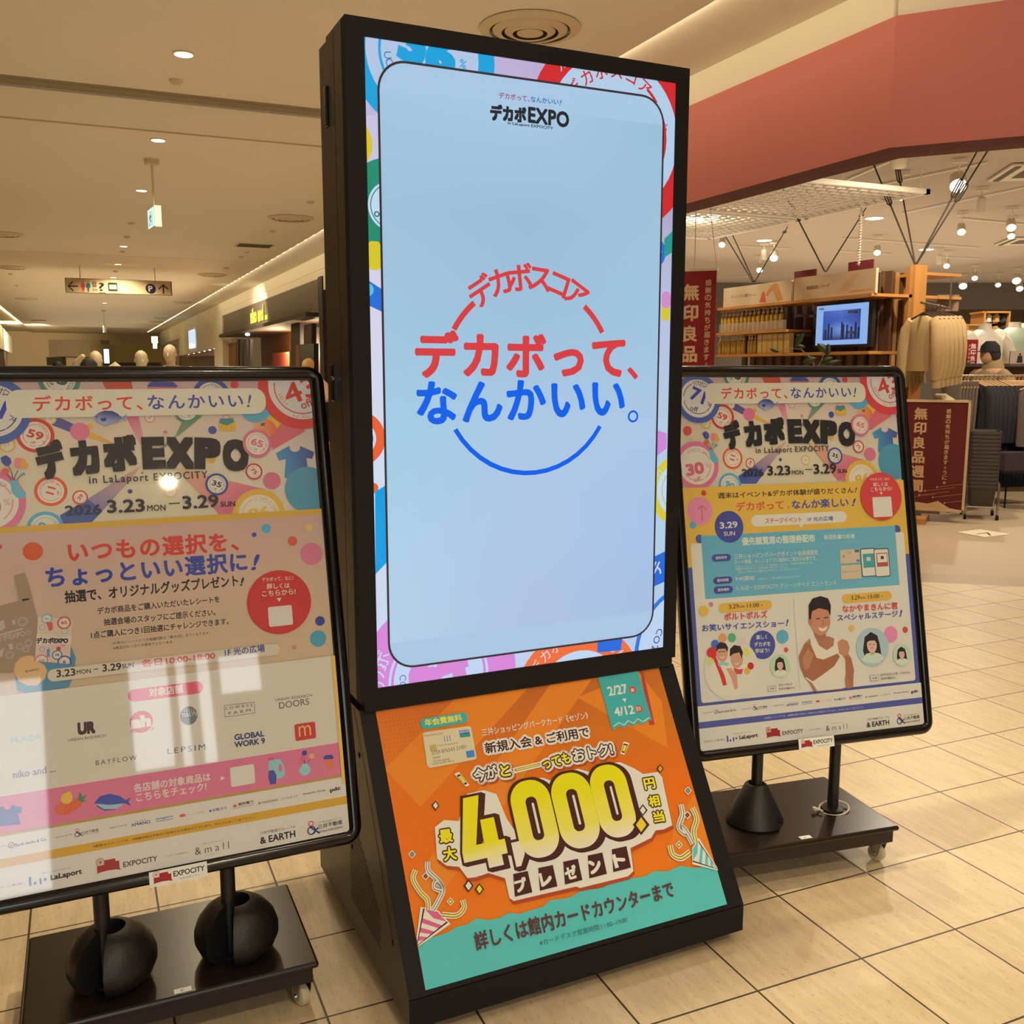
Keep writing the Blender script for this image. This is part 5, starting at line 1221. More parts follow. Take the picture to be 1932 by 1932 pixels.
# ================================================================= the two event boards on trolleys
def frame_axes(yaw, tilt):
    u = Vector((math.cos(yaw), math.sin(yaw), 0)); nf = Vector((math.sin(yaw), -math.cos(yaw), 0)); Z = Vector((0, 0, 1))
    v = Z * math.cos(tilt) - nf * math.sin(tilt); n = nf * math.cos(tilt) + Z * math.sin(tilt)
    return u, v, n
def board(o, yaw, tilt, art, label, corners, deck, plate, weights, tie, sticker, stick_at):
    """o = bottom-right corner of the visible sheet"""
    u, v, n = frame_axes(yaw, tilt); o = Vector(o); bl = o - u * PW
    M = Matrix(((u.x, v.x, n.x, bl.x), (u.y, v.y, n.y, bl.y), (u.z, v.z, n.z, bl.z), (0, 0, 0, 1)))
    dl = deck
    T = Matrix.Translation((dl[0], dl[1], 0)) @ Matrix.Rotation(dl[2], 4, 'Z')
    root = thing('event_board', label, 'sign', matrix=T)
    # frame
    prof = [(-.004, .002), (0, .006), (.003, .013), (.009, .0165), (.020, .0165), (.026, .012), (.0285, .004), (.0285, -.016), (.024, -.024), (-.004, -.024)]
    b = B(); rings = []
    for dd, h in prof:
        rings.append([b.bm.verts.new(M @ Vector((x, y, h))) for x, y in rrect(-dd, -dd, PW + dd, PH + dd, .010 + max(0, dd))])
    for i in range(len(rings)):
        A_, C_ = rings[i], rings[(i + 1) % len(rings)]
        for k in range(len(A_)): b.bm.faces.new((A_[k], A_[(k + 1) % len(A_)], C_[(k + 1) % len(A_)], C_[k]))
    b.build('frame', m_gloss, root, smooth=True)
    art.build('poster', m_print, root, M)
    b = B(); b.box(-.004, -.004, -.02, PW + .004, PH + .004, -.004, M); b.build('back_panel', m_black, root)
    b = B(); b.poly([M @ Vector(p) for p in ((0, 0, .0095), (PW, 0, .0095), (PW, PH, .0095), (0, PH, .0095))]); b.build('clear_cover', m_cover, root, fix=False)
    # name plate on the lower rail
    pa = Art(plate, .112, .030, WHITE); pa.R(0, 0, .112, .030, (208, 196, 176)); bag_logo(pa, .006, .005, .038)
    V, F = glyphs('EXPOCITY'); pa.text_m(heavy(V, .02), F, np.array([.046, .012]), np.array([.107, .012]), .011, (64, 50, 50)); V, F = glyphs('エキスポシティ', 0); pa.text_m(V, F, np.array([.057, .004]), np.array([.096, .004]), .0045, (64, 50, 50))
    cp = pa_c = None
    p = at_p(*[sum(q[i] for q in plate) / 4 for i in (0, 1)], bl + n * .018, n); lc = M.inverted() @ Vector(p)
    PM = M @ Matrix.Translation((lc.x - .056, lc.y - .015, .0175))
    pa.build('name_plate', m_print, root, PM)
    # posts
    pp = []
    for s_ in (.255, .505):
        p = o - u * s_ - n * .040 + v * .02; pp.append(p)
        b = B(); b.tube([(p.x, p.y, .122), (p.x, p.y, p.z), tuple(p + v * .35)], .0155, 16); b.build('post', m_black, root, smooth=True)
        b = B(); b.lathe([(.03, .1215), (.03, .126), (.018, .130)], c=(p.x, p.y, 0), seg=18); b.build('post_collar', m_black, root, smooth=True)
    # trolley
    W_, D_ = .572, .352
    b = B(); b.rbox(-W_, 0, .108, 0, D_, .122, .006, 2, M=T); b.build('deck', m_deck, root)
    b = B(); b.box(-W_ + .012, .012, .072, -.012, D_ - .012, .108, M=T); b.build('skirt', m_black, root)
    for x in (-.035, -W_ + .035):
        for y in (.04, D_ - .04):
            b = B(); wm = T @ Matrix.Translation((x + .004, y + .012, .0245)) @ Matrix.Rotation(.35, 4, 'Z') @ Matrix.Rotation(math.pi / 2, 4, 'Y')
            b.lathe([(.009, -.011), (.018, -.011), (.0235, -.008), (.0245, -.004), (.0245, .004), (.0235, .008), (.018, .011), (.009, .011)], seg=22, M=wm)
            w = b.build('caster', m_ivory, root, smooth=True)
            b = B(); fm = T @ Matrix.Translation((x + .004, y + .012, 0)) @ Matrix.Rotation(.35, 4, 'Z')
            for s_ in (-1, 1): b.prism([fm @ Vector((s_ * .0135, -.010, .018)), fm @ Vector((s_ * .0135, .010, .018)), fm @ Vector((s_ * .0135, .002, .066)), fm @ Vector((s_ * .0135, -.024, .066))], (fm.to_3x3() @ Vector((s_ * .002, 0, 0))))
            b.box(-.017, -.026, .064, .017, .006, .072, M=fm); b.lathe([(.005, -.018), (.005, .018)], seg=8, M=wm)
            b.build('fork', m_chrome, w)
    # sticker on the deck
    st = Vector(at_z(*stick_at, .1225)); a = Art([(0, 0), (1, 0), (1, 1), (0, 1)], .034, .016, WHITE); a.R(0, 0, .034, .016, (206, 196, 170)); V, F = glyphs(sticker, .0); a.text_m(V, F, np.array([.013, .0045]), np.array([.020, .0045]), .007, (90, 80, 60))
    a.build('sticker', m_print, root, Matrix.Translation((st.x - .017, st.y - .008, .1226)) @ Matrix.Rotation(dl[2], 4, 'Z'))
    return root, pp, T
Lroot, Lp, LT = board((.479, 1.982, .369), .012, .237, AL, 'black framed event board left of the tall display, standing over two round weights', LC, (.391, 1.909, 0.0),
                      [(286, 1647), (387, 1627.5), (388, 1653), (287, 1671.5)], 2, False, 'E', (345, 1868))
Rroot, Rp, RT_ = board((2.151, 1.963, .367), -.126, .2075, AR, 'black framed event board right of the tall display, picturing a man in a vest', RC, (2.001, 1.88, -.121),
                       [(1510, 1397), (1572, 1389.5), (1572, 1404.5), (1509.5, 1415)], 1, True, 'A', (1518, 1579))

def slotted(prof, slot_deg, at, width, seg=30):
    """turned weight with a radial slot"""
    b = B(); a0 = slot_deg + width / 2; a1 = slot_deg + 360 - width / 2; rings = []
    for k in range(seg + 1):
        a = math.radians(a0 + (a1 - a0) * k / seg); rings.append([b.bm.verts.new((at[0] + r * math.cos(a), at[1] + r * math.sin(a), at[2] + z)) for r, z in prof])
    for k in range(seg):
        for i in range(len(prof)):
            j = (i + 1) % len(prof); b.bm.faces.new((rings[k][i], rings[k][j], rings[k + 1][j], rings[k + 1][i]))
    b.bm.faces.new(rings[0]); b.bm.faces.new(rings[-1][::-1])
    return b
R_ = .082; ball = [(.030, .002), (.062, .002), (.078, .016), (.088, .040), (.088, .058), (.080, .082), (.064, .102), (.044, .116), (.030, .120), (.028, .108)]
for i, (p, lab) in enumerate(((Lp[1], 'round black plastic weight on the left trolley, around the post nearer the photo edge'), (Lp[0], 'round black plastic weight on the left trolley, around the post nearer the tall display'))):
    b = slotted(ball, 238, (p.x + .014, p.y - .002, .1225), 40)
    o = b.build('stand_weight', m_plastic, smooth=True); setp(o, lab, 'weight', 'split round weights on the left trolley')
cone = [(.022, .001), (.078, .001), (.080, .006), (.030, .108), (.022, .112)]
b = slotted(cone, -50, (Rp[1].x - .002, Rp[1].y, .1225), 40)
setp(b.build('stand_weight', m_plastic, smooth=True), 'cone-shaped black plastic weight with an open slot on the right trolley', 'weight')
# cable tie lying round the right post
p = Rp[0]; b = B(); R2 = RT_.to_3x3()
pts = []
for k in range(26):
    a = math.radians(190 + 340 * k / 25); pts.append((p.x + .004 + .044 * math.cos(a), p.y - .002 + .036 * math.sin(a), .126 + .006 * math.sin(a + 1)))
pts += [(p.x - .052, p.y + .005, .132), (p.x - .062, p.y + .004, .134)]
b.tube(pts, .0028, 6); b.tube([(p.x - .046, p.y - .012, .130), (p.x - .052, p.y - .002, .131), (p.x - .060, p.y + .004, .132)], .0034, 6); b.box(p.x - .066, p.y + .000, .129, p.x - .057, p.y + .010, .137)
setp(b.build('cable_tie', m_white, smooth=True), 'white plastic cable tie looped loosely round a post of the right trolley', 'cable tie')
ORD = ['leftmost', 'second from the left', 'third from the left', 'fourth from the left', 'fifth from the left', 'sixth from the left', 'seventh from the left', 'eighth from the left', 'ninth from the left', 'tenth from the left', 'eleventh from the left', 'twelfth from the left', 'thirteenth from the left', 'fourteenth from the left', 'rightmost']
def nth(i, n): return 'rightmost' if i == n - 1 else ORD[i]
# ================================================================= ceiling fittings
m_glow = mat('lamp_glow', (255, 250, 235), emit=(255, 244, 214), estr=6.0)
m_glow2 = mat('store_lamp_glow', (255, 252, 244), emit=(255, 250, 236), estr=10.0)
m_trim = mat('fitting_trim', (216, 206, 188), rough=0.6)
m_vent = mat('vent_metal', (206, 192, 164), rough=0.6)
m_ventd = mat('vent_shadow_gap', (96, 84, 66), rough=0.9)
# corridor downlights
def downlight(x, y, z, r, label, group, glow, first=[]):
    t = thing('ceiling_downlight', label, 'ceiling light', (x, y, z), group=group)
    b = B(); rg = [(r * 1.16, 0), (r * 1.16, -.008), (r * 1.0, -.010), (r * .97, -.002)]
    b.lathe(rg, seg=26); b.build('trim_ring', m_trim, t, smooth=True, local=True)
    b = B(); b.lathe([(r * .96, -.0115), (r * .5, -.013)], seg=26); b.build('diffuser', glow, t, smooth=True, local=True)
    return t
nm = ['nearest', 'second nearest', 'third nearest', 'fourth nearest', 'fifth nearest', 'sixth nearest', 'seventh nearest', 'eighth nearest', 'farthest but one', 'farthest']
vis = [q for q in DOWNLIGHTS if q[1] > 5]
for i, (x, y) in enumerate(vis):
    downlight(x, y, CEIL, .062, 'round lit corridor downlight, %s of the row running to the far end' % nm[i if i < 6 else i], 'corridor downlights', m_glow)
for (x, y), w_ in zip(DOWNLIGHTS[:4] + SIDE_LIGHTS, ('added to light the board faces, farthest behind the camera', 'behind the camera', 'straight over the left event board', 'just behind the tall display', 'above the gap between display and right board', 'over the open floor on the right', 'behind the right event board', 'left of the left event board')):
    downlight(x, y, CEIL, .062, 'round lit corridor downlight ' + w_, 'overhead downlights', m_glow)
# round air diffusers
def round_vent(x, y, label, rad=.32):
    t = thing('round_ceiling_vent', label, 'ceiling vent', (x, y, CEIL), group='round ceiling vents')
    b = B(); b.lathe([(rad * .80, .002), (rad * .80, -.001), (rad * .2, -.001)], seg=30); b.build('throat', m_ventd, t, local=True)
    for k, (r0, r1, z0, z1) in enumerate(((1.0, .80, -.004, -.030), (.74, .56, -.012, -.040), (.50, .34, -.020, -.046), (.26, .001, -.030, -.046))):
        b = B(); r0 *= rad; r1 *= rad
        b.lathe([(r0, z0), (r0, z0 - .006), (max(.002, r1 + .01), z1), (max(.001, r1), z1 + .006)], seg=34, cap=k == 3)
        b.build('vent_cone', m_vent, t, smooth=True, local=True)
    return t
for px, py, lab in ((1000, 52, 'large round ceiling vent directly above the tall display'), (549, 411, 'round ceiling vent left of the tall display near its upper side'), (400, 518, 'round ceiling vent above the hanging direction sign, to its right'), (20, 504, 'round ceiling vent at the left photo edge, above the direction sign'),
                    (50, 563, 'faint round ceiling vent below and left of the direction sign'), (344, 570, 'faint round ceiling vent below and right of the direction sign'), (304, 600, 'small distant round ceiling vent over the mannequins'), (2, 441, 'round ceiling vent cut by the left photo edge')):
    p = at_z(px, py, CEIL); round_vent(p[0], p[1], lab)
for px, py, w, d_, lab in ((480, 463, .62, .50, 'dark rectangular air grille in the ceiling left of the tall display'), (73, 604, .62, .5, 'small dark rectangular air grille over the far left of the corridor'), (295, 607.5, .62, .5, 'small distant rectangular air grille above the mannequin heads')):
    p = at_z(px, py, CEIL); t = thing('air_grille', lab, 'air grille', p, group='rectangular air grilles')
    b = B(); b.box(-w / 2, -d_ / 2, -.008, w / 2, d_ / 2, 0); b.build('grille_frame', m_vent, t, local=True)
    b = B()
    for k in range(9): b.box(-w / 2 + .03, -d_ / 2 + .03 + k * (d_ - .06) / 9, -.012, w / 2 - .03, -d_ / 2 + .03 + (k + .6) * (d_ - .06) / 9, -.007)
    setp(b.build('louvre', m_ventd, t, local=True), kind='stuff')
for i, (px, py) in enumerate(((332, 151), (248, 420), (240, 446), (586, 380), (515, 435), (465, 475), (455, 484), (231, 474), (218, 511), (427, 505), (20, 516), (32, 538), (132, 641))):
    p = at_z(px, py, CEIL); b = B(); b.lathe([(.052, 0), (.050, -.012), (.032, -.030), (.012, -.034)], c=tuple(p), seg=16)
    lab = ['small round ceiling detector just past the nearest downlight', 'small ceiling detector left of the exit sign, upper of two', 'small ceiling detector left of the exit sign, lower of two', 'small ceiling detector close to the upper left side of the tall display', 'small ceiling detector just below the round vent left of the tall display', 'small ceiling detector below the dark air grille, upper of two', 'small ceiling detector below the dark air grille, lower of two',
           'small ceiling detector beside the fourth downlight', 'small ceiling detector just above the direction sign', 'small ceiling detector right of the round vent over the direction sign', 'small ceiling detector at the left photo edge, upper of two', 'small ceiling detector at the left photo edge, lower of two', 'dark dome camera over the far end of the corridor'][i]
    setp(b.build('ceiling_detector', m_vent if i != 12 else m_dark, smooth=True), lab, 'detector', 'small ceiling detectors' if i not in (0, 12) else None)
# emergency exit sign on a pole, seen almost edge on
m_sign = mat_print('sign_face', rough=0.4); m_lit = mat_print('lit_sign_face', emissive=1.0)
def exit_sign(px, ytop, y0, y1, lab, L_=.36):
    p = at_z(px, ytop, CEIL); x, y = p[0], p[1]; D_ = float(p @ HF)
    zt_ = at_d(px + 3, y0, D_)[2]; zb_ = at_d(px + 3, y1, D_)[2]
    t = thing('exit_sign', lab, 'exit sign', (x, y, CEIL), rotz=.12)
    b = B(); b.box(-.06, -.06, -.05, .06, .06, 0); b.build('canopy', m_vent, t, local=True)
    b = B(); b.tube([(0, 0, -.05), (0, 0, zt_ - CEIL)], .011, 8); b.build('pole', m_vent, t, local=True)
    b = B(); b.rbox(-.035, -L_ / 2, zb_ - CEIL, .035, L_ / 2, zt_ - CEIL, .006, 2); b.build('sign_box', m_trim, t, local=True)
    h = zt_ - zb_; A = Art([(0, 0), (1, 0), (1, 1), (0, 1)], L_ - .02, h - .02, dz=.0002)
    A.R(0, 0, A.w, A.h, (206, 244, 240)); G = (16, 140, 96); cx = A.w * .42
    A.ring((cx, A.h * .80), .0001, A.h * .09, G); A.L([(cx, A.h * .7), (cx - .01, A.h * .42)], .045, G, raw=True)
    for q in (((cx - .01, A.h * .44), (cx + .05, A.h * .30), (cx + .03, A.h * .12)), ((cx - .01, A.h * .44), (cx - .05, A.h * .22), (cx - .09, A.h * .16)), ((cx, A.h * .66), (cx + .06, A.h * .52)), ((cx, A.h * .66), (cx - .06, A.h * .55), (cx - .07, A.h * .44))): A.L(q, .022, G, raw=True)
    A.R(A.w * .66, A.h * .08, A.w * .70, A.h * .9, G)
    M = MW[t.name] @ Matrix(((0, 0, -1, -.0358), (-1, 0, 0, L_ / 2 - .01), (0, 1, 0, zb_ - CEIL + .01), (0, 0, 0, 1)))
    A.build('sign_face', m_lit, t, M); return t
exit_sign(286, 301, 392, 432, 'green and white running-man exit sign on a pole, seen edge on')
exit_sign(195, 585, 614, 628, 'small distant sign box hanging over the corridor past the direction sign')
# hanging direction sign
Yd = float(at_z(220, 503, CEIL)[1]); tl, tr, br_, bl_ = (at_y(x, y, Yd) for x, y in ((122, 524), (324, 530.5), (326, 557.5), (122, 552)))
wd, hd = tr[0] - tl[0], ((tl[2] + tr[2]) - (bl_[2] + br_[2])) / 2; z0 = (bl_[2] + br_[2]) / 2
ds = thing('direction_sign', 'long grey hanging direction sign with arrows, restroom figures and a parking mark', 'sign', (tl[0], Yd, z0))
b = B(); b.rbox(0, 0, 0, wd, .06, hd, .015, 2); b.build('sign_board', mat('sign_edge', (70, 62, 52), rough=.5), ds, local=True)
for k in (.14, .84): b = B(); b.tube([(wd * k, .03, hd), (wd * k, .03, CEIL - z0)], .009, 6); b.build('hanging_rod', m_vent, ds, local=True)
A = Art([(122, 524), (324, 530.5), (326, 557.5), (122, 552)], wd, hd, dz=.0004); A.crop(5.682, 0, 480); A.R(.01, .008, wd - .02, hd - .008, (196, 176, 146), r=.012)
KD_ = (44, 38, 40)
A.L([(722, 340), (832, 342)], 14, KD_); A.L([(776, 292), (726, 340), (778, 392)], 14, KD_); A.L([(1752, 322), (1754, 422)], 14, KD_); A.L([(1700, 372), (1750, 326), (1804, 372)], 14, KD_)
for x, c, w in ((886, (196, 70, 70), 1), (942, (40, 110, 130), 0)):
    A.E(x, 300, 9, c); A.P([(x - 18, 312), (x + 18, 312), (x + 24, 352), (x + (14 if w else 10), 362), (x + 7, 400), (x - 9, 400), (x - (14 if w else 10), 362), (x - 24, 350)], c)
A.T('?', 1058, 392, 1118, 392, 88, KD_, .012); A.T('♿', 990, 350, 1032, 350, 56, (110, 100, 84), 0); A.T('M4', 992, 400, 1042, 398, 34, (110, 100, 84), 0); A.L([(1058, 408), (1128, 410)], 7, (110, 100, 84)); A.L([(1162, 408), (1260, 410)], 5, (150, 130, 100))
A.R(*A.uv(1158, 392), *A.uv(1255, 304), KD_, r=.02); A.R(*A.uv(1170, 372), *A.uv(1246, 326), (196, 184, 158), r=.01); A.T('CARD', 1180, 356, 1238, 356, 16, (110, 100, 84), .01)
A.E(1614, 366, 54, (38, 40, 84)); A.T('P', 1592, 398, 1640, 398, 62, (196, 184, 160), .03)
A.build('sign_face', m_sign, ds, Matrix(((1, 0, 0, tl[0]), (0, 0, -1, Yd - .0008), (0, 1, 0, z0), (0, 0, 0, 1))))

# ================================================================= far end and left of the corridor
def slab(b, x0, y0, x1, y1, D_, th=.05):
    """upright box whose front face fills the given photo box at depth D_"""
    ym = (y0 + y1) / 2; a, c = at_d(x0, ym, D_), at_d(x1, ym, D_); xm = (x0 + x1) / 2; zt_, zb_ = at_d(xm, y0, D_)[2], at_d(xm, y1, D_)[2]; h = HF * th
    b.prism([(a[0], a[1], zb_), (c[0], c[1], zb_), (c[0], c[1], zt_), (a[0], a[1], zt_)], h); return b
def xslab(b, pts, X, th):
    """box with its visible face on the plane x = X"""
    b.prism([tuple(at_x(x, y, X)) for x, y in pts], (th, 0, 0)); return b
b = B(); slab(b, 16, 641, 190, 673, 56, 1.5); struct('trim_6', b, mat('far_soffit', (170, 152, 124), rough=.8))
b = B(); slab(b, 18, 673, 172, 716, 57, .3); struct('wall_back', b, mat('far_wall_terracotta', (196, 128, 74), rough=.7, noise=.1, nscale=.5))
b = B(); slab(b, 172, 650, 330, 720, 54, .3); struct('wall_back', b, mat('far_wall_olive', (150, 138, 96), rough=.8))
b = B(); slab(b, 88, 674, 118, 689, 55.9, 1.15); far = setp(b.build('shop_sign', mat('dark_sign', (60, 58, 46), rough=.6)), 'dark distant shop sign on the terracotta wall at the corridor end', 'sign')
b = B(); slab(b, 195, 684, 300, 700, 40, .3); setp(b.build('wall_screen', mat('far_dark', (52, 48, 44), rough=.6)), 'dark band of distant shop equipment behind the mannequins', 'shop counter')
A3 = [(0, 612), (23, 638), (24, 667), (0, 657)]
b = B(); b.prism([tuple(at_x(x, y, -3.2)) for x, y in A3], (-.2, 0, 0)); struct('wall_left', b, m_band)
b = B(); b.prism([tuple(at_x(x, y, -3.25)) for x, y in ((0, 660), (14, 664), (14, 704), (0, 704))], (-.2, 0, 0)); struct('wall_left', b, mat('shop_dark', (70, 58, 46), rough=.7))
b = B(); b.box(-2.42, 24, CEIL - .01, -2.35, 50, CEIL + .05); struct('trim_7', b, m_led)
p = at_z(16, 632, CEIL); b = B(); b.box(-3.6, 49.6, CEIL - .02, -2.35, 50.2, CEIL + .01); struct('trim_8', b, m_led)
for i, (px, py, w, h) in enumerate(((291, 641, 10, 12), (292, 653, 6, 9))):
    b = B(); slab(b, px - w / 2, py - h / 2, px + w / 2, py + h / 2, 44 + 6 * i, .1); struct('trim_%d' % (9 + i), b, m_led)  # small glowing light panels hanging free, rather than trim

# ---- dark-fronted shop with yellow letters on the right side of the corridor
shop = thing('storefront', 'charcoal shop front with glowing yellow letters beside the tall display', 'storefront', (FX, 24, 0))
m_char = mat('charcoal_fascia', (112, 102, 90), rough=.75, noise=.08, nscale=2)
Yn0, Yn1 = 19.15, 33.2
b = B(); b.box(FX, Yn0, 2.52, FX + .2, Yn1, 3.13); b.build('fascia', m_char, shop)
b = B(); b.box(FX - .12, Yn0 + .6, 2.44, FX + .2, Yn1 + .1, 2.53); b.build('fascia_ledge', mat('fascia_ledge', (70, 62, 54), rough=.7), shop)
b = B(); b.box(FX + .0, Yn0 - .35, 0, FX + .25, Yn0 - .02, 3.16); b.build('end_pier', mat('pier_black', (36, 32, 34), rough=.6), shop)
A = Art([tuple(q) for q in ((470, 590), (506, 578), (508, 604), (474, 616))], 1, 1)
ya, yb_ = float(at_x(474, 600, FX)[1]), float(at_x(507, 590, FX)[1]); wL = ya - yb_
A = Art([(0, 0), (1, 0), (1, 1), (0, 1)], wL, .52, dz=.00012); V, F = glyphs('niko and ...'); A.text_m(heavy(V, .05), F, np.array([0.02, .06]), np.array([wL - .02, .06]), .40, (250, 236, 90))
zl = float(at_x(490, 606, FX)[2])
A.build('letters', m_lit, shop, Matrix(((0, 0, -1, FX - .03), (-1, 0, 0, ya), (0, 1, 0, zl - .08), (0, 0, 0, 1))))
m_plank = mat_wood('plank_wall', (150, 92, 48), (96, 56, 30), 1.2, 1)
b = B(); b.box(FX + 1.2, Yn0 - 1, 0, FX + 1.3, Yn1, 2.5); b.build('plank_wall', m_plank, shop)
b = B(); b.box(FX + .2, Yn0 - 1, 2.45, FX + 1.3, Yn1 - .1, 2.5); b.build('soffit', mat('shop_soffit', (84, 60, 44), rough=.7), shop)
for a_, c_ in ((446, 450), (453, 457), (461, 465), (469, 472)):
    b = B(); xslab(b, [(a_, 640), (c_, 640), (c_, 705), (a_, 705)], FX + .1, .08); b.build('window_bar', mat('bar_black', (40, 36, 36), rough=.5), shop)
b = B(); xslab(b, [(425, 650), (445, 646), (445, 705), (425, 705)], FX + .14, .1); b.build('timber_panel', m_plank, shop)
b = B(); xslab(b, [(549, 612), (566, 607), (566, 706), (549, 706)], FX + .3, .1); b.build('door_post', mat('post_black', (34, 32, 38), rough=.5), shop)
b = B(); xslab(b, [(573, 614), (588, 610), (588, 706), (573, 706)], FX + .2, .1); b.build('side_panel', mat('panel_grey', (72, 66, 66), rough=.5), shop)
p = at_x(467, 631, FX + .1); b = B(); b.sphere(p, .07, (1, 1, .6), 2); b.build('spot_lamp', m_glow, shop, smooth=True)
p = at_x(609, 642, FX + .1); b = B(); b.sphere(p, .06, (1, 1.4, .6), 2); b.build('spot_lamp', m_glow, shop, smooth=True)
fr = thing('framed_poster', 'red and dark framed picture inside the charcoal-fronted shop', 'poster', at_x(529, 680, FX + .9))
b = B(); xslab(b, [(513, 666), (546, 664), (546, 706), (513, 706)], FX + .9, .05); b.build('picture_frame', m_plank, fr)
b = B(); xslab(b, [(516, 669), (543, 667), (543, 706), (516, 706)], FX + .89, .02); b.build('picture', mat('picture_red', (140, 56, 44), rough=.5, noise=.4, nscale=9), fr)
sc_ = thing('advert_screen', 'dark upright screen in a wooden surround by the charcoal shop entrance', 'screen', at_x(580, 680, FX + .05))
b = B(); xslab(b, [(558, 651), (565, 650), (565, 706), (558, 706)], FX + .05, .12); b.build('wood_surround', m_plank, sc_)
b = B(); xslab(b, [(565.5, 650), (592, 648), (592, 706), (565.5, 706)], FX + .05, .1); b.build('screen_panel', mat('screen_black', (30, 30, 36), rough=.3), sc_)
# ---- cream-fronted shop beyond
sh2 = thing('storefront', 'cream shop front with a bluish lit sign, beyond the charcoal one', 'storefront', (FX, 40, 0))
b = B(); xslab(b, [(338, 628), (404, 597), (408, 655), (338, 671)], FX + .02, .25); b.build('fascia', m_band, sh2)
b = B(); xslab(b, [(404, 604), (419, 598), (421, 706), (405, 706)], FX - .05, .3); b.build('pillar', m_band, sh2)
A = Art([(0, 0), (1, 0), (1, 1), (0, 1)], 2.6, .75, dz=.00012); A.R(0, 0, 2.6, .75, (206, 226, 246), r=.15); pz = at_x(372, 655, FX); A.build('lit_sign', m_lit, sh2, Matrix(((0, 0, -1, FX - .02), (-1, 0, 0, float(at_x(357, 645, FX)[1])), (0, 1, 0, float(at_x(364, 657, FX)[2])), (0, 0, 0, 1))))
b = B(); xslab(b, [(338, 671), (402, 658), (402, 706), (338, 706)], FX + .5, .1); b.build('shop_interior', mat('shop_interior', (120, 96, 84), rough=.7, noise=.4, nscale=1.5), sh2)
b = B(); xslab(b, [(352, 667), (402, 657), (402, 671), (352, 673)], FX + .4, .05); b.build('pink_panel', mat('pink_panel', (206, 176, 160), rough=.7), sh2)
for k in range(6):
    p = at_x(356 + k * 10, 667 - k * 2.1, FX + .2); b = B(); b.sphere(p, .06, sub=1); b.build('soffit_lamp', m_glow, sh2)

# ================================================================= figures
def loft(b, rings, seg=18, M=None):
    """rings: (cx, cy, z, rx, ry)"""
    R_ = []
    for cx, cy, z, rx, ry in rings:
        R_.append([b.bm.verts.new((M @ Vector((cx + rx * math.cos(2 * math.pi * k / seg), cy + ry * math.sin(2 * math.pi * k / seg), z))) if M else (cx + rx * math.cos(2 * math.pi * k / seg), cy + ry * math.sin(2 * math.pi * k / seg), z)) for k in range(seg)])
    for i in range(len(R_) - 1):
        for k in range(seg): b.bm.faces.new((R_[i][k], R_[i][(k + 1) % seg], R_[i + 1][(k + 1) % seg], R_[i + 1][k]))
    b.bm.faces.new(R_[0][::-1]); b.bm.faces.new(R_[-1]); return b
def skin_body(H, arms=((-.23, -.02, .80), (-.27, .0, .62), (-.27, -.02, .47)), arms2=None, head=True):
    """one continuous figure facing -y, feet at z=0; returns a bmesh-ready mesh"""
    V = [(0, 0, .53), (0, -.005, .62), (0, 0, .72), (0, .005, .80), (0, .0, .845), (0, -.012, .90), (0, -.02, .955)]; R = [.095, .085, .10, .075, .032, .045, .052]
    E = [(i, i + 1) for i in range(6)]
    for s_, A_ in ((1, arms), (-1, arms2 or arms)):
        n = len(V); V += [(s_ * .105, .0, .805)] + [(s_ * -a[0], a[1], a[2]) for a in A_]; R += [.042, .028, .024, .02][:1 + len(A_)]; E += [(3, n)] + [(n + i, n + i + 1) for i in range(len(A_))]
        n = len(V); V += [(s_ * .055, 0, .48), (s_ * .058, -.005, .28), (s_ * .06, .01, .04), (s_ * .065, -.06, .018)]; R += [.058, .036, .024, .020]; E += [(0, n), (n, n + 1), (n + 1, n + 2), (n + 2, n + 3)]
    me = bpy.data.meshes.new('body'); me.from_pydata([(x * H, y * H, z * H) for x, y, z in V], E, [])
    o = bpy.data.objects.new('body', me); COL.objects.link(o); md = o.modifiers.new('s', 'SKIN'); o.modifiers.new('u', 'SUBSURF').levels = 2
    for i, r in enumerate(R): me.skin_vertices[0].data[i].radius = (r * H * .95, r * H * .8)
    me.skin_vertices[0].data[0].use_root = True
    bpy.context.view_layer.update(); m2 = bpy.data.meshes.new_from_object(o.evaluated_get(bpy.context.evaluated_depsgraph_get()))
    b = B(); b.bm.from_mesh(m2); bpy.data.objects.remove(o); bpy.data.meshes.remove(m2); return b
m_manq = mat('mannequin_ivory', (222, 206, 176), rough=.5)
def head_mesh(b, H, c=(0, -.02)):
    loft(b, [(0, c[1] * H, .868 * H, .020 * H, .022 * H), (0, (c[1] - .006) * H, .882 * H, .030 * H, .038 * H), (0, (c[1] - .004) * H, .905 * H, .040 * H, .050 * H), (0, c[1] * H, .935 * H, .045 * H, .056 * H), (0, (c[1] + .004) * H, .965 * H, .043 * H, .055 * H), (0, (c[1] + .006) * H, .987 * H, .030 * H, .040 * H), (0, (c[1] + .008) * H, 1.0 * H, .010 * H, .014 * H)])
    b.prism([(0, (c[1] - .070) * H, .915 * H), (-.008 * H, (c[1] - .050) * H, .913 * H), (0, (c[1] - .050) * H, .945 * H)], (.004 * H, 0, 0)); b.prism([(0, (c[1] - .070) * H, .915 * H), (.008 * H, (c[1] - .050) * H, .913 * H), (0, (c[1] - .050) * H, .945 * H)], (-.004 * H, 0, 0))
    for s_ in (-1, 1): b.sphere((s_ * .046 * H, (c[1] + .004) * H, .925 * H), .012 * H, (.4, .7, 1.2), 1)
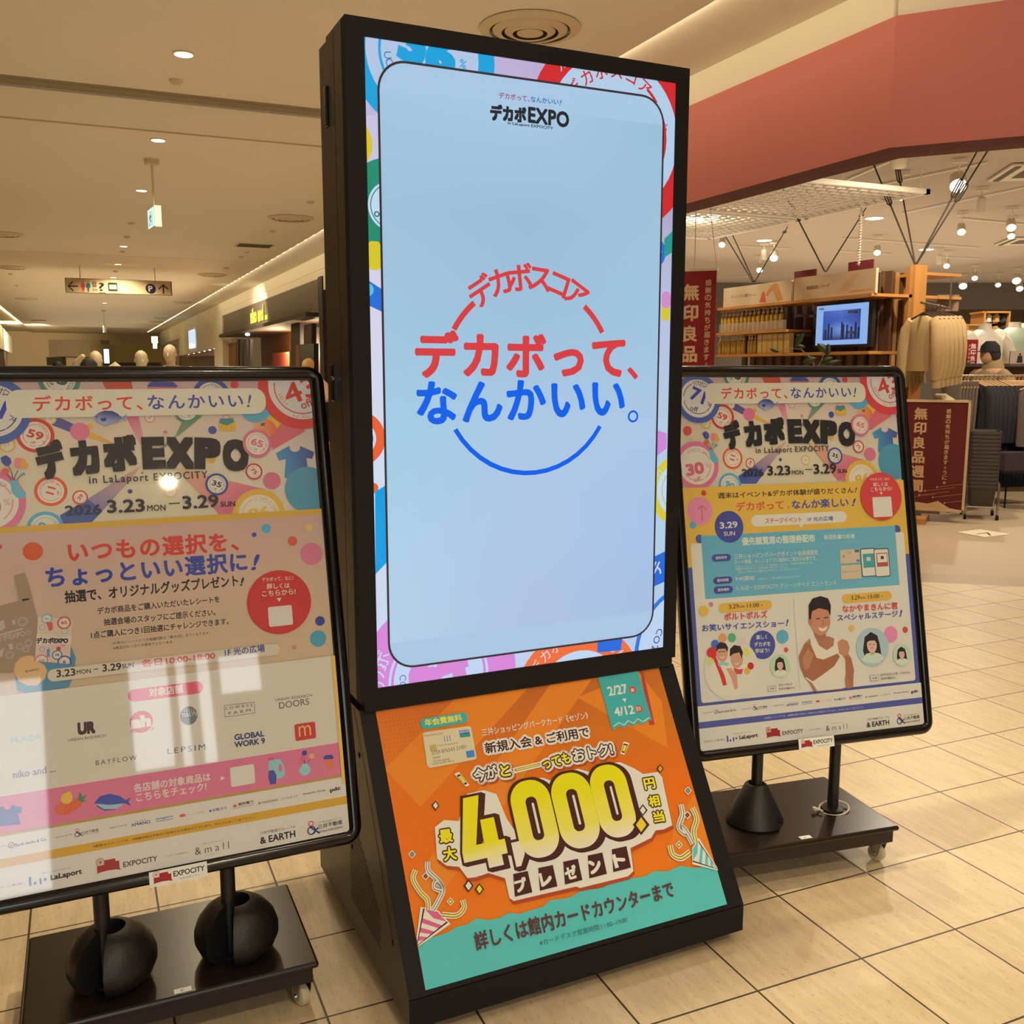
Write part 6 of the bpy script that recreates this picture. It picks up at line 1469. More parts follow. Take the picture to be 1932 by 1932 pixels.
def figure(name, label, cat, px, ytop, D_, face, material, H=None, group=None, **k):
    p = at_d(px, ytop, D_); H = float(p[2]); t = thing(name, label, cat, (p[0], p[1], 0), rotz=face, group=group)
    b = skin_body(H, **k); head_mesh(b, H); b.build('body', material, t, smooth=True, local=True); return t, H
def shirt(t, H, material, name='shirt', z0=.50, fat=1.0):
    b = B(); loft(b, [(0, 0, z0 * H, .105 * H * fat, .075 * H * fat), (0, 0, .62 * H, .098 * H * fat, .072 * H * fat), (0, 0, .74 * H, .118 * H * fat, .078 * H * fat), (0, .0, .80 * H, .118 * H * fat, .062 * H * fat), (0, 0, .825 * H, .085 * H, .05 * H), (0, -.002 * H, .845 * H, .042 * H, .042 * H)])
    for s_ in (-1, 1): b.tube([(s_ * .10 * H, 0, .80 * H), (s_ * .15 * H, 0, .77 * H), (s_ * .225 * H, 0, .66 * H)], [.045 * H, .045 * H, .038 * H], 10)
    return b.build(name, material, t, smooth=True, local=True)
hd = HEAD
arm_dn = ((-.145, .0, .66), (-.15, -.02, .50)); arm_up = ((-.16, -.05, .86), (-.12, -.12, 1.0))
m_cream = mat('cream_cloth', (214, 200, 168), rough=.85); m_pink = mat('pink_cloth', (206, 168, 158), rough=.85)
t, H_ = figure('mannequin', 'bald ivory mannequin facing left of the viewer, shoulders hidden by the left board', 'mannequin', 265, 661, 11.5, -hd + .5, m_manq, group='shop mannequins above the left board', arms=arm_dn); shirt(t, H_, m_cream)
t, H_ = figure('mannequin', 'ivory mannequin with long neck, right of the other bald one', 'mannequin', 321, 650, 12.3, -hd + .1, m_manq, group='shop mannequins above the left board', arms=arm_dn); shirt(t, H_, m_pink)
t, H_ = figure('mannequin', 'tan mannequin head against the dark shop screen, beside the tall display', 'mannequin', 584, 676, 12.5, -hd - .6, mat('mannequin_tan', (206, 160, 100), rough=.5), arms=arm_dn); shirt(t, H_, m_pink)
t, H_ = figure('mannequin', 'mannequin in a pale shirt lifting one arm to a small lit screen', 'mannequin', 180, 662, 11.8, -hd + .3, m_manq, arms=arm_dn, arms2=((-.15, -.03, .90), (-.07, -.05, .97))); 
b = B(); b.tube([(.05, 0, H_ * .80), (.20, -.02, H_ * .86), (.33, 0, H_ * .77), (.44, 0, H_ * .62)], [.07, .10, .11, .09], 12); b.build('sleeve', m_cream, t, smooth=True, local=True); shirt(t, H_, m_cream)
p = at_d(201, 672, 11.0); ph_ = thing('hanging_tablet', 'small lit screen held up beside the mannequin arm', 'screen', p, rotz=-hd + .5)
b = B(); b.rbox(-.035, 0, -.09, .035, .012, .09, .006, 2); b.build('case', m_dark, ph_, local=True); b = B(); b.box(-.028, -.002, -.08, .028, 0, .08); b.build('display', mat('small_screen', (200, 215, 235), emit=(196, 214, 240), estr=1.0), ph_, local=True)
b = B(); b.tube([(0, .006, -.09), (.0, .006, .02 - p[2])], .008, 6); b.build('stand_rod', m_dark, ph_, local=True)
b = B(); b.lathe([(.12, -p[2]), (.12, .02 - p[2])], seg=16); b.build('stand_foot', m_dark, ph_, local=True)
m_hair = mat('black_hair', (30, 26, 26), rough=.7); m_skin = mat('skin', (196, 150, 118), rough=.6); m_coat = mat('dark_coat', (46, 44, 48), rough=.85)
def person(label, px, ytop, D_, face, coat, hat=None, grp=None):
    t, H_ = figure('person', label, 'person', px, ytop, D_, face, m_skin, group=grp, arms=arm_dn)
    b = B(); loft(b, [(0, .005 * H_, .895 * H_, .047 * H_, .052 * H_), (0, -.002 * H_, .93 * H_, .055 * H_, .062 * H_), (0, -.012 * H_, .965 * H_, .052 * H_, .062 * H_), (0, -.012 * H_, .995 * H_, .032 * H_, .042 * H_), (0, -.012 * H_, 1.006 * H_, .01 * H_, .01 * H_)]); b.build('hair', m_hair, t, smooth=True, local=True)
    shirt(t, H_, coat, 'jacket', fat=1.12)
    b = B()
    for s_ in (-1, 1): loft(b, [(s_ * .058 * H_, 0, .04 * H_, .032 * H_, .036 * H_), (s_ * .058 * H_, 0, .30 * H_, .044 * H_, .048 * H_), (s_ * .056 * H_, 0, .50 * H_, .062 * H_, .068 * H_)], 12)
    b.build('trousers', m_coat, t, smooth=True, local=True); return t, H_
person('dark-haired person whose head top just shows over the left board', 165, 677, 10.2, -hd + 2.9, m_coat)
person('distant dark-haired person, small head top over the left board', 107, 682, 19, -hd + 3.0, m_coat)
t, H_ = person('person in a black cap and khaki hooded jacket among the clothes racks', 1872, 648, 10.55, -hd - 1.3, mat('khaki_cloth', (142, 124, 88), rough=.9))
b = B(); loft(b, [(0, -.012 * H_, .945 * H_, .058 * H_, .066 * H_), (0, -.012 * H_, .985 * H_, .052 * H_, .060 * H_), (0, -.012 * H_, 1.015 * H_, .025 * H_, .03 * H_)]); b.prism([(-.04 * H_, -.07 * H_, .95 * H_), (.04 * H_, -.07 * H_, .95 * H_), (.03 * H_, -.125 * H_, .945 * H_), (-.03 * H_, -.125 * H_, .945 * H_)], (0, 0, .006)); b.build('cap', m_dark, t, smooth=True, local=True)
b = B(); loft(b, [(0, .02 * H_, .835 * H_, .075 * H_, .065 * H_), (0, .02 * H_, .875 * H_, .062 * H_, .06 * H_), (0, .03 * H_, .90 * H_, .045 * H_, .045 * H_)]); b.build('hood', mat('khaki_cloth', (142, 124, 88)), t, smooth=True, local=True)

# ================================================================= the big store behind
m_wood = mat_wood('light_oak', (206, 148, 78), (184, 126, 60), 2.0, 2, .45); m_woodh = mat_wood('light_oak_shelf', (210, 152, 82), (188, 130, 64), 2.0, 1, .45)
m_slat = mat_wood('brown_slat', (104, 72, 46), (72, 50, 36), 2.0, 2, .6); m_slatl = mat_wood('pale_slat', (190, 138, 76), (160, 112, 58), 2.0, 2, .5)
m_acr = mat('acrylic', (230, 224, 210), rough=.1, alpha=.18, spec=.6); m_steel = mat('steel_bracket', (120, 112, 104), rough=.4, metal=.6)
C0 = at_d(1645, 545, 9.4); CX, CY_ = float(C0[0]), float(C0[1]); PXr = float(at_y(1727, 548, CY_)[0])
su = thing('shelf_unit', 'tall oak shelf unit with slatted back, bottles and a screen', 'shelf', (CX, CY_, 0))
yl = float(at_x(1353, 583, CX)[1])
zsh = [float(at_x(1560, 561, CX)[2]), float(at_x(1450, 623, CX)[2]), float(at_x(1560, 664, CX)[2])]
for i, z in enumerate(zsh):
    y1_ = yl if i != 1 else yl; y0_ = CY_ if i != 1 else float(at_x(1484, 620, CX)[1])
    b = B(); b.box(CX, y0_, z - .028, CX + .34, y1_, z); b.build('shelf_board', m_woodh, su)
for z in (zsh[0], zsh[2], ): b = B(); b.box(CX + .34, CY_, z - .028, PXr, CY_ + .3, z); b.build('shelf_board', m_woodh, su)
ztop = float(at_y(1735, 500, CY_)[2])
pL, pR = float(at_y(1717, 640, CY_)[0]), float(at_y(1739, 640, CY_)[0])
b = B(); b.box(pL, CY_ - .02, 0, pR, CY_ + .06, ztop); b.build('oak_post', m_wood, su)
b = B(); b.box(pL - .045, CY_ + .0, 0, pL - .004, CY_ + .05, ztop - .01); b.build('perforated_strip', m_slatl, su)
xa, xb = float(at_y(1651, 600, CY_ + .33)[0]), float(at_y(1712, 600, CY_ + .33)[0])
for k in range(7):      # end face slats
    x = xa + (xb - xa) * k / 7; b = B(); b.box(x, CY_ + .33, .1, x + (xb - xa) / 7 * .82, CY_ + .35, ztop - .03 - .002 * k); b.build('slat', (m_slatl, m_slat)[k % 2], su)
n_ = int((yl - CY_) / .16)
for k in range(n_):      # slats at the back of the long side
    y = CY_ + .12 + k * .16; b = B(); b.box(CX + .36, y, .1, CX + .385, y + .085, zsh[0] + .05 if y > CY_ + .3 else ztop - .05); b.build('slat', m_slat, su)
b = B(); b.box(CX + .55, CY_ + .36, .05, CX + .6, yl, zsh[0] + .02); b.build('back_board', mat('back_board', (64, 46, 38), rough=.8), su)
for z in (zsh[0] - .17, zsh[0] - .37):
    for y in (CY_ + .30, CY_ + 1.05): b = B(); b.box(CX + .02, y, z, CX + .34, y + .02, z + .025); b.build('bracket', m_steel, su)
for zz, w in ((ztop - .06, .5), (zsh[0] - .0, .52)): b = B(); b.box(pR, CY_ + .02, zz - .028, pR + w, CY_ + .34, zz); b.build('side_shelf', m_woodh, su)
# header boards on the top shelf
def header(x0, y0a, y0b, x1, y1a, y1b, txt, label, hand):
    ya_, yb__ = float(at_x(x0, (y0a + y0b) / 2, CX)[1]), float(at_x(x1, (y1a + y1b) / 2, CX)[1]); z0_ = zsh[0] + .001; zt_ = float(at_x((x0 + x1) / 2, (y0a + y1a) / 2, CX)[2])
    t = thing('header_board', label, 'header board', (CX + .03, (ya_ + yb__) / 2, z0_), group='header boards on the oak shelf')
    b = B(); b.box(CX + .03, yb__, z0_, CX + .06, ya_, zt_); b.build('panel', mat('header_edge', (214, 196, 164), rough=.6), t)
    A = Art([(x0, y0a), (x1, y1a), (x1, y1b), (x0, y0b)], ya_ - yb__, zt_ - z0_, dz=.00012)
    A.R(0, 0, A.w, A.h, (216, 194, 162)); hand(A)
    V, F = glyphs(txt); A.text_m(heavy(V, .01), F, np.array([A.w * .12 if 'フォ' in txt else A.w * .17, A.h * .42]), np.array([A.w * .50 if 'フォ' in txt else A.w * .46, A.h * .42]), A.h * .17, (120, 96, 78))
    A.build('printed_face', m_sign, t, Matrix(((0, 0, -1, CX + .0295), (-1, 0, 0, ya_), (0, 1, 0, z0_), (0, 0, 0, 1)))); return t
def h1(A):
    w, h = A.w, A.h
    A.P([(w * .56, .02), (w * .60, h * .55), (w * .63, h * .62), (w * .66, h * .05)], (206, 110, 84), raw=True); A.P([(w * .64, h * .40), (w * .72, h * .85), (w * .78, h * .95), (w * .82, h * .9), (w * .90, h * .1), (w * .82, h * .05), (w * .75, h * .6), (w * .68, h * .35)], (208, 150, 96), raw=True)
def h2(A):
    w, h = A.w, A.h
    A.P([(w * .58, .05), (w * .66, h * .6), (w * .78, h * .9), (w * .82, h * .8), (w * .72, h * .4), (w * .68, .04)], (214, 180, 140), raw=True); A.R(w * .70, h * .1, w * .98, h * .2, (206, 170, 130))
header(1361, 545, 578, 1488, 527.5, 564, 'クレンジングと洗顔フォーム', 'pale header board with two hands, on the left end of the top shelf', h1)
header(1494, 528, 562, 1648, 502, 544, '敏感肌用シリーズ', 'pale header board above the wall screen, right of the one with hands', h2)
for x0, x1, y0, y1, lab in ((1498, 1540, 510, 530, 'small maroon card standing behind the header board, left one'), (1600, 1648, 492, 512, 'small maroon card standing behind the header board, right one')):
    ya_, yb__ = float(at_x(x0, y1, CX + .3)[1]), float(at_x(x1, y0, CX + .3)[1]); b = B(); b.box(CX + .3, yb__, zsh[0] + .001, CX + .31, ya_, float(at_x((x0 + x1) / 2, (y0 + y1) / 2 - 10, CX + .3)[2])); setp(b.build('maroon_card', mat('maroon_print', (122, 36, 46), rough=.5)), lab, 'card', 'maroon cards behind the header boards')
# pump bottles
m_oil = mat('amber_oil', (198, 160, 70), rough=.15, spec=.6, coat=.4); m_pump = mat('clear_pump', (214, 196, 160), rough=.3)
def bottle(label, group):
    t = thing('pump_bottle', label, 'bottle', group=group)
    b = B(); b.lathe([(.020, 0), (.024, .006), (.024, .135), (.020, .150), (.010, .160), (.010, .168)], seg=14); b.build('flask', m_oil, t, smooth=True, local=True)
    b = B(); b.lathe([(.014, .168), (.015, .184), (.006, .186), (.006, .208)], seg=10); b.build('collar', m_pump, t, smooth=True, local=True)
    b = B(); b.tube([(0, 0, .208), (0, 0, .216), (-.034, 0, .214)], [.010, .008, .005], 8); b.build('pump_head', m_pump, t, smooth=True, local=True); return t
z = float(zsh[1]) ; g1, g2 = 'pump bottles on the middle shelf', 'pump bottles on the lower shelf'
bt = bottle('clear pump bottle of amber oil on the middle shelf, leftmost', g1)
zx = [550, 592, 642, 695, 748, 806, 860, 912, 970, 1030, 1092, 1152, 1212, 1272, 1335]
for i, q in enumerate(zx):
    y = float(at_x(1290 + q / 7.156, 612, CX + .10)[1]); loc = (CX + .08, y, z + .0005)
    if i == 0: bt.location = loc; bt.scale = (1.15,) * 3
    else: clone(bt, loc, scale=1.15, label='clear pump bottle of amber oil on the middle shelf, ' + nth(i, 15))
z = float(zsh[2])
for i, q in enumerate((510, 560, 597, 632, 682, 715, 760, 790, 825, 905, 940, 985)):
    y = float(at_x(1290 + q / 7.156, 660, CX + .10)[1]); clone(bt, (CX + .08, y, z + .0005), label='clear pump bottle of amber oil on the lower shelf, ' + nth(i, 12), group=g2, scale=.98)
m_box = mat('amber_box', (206, 176, 104), rough=.25, coat=.3)
bx = None
for i, q in enumerate((1040, 1110, 1175, 1245, 1320, 1400)):
    y = float(at_x(1290 + q / 7.156, 655, CX + .06)[1])
    if bx is None:
        bx = thing('refill_pack', 'tall amber refill pack right of the lower bottles, leftmost of six', 'pack', (CX + .05, y, z + .0005), group='amber packs on the lower shelf')
        b = B(); b.rbox(-.01, -.040, 0, .06, .040, .215, .006, 2); b.build('pack_body', m_box, bx, local=True); b = B(); b.box(-.012, -.035, .16, -.010, .035, .20); b.build('pack_label', m_pump, bx, local=True)
    else: clone(bx, (CX + .05, y, z + .0005), label='tall amber refill pack right of the lower bottles, ' + nth(i, 6))
# price rail in front of the bottles
for x0, x1, zz, lab in ((1356, 1482, zsh[1], 'clear acrylic guard along the front of the upper bottle row'),):
    b = B(); b.box(CX + .005, float(at_x(x1, 620, CX)[1]), zz + .001, CX + .01, float(at_x(x0, 620, CX)[1]), zz + .10); setp(b.build('shelf_guard', m_acr), lab, 'shelf guard')
# wall screen
yt0, yt1 = float(at_x(1540, 612, CX + .12)[1]), float(at_x(1638, 606, CX + .12)[1]); za_, zb2 = float(at_x(1590, 574, CX + .12)[2]), float(at_x(1590, 650, CX + .12)[2])
tv = thing('wall_screen', 'flat screen showing a bluish city picture, mounted on the shelf unit', 'screen', (CX + .14, (yt0 + yt1) / 2, zb2))
b = B(); b.rbox(CX + .12, yt1 - .05, zb2 - .025, CX + .17, yt0 + .02, za_ + .02, .006, 2); b.build('casing', m_black, tv)
b = B(); b.box(CX + .17, (yt0 + yt1) / 2 - .04, zb2 + .05, CX + .36, (yt0 + yt1) / 2 + .04, zb2 + .15); b.build('mount', m_black, tv)
A = Art([(0, 0), (1, 0), (1, 1), (0, 1)], yt0 - yt1, za_ - zb2, dz=.00012); w, h = A.w, A.h; A.R(0, 0, w, h, (138, 176, 232))
A.grad(w * .14, h * .12, w * .86, h * .86, [[(50, 60, 110), (40, 48, 90), (60, 80, 140)], [(56, 72, 140), (120, 160, 224), (60, 80, 150)], [(60, 84, 170), (64, 90, 176), (60, 80, 160)], [(70, 96, 180), (90, 120, 196), (50, 60, 130)]], n=8)
for x_, h_ in ((.18, .25), (.24, .4), (.30, .3), (.60, .35), (.68, .3), (.76, .4), (.82, .28), (.50, .42), (.53, .36)): A.R(w * x_, h * .14, w * (x_ + .035), h * (.14 + h_), (36, 44, 86))
A.T('MUJI', .06, .12, .20, .12, .05, (40, 50, 80), .03) if False else None
V, F = glyphs('環境配慮'); A.text_m(heavy(V, .02), F, np.array([w * .05, h * .90]), np.array([w * .15, h * .90]), h * .045, (30, 40, 70))
A.build('display', m_lit, tv, Matrix(((0, 0, -1, CX + .1195), (-1, 0, 0, yt0), (0, 1, 0, zb2), (0, 0, 0, 1))))
# plant in front of the shelf
pD = 8.3; pl_ = at_d(1537, 700, pD); plant = thing('potted_plant', 'leafy green plant rising in front of the oak shelf', 'plant', (pl_[0], pl_[1], 0))
m_leaf = mat('leaf', (84, 96, 56), rough=.5, noise=.2, nscale=20); m_stem = mat('stem', (120, 104, 70), rough=.7)
def P5(x, y, dd=0): return tuple(at_d(x, y, pD + dd))
b = B(); b.tube([(pl_[0], pl_[1], .32), P5(1537, 720), P5(1534, 680), P5(1512, 660), P5(1500, 652)], [.012, .010, .008, .006, .004], 6); b.tube([P5(1536, 700), P5(1548, 684), P5(1556, 662)], [.007, .006, .004], 6); b.tube([P5(1512, 660), P5(1490, 656), P5(1470, 664)], .004, 5); b.build('stem', m_stem, plant, smooth=True)
def leaf(a, c, w):
    a, c = Vector(P5(*a)), Vector(P5(*c)); d_ = c - a; n_ = Vector(tuple(np.cross(np.array(d_), FWD))).normalized(); b = B(); L_ = d_.length; f = Vector(tuple(FWD)) * -.02
    pr_ = [(0, 0), (.15, .6), (.4, 1), (.7, .75), (.9, .3), (1, 0)]; vt = [b.bm.verts.new(a + d_ * t_ + n_ * w * q) for t_, q in pr_]; vb = [b.bm.verts.new(a + d_ * t_ - n_ * w * q) for t_, q in pr_[1:-1]]; vm = [b.bm.verts.new(a + d_ * t_ + f) for t_, q in pr_[1:-1]]
    mid = [vt[0]] + vm + [vt[-1]]
    for i in range(5):
        for S_ in (vt, [vt[0]] + vb + [vt[-1]]):
            q = [mid[i], mid[i + 1], S_[i + 1], S_[i]]; q = [v for j, v in enumerate(q) if v not in q[:j]]
            if len(q) > 2: b.bm.faces.new(q)
    bmesh.ops.solidify(b.bm, geom=b.bm.faces[:], thickness=.002); b.build('leaf', m_leaf, plant, smooth=True)
for a_, c_, w in (((1500, 652), (1517, 628), .028), ((1502, 653), (1520, 655), .022), ((1560, 664), (1542, 648), .036), ((1540, 676), (1514, 684), .032), ((1548, 684), (1572, 674), .026), ((1552, 688), (1588, 680), .022), ((1545, 690), (1566, 690), .024), ((1470, 664), (1452, 658), .018), ((1530, 690), (1500, 696), .02), ((1560, 672), (1563, 648), .03)): leaf(a_, c_, w)
b = B(); b.lathe([(.11, 0), (.15, .03), (.17, .30), (.16, .32), (.14, .31)], c=(pl_[0], pl_[1], 0), seg=20); b.build('pot', m_white, plant, smooth=True)
# hanging mesh ceiling panels
def mesh_panel(x0, y0, x1, y1, zz, lab):
    t = thing('mesh_ceiling_panel', lab, 'ceiling panel', (x0, y0, zz), group='white mesh panels under the store ceiling')
    b = B()
    for q in ((x0, y0, x0 + .05, y1), (x1 - .05, y0, x1, y1), (x0, y0, x1, y0 + .05), (x0, y1 - .05, x1, y1)): b.box(q[0], q[1], zz, q[2], q[3], zz + .045)
    b.build('panel_frame', m_white, t)
    b = B(); n = 17
    for k in range(n):
        x = x0 + (x1 - x0) * (k + .5) / n; b.box(x, y0 + .05, zz + .010, x + .016, y1 - .05, zz + .022)
    m_ = 15
    for k in range(m_):
        y = y0 + (y1 - y0) * (k + .5) / m_; b.box(x0 + .05, y, zz + .010, x1 - .05, y + .016, zz + .022)
    setp(b.build('wire_grid', m_white, t), kind='stuff')
    for x, y in ((x0 + .2, y0 + .03), (x1 - .1, y0 + .03), (x0 + .2, y1 - .1), (x1 - .1, y1 - .1)):
        b = B(); b.tube([(x, y, zz + .045), (x, y, sC)], .007, 6); b.build('hanger_rod', m_white, t)
    return t
mA = at_z(1755, 366, 3.05); mesh_panel(mA[0] - 2.3, mA[1], mA[0], mA[1] + 1.75, 3.05, 'white mesh ceiling panel whose right end shows under the red fascia')
mesh_panel(mA[0] - 2.3, mA[1] + 1.85, mA[0], mA[1] + 3.6, 3.05, 'white mesh ceiling panel farther in, its left part behind the tall display')
# cables with turnbuckles
m_cable = mat('cable_dark', (58, 46, 40), rough=.5)
def cable(bot, top, tb, lab, Dbot):
    P0_ = Vector(tuple(bot)); P1_ = Vector(tuple(top)); t = thing('support_cable', lab, 'cable', P0_, group='dark support cables with turnbuckles')
    b = B(); b.tube([P0_, P1_], .008, 6); b.build('wire', m_cable, t, smooth=True)
    if tb:
        c_ = P0_.lerp(P1_, tb); d_ = (P1_ - P0_).normalized(); s_ = d_.cross(Vector((_cy, -_sy, 0))).normalized().cross(d_) ; b = B()
        for k in (-1, 1): b.tube([c_ - d_ * .10, c_ - d_ * .07 + s_ * .022 * k, c_ + d_ * .07 + s_ * .022 * k, c_ + d_ * .10], .007, 6)
        b.build('turnbuckle', m_cable, t, smooth=True)
for bx_, by_, txp, typ, tb, lab in ((1420, 531, 1358, 428, .88, 'dark cable rising left from the header board with hands, outer of a pair'), (1422, 531, 1376, 430, .88, 'dark cable rising left from the header board with hands, inner of the pair'), (1424, 531, 1486, 428, .88, 'dark cable rising right from the header board with hands'),
                                    (1556, 512, 1474, 352, .72, 'dark cable rising left above the wall screen header'), (1559, 512, 1634, 392, .85, 'dark cable rising right above the wall screen header')):
    bot = at_x(bx_, by_, CX + .17); bot[2] = max(bot[2], zsh[0] + .02); cable(bot, at_z(txp, typ, sC - .012), tb, lab, 0)
pb = at_y(1725, 500, CY_); pb[2] = ztop; pb = np.array([(pL + pR) / 2, CY_ + .06, ztop])
for txp, typ, tb, lab in ((1638, 285, .60, 'dark cable from the oak post up left to the ceiling'), (1880, 258, .58, 'dark cable from the oak post up right, nearer one'), (1856, 262, .62, 'dark cable from the oak post up right, farther one'), (1690, 300, .84, 'short dark cable rising behind the left one over the oak post')):
    cable(pb, at_z(txp, typ, sC - .012), tb, lab, 0)
b = B(); P0_ = Vector(tuple(at_x(1620, 500, CX + .2))); n = 60
P1_ = Vector((P0_.x, P0_.y, 3.05))
pts = [(P0_.x + .010 * math.cos(k * 1.3), P0_.y + .010 * math.sin(k * 1.3), P0_.z + (P1_.z - P0_.z) * k / 120) for k in range(121)]
b.tube(pts, .008, 5); setp(b.build('coiled_cord', m_white, smooth=True), 'white coiled cord hanging from the mesh panel to the maroon card', 'cord')
# track lights and store downlights
m_can = mat('spot_can', (214, 202, 180), rough=.5)
def spot(px, py, zz, lit, lab, r=.05, tilt=.5, az=0.0, length=.16):
    p = at_z(px, py, zz); t = thing('track_spotlight', lab, 'spotlight', (p[0], p[1], zz), rotz=az, group='spotlights on the store ceiling tracks')
    R_ = Matrix.Rotation(tilt, 4, 'X'); b = B(); b.lathe([(r * .8, length), (r, length * .9), (r, 0), (r * .8, 0.004)], seg=16, M=R_); b.build('can', m_can, t, smooth=True, local=True)
    b = B(); b.lathe([(r * .86, -.002), (r * .3, -.006)], seg=16, M=R_); b.build('lens', m_glow2 if lit else m_dark, t, local=True)
    b = B(); b.tube([R_ @ Vector((0, 0, length * .6)), (0, 0, length + .02), (0, 0, sC - zz - .02)], .010, 6); b.box(-.07, -.02, sC - zz - .05, .07, .02, sC - zz - .02); b.build('arm', m_can, t, local=True)
def track(p0, p1, lab):
    a, c = at_z(*p0, sC - .022), at_z(*p1, sC - .022); d_ = Vector(tuple(c - a)); n_ = Vector((-d_.y, d_.x, 0)).normalized() * .018; a = Vector(tuple(a))
    b = B(); b.prism([a + n_, a - n_, a + d_ - n_, a + d_ + n_], (0, 0, .02)); setp(b.build('light_track', m_can), lab, 'light track', 'light tracks on the store ceiling')
for i, (q0, q1_) in enumerate((((1660, 350), (1862, 308)), ((1704, 403), (1932, 355)), ((1812, 413), (1932, 424)), ((1590, 450), (1845, 468)), ((1580, 474), (1680, 480)), ((1394, 465), (1490, 470)), ((1770, 485), (1850, 489)), ((1350, 525), (1440, 520)), ((1600, 340), (1720, 288)))):
    track(q0, q1_, 'pale light track on the store ceiling, %s' % ('left of the large lit spot', 'crossing right past the unlit spot', 'carrying spots by the right photo edge', 'long one over the oak post', 'short one over the maroon cards', 'over the pair of lit spots left', 'carrying a lit spot right of the oak post', 'faint one behind the hands board', 'under the red fascia corner')[i])
for px, py, lit, lab, r in ((1694, 316, False, 'large unlit white spotlight just under the corner of the red fascia', .075), (1808, 351, True, 'bright lit spotlight crossed by the right hand cables', .085), (1850, 398, False, 'small unlit spotlight right of the bright one', .05), (1814, 438, True, 'lit spotlight over the hanging price card', .055), (1908, 430, True, 'upper lit spotlight at the right photo edge', .06), (1908, 446, True, 'lower lit spotlight at the right photo edge', .05),
                            (1460, 487, True, 'lit spotlight right of the header board with hands', .07), (1433, 510, True, 'lit spotlight crossed by the left cables', .06), (1441, 489, False, 'spotlight facing down left of the brighter one', .05), (1362, 462, True, 'small lit spotlight above the hanging maroon banner', .05), (1655, 477, True, 'lit spotlight above the right maroon card', .055), (1786, 502, True, 'lit spotlight right of the top of the oak post', .055), (1772, 498, False, 'unlit spotlight beside the lit one right of the oak post', .05),
                            (1817, 540, True, 'small far spotlight, leftmost of the far group', .09), (1839, 525, True, 'small far spotlight, second of the far group', .06), (1883, 538, True, 'small far spotlight, third of the far group', .06), (1918, 530, True, 'bright far spotlight near the right photo edge', .09), (1924, 545, True, 'far spotlight lowest at the right photo edge', .08), (1701, 372, True, 'small lit spotlight at the end of the mesh panel', .045), (1347, 410, True, 'lit lamp glowing through the mesh panel, right one', .06), (1320, 414, True, 'lit lamp glowing through the mesh panel, left one', .05)):
    spot(px, py, 3.24 if py > 300 else 3.28, lit, lab, r=r, tilt=-.85 if lit else .4, az=-.75)
for px, py, lab in ((1442, 453, 'round lit downlight above the left lit spotlights'), (1650, 411, 'round lit downlight below the end of the mesh panel'), (1748, 470, 'round lit downlight right of the oak post cables')):
    p = at_z(px, py, sC); downlight(p[0], p[1], sC, .12, lab, 'round downlights in the store ceiling', m_glow2)
for (x0, y0, x1, y1, x2, y2), lab in (((1885, 325, 1932, 306, 1932, 334), 'square ceiling air unit at the right photo edge, upper'), ((1890, 455, 1932, 447, 1932, 462), 'square ceiling air unit at the right photo edge, lower')):
    p = at_z(x0, y0, sC - .01); t = thing('ceiling_air_unit', lab, 'air conditioner', p, rotz=-.6); b = B(); b.box(0, -.45, -.02, .9, .45, .0); b.build('unit_panel', m_vent, t, local=True); b = B(); b.box(.05, -.40, -.028, .11, .40, -.02); b.box(.2, -.25, -.026, .7, .25, -.02); b.build('unit_slot', m_ventd, t, local=True)

# hanging maroon banner
def vtext(A, txt, x, ytop, size, step, rgb, bold=.03):
    for i, ch in enumerate(txt): A.TC(ch, (x, ytop - size / 2 - i * step), 0 if ch != '、' else 0, size * (1 if ch not in 'よ。' else .62), rgb, bold)
def banner(name, cornersL, D_, w, h, lab, M, parts): pass
m_mar = (136, 46, 50)
bD = 8.2; x0, x1 = 1283, 1350; a, c = at_d(x0, 600, bD), at_d(x1, 600, bD - .12); u_ = Vector(tuple(c - a)); u_.z = 0; w = u_.length; u_.normalize(); n_ = Vector((u_.y, -u_.x, 0)); zt_ = float(at_d(1318, 513, bD)[2]); h = 1.25
bn = thing('hanging_banner', 'maroon vertical banner with white characters hung beside the tall display', 'banner', (a[0], a[1], zt_))
A = Art([(0, 0), (1, 0), (1, 1), (0, 1)], w, h, dz=.00012); A.R(0, 0, w, h, m_mar); vtext(A, '無印良品週間', w * .30, h - .10, .135, .168, (214, 186, 150), .03); vtext(A, '感謝の気持ちが届きますように。', w * .78, h - .07, .050, .060, (206, 172, 140), .02)
Mb = Matrix(((u_.x, 0, n_.x, a[0]), (u_.y, 0, n_.y, a[1]), (0, 1, 0, zt_ - h), (0, 0, 0, 1)))
A.build('banner_cloth', m_sign, bn, Mb @ Matrix.Translation((0, 0, .004)))
b = B(); b.box(0, 0, -.002, w, h, .0035, Mb); b.build('backing', mat('maroon_cloth', m_mar, rough=.8), bn)
b = B(); b.tube([Mb @ Vector((-.01, h + .01, 0)), Mb @ Vector((w + .01, h + .01, 0))], .011, 8); b.build('top_rod', m_white, bn, smooth=True)
tp = at_z(1318, 446, 3.05)
b = B(); b.tube([Mb @ Vector((w, h + .01, 0)), Vector((float(Mb[0][3] + u_.x * w * .35), float(Mb[1][3] + u_.y * w * .35), sC))], .003, 5); b.tube([Mb @ Vector((w * .38, h + .01, 0)), Vector((float(Mb[0][3] + u_.x * w * .36), float(Mb[1][3] + u_.y * w * .36), sC))], .004, 5); b.build('string', m_white, bn)
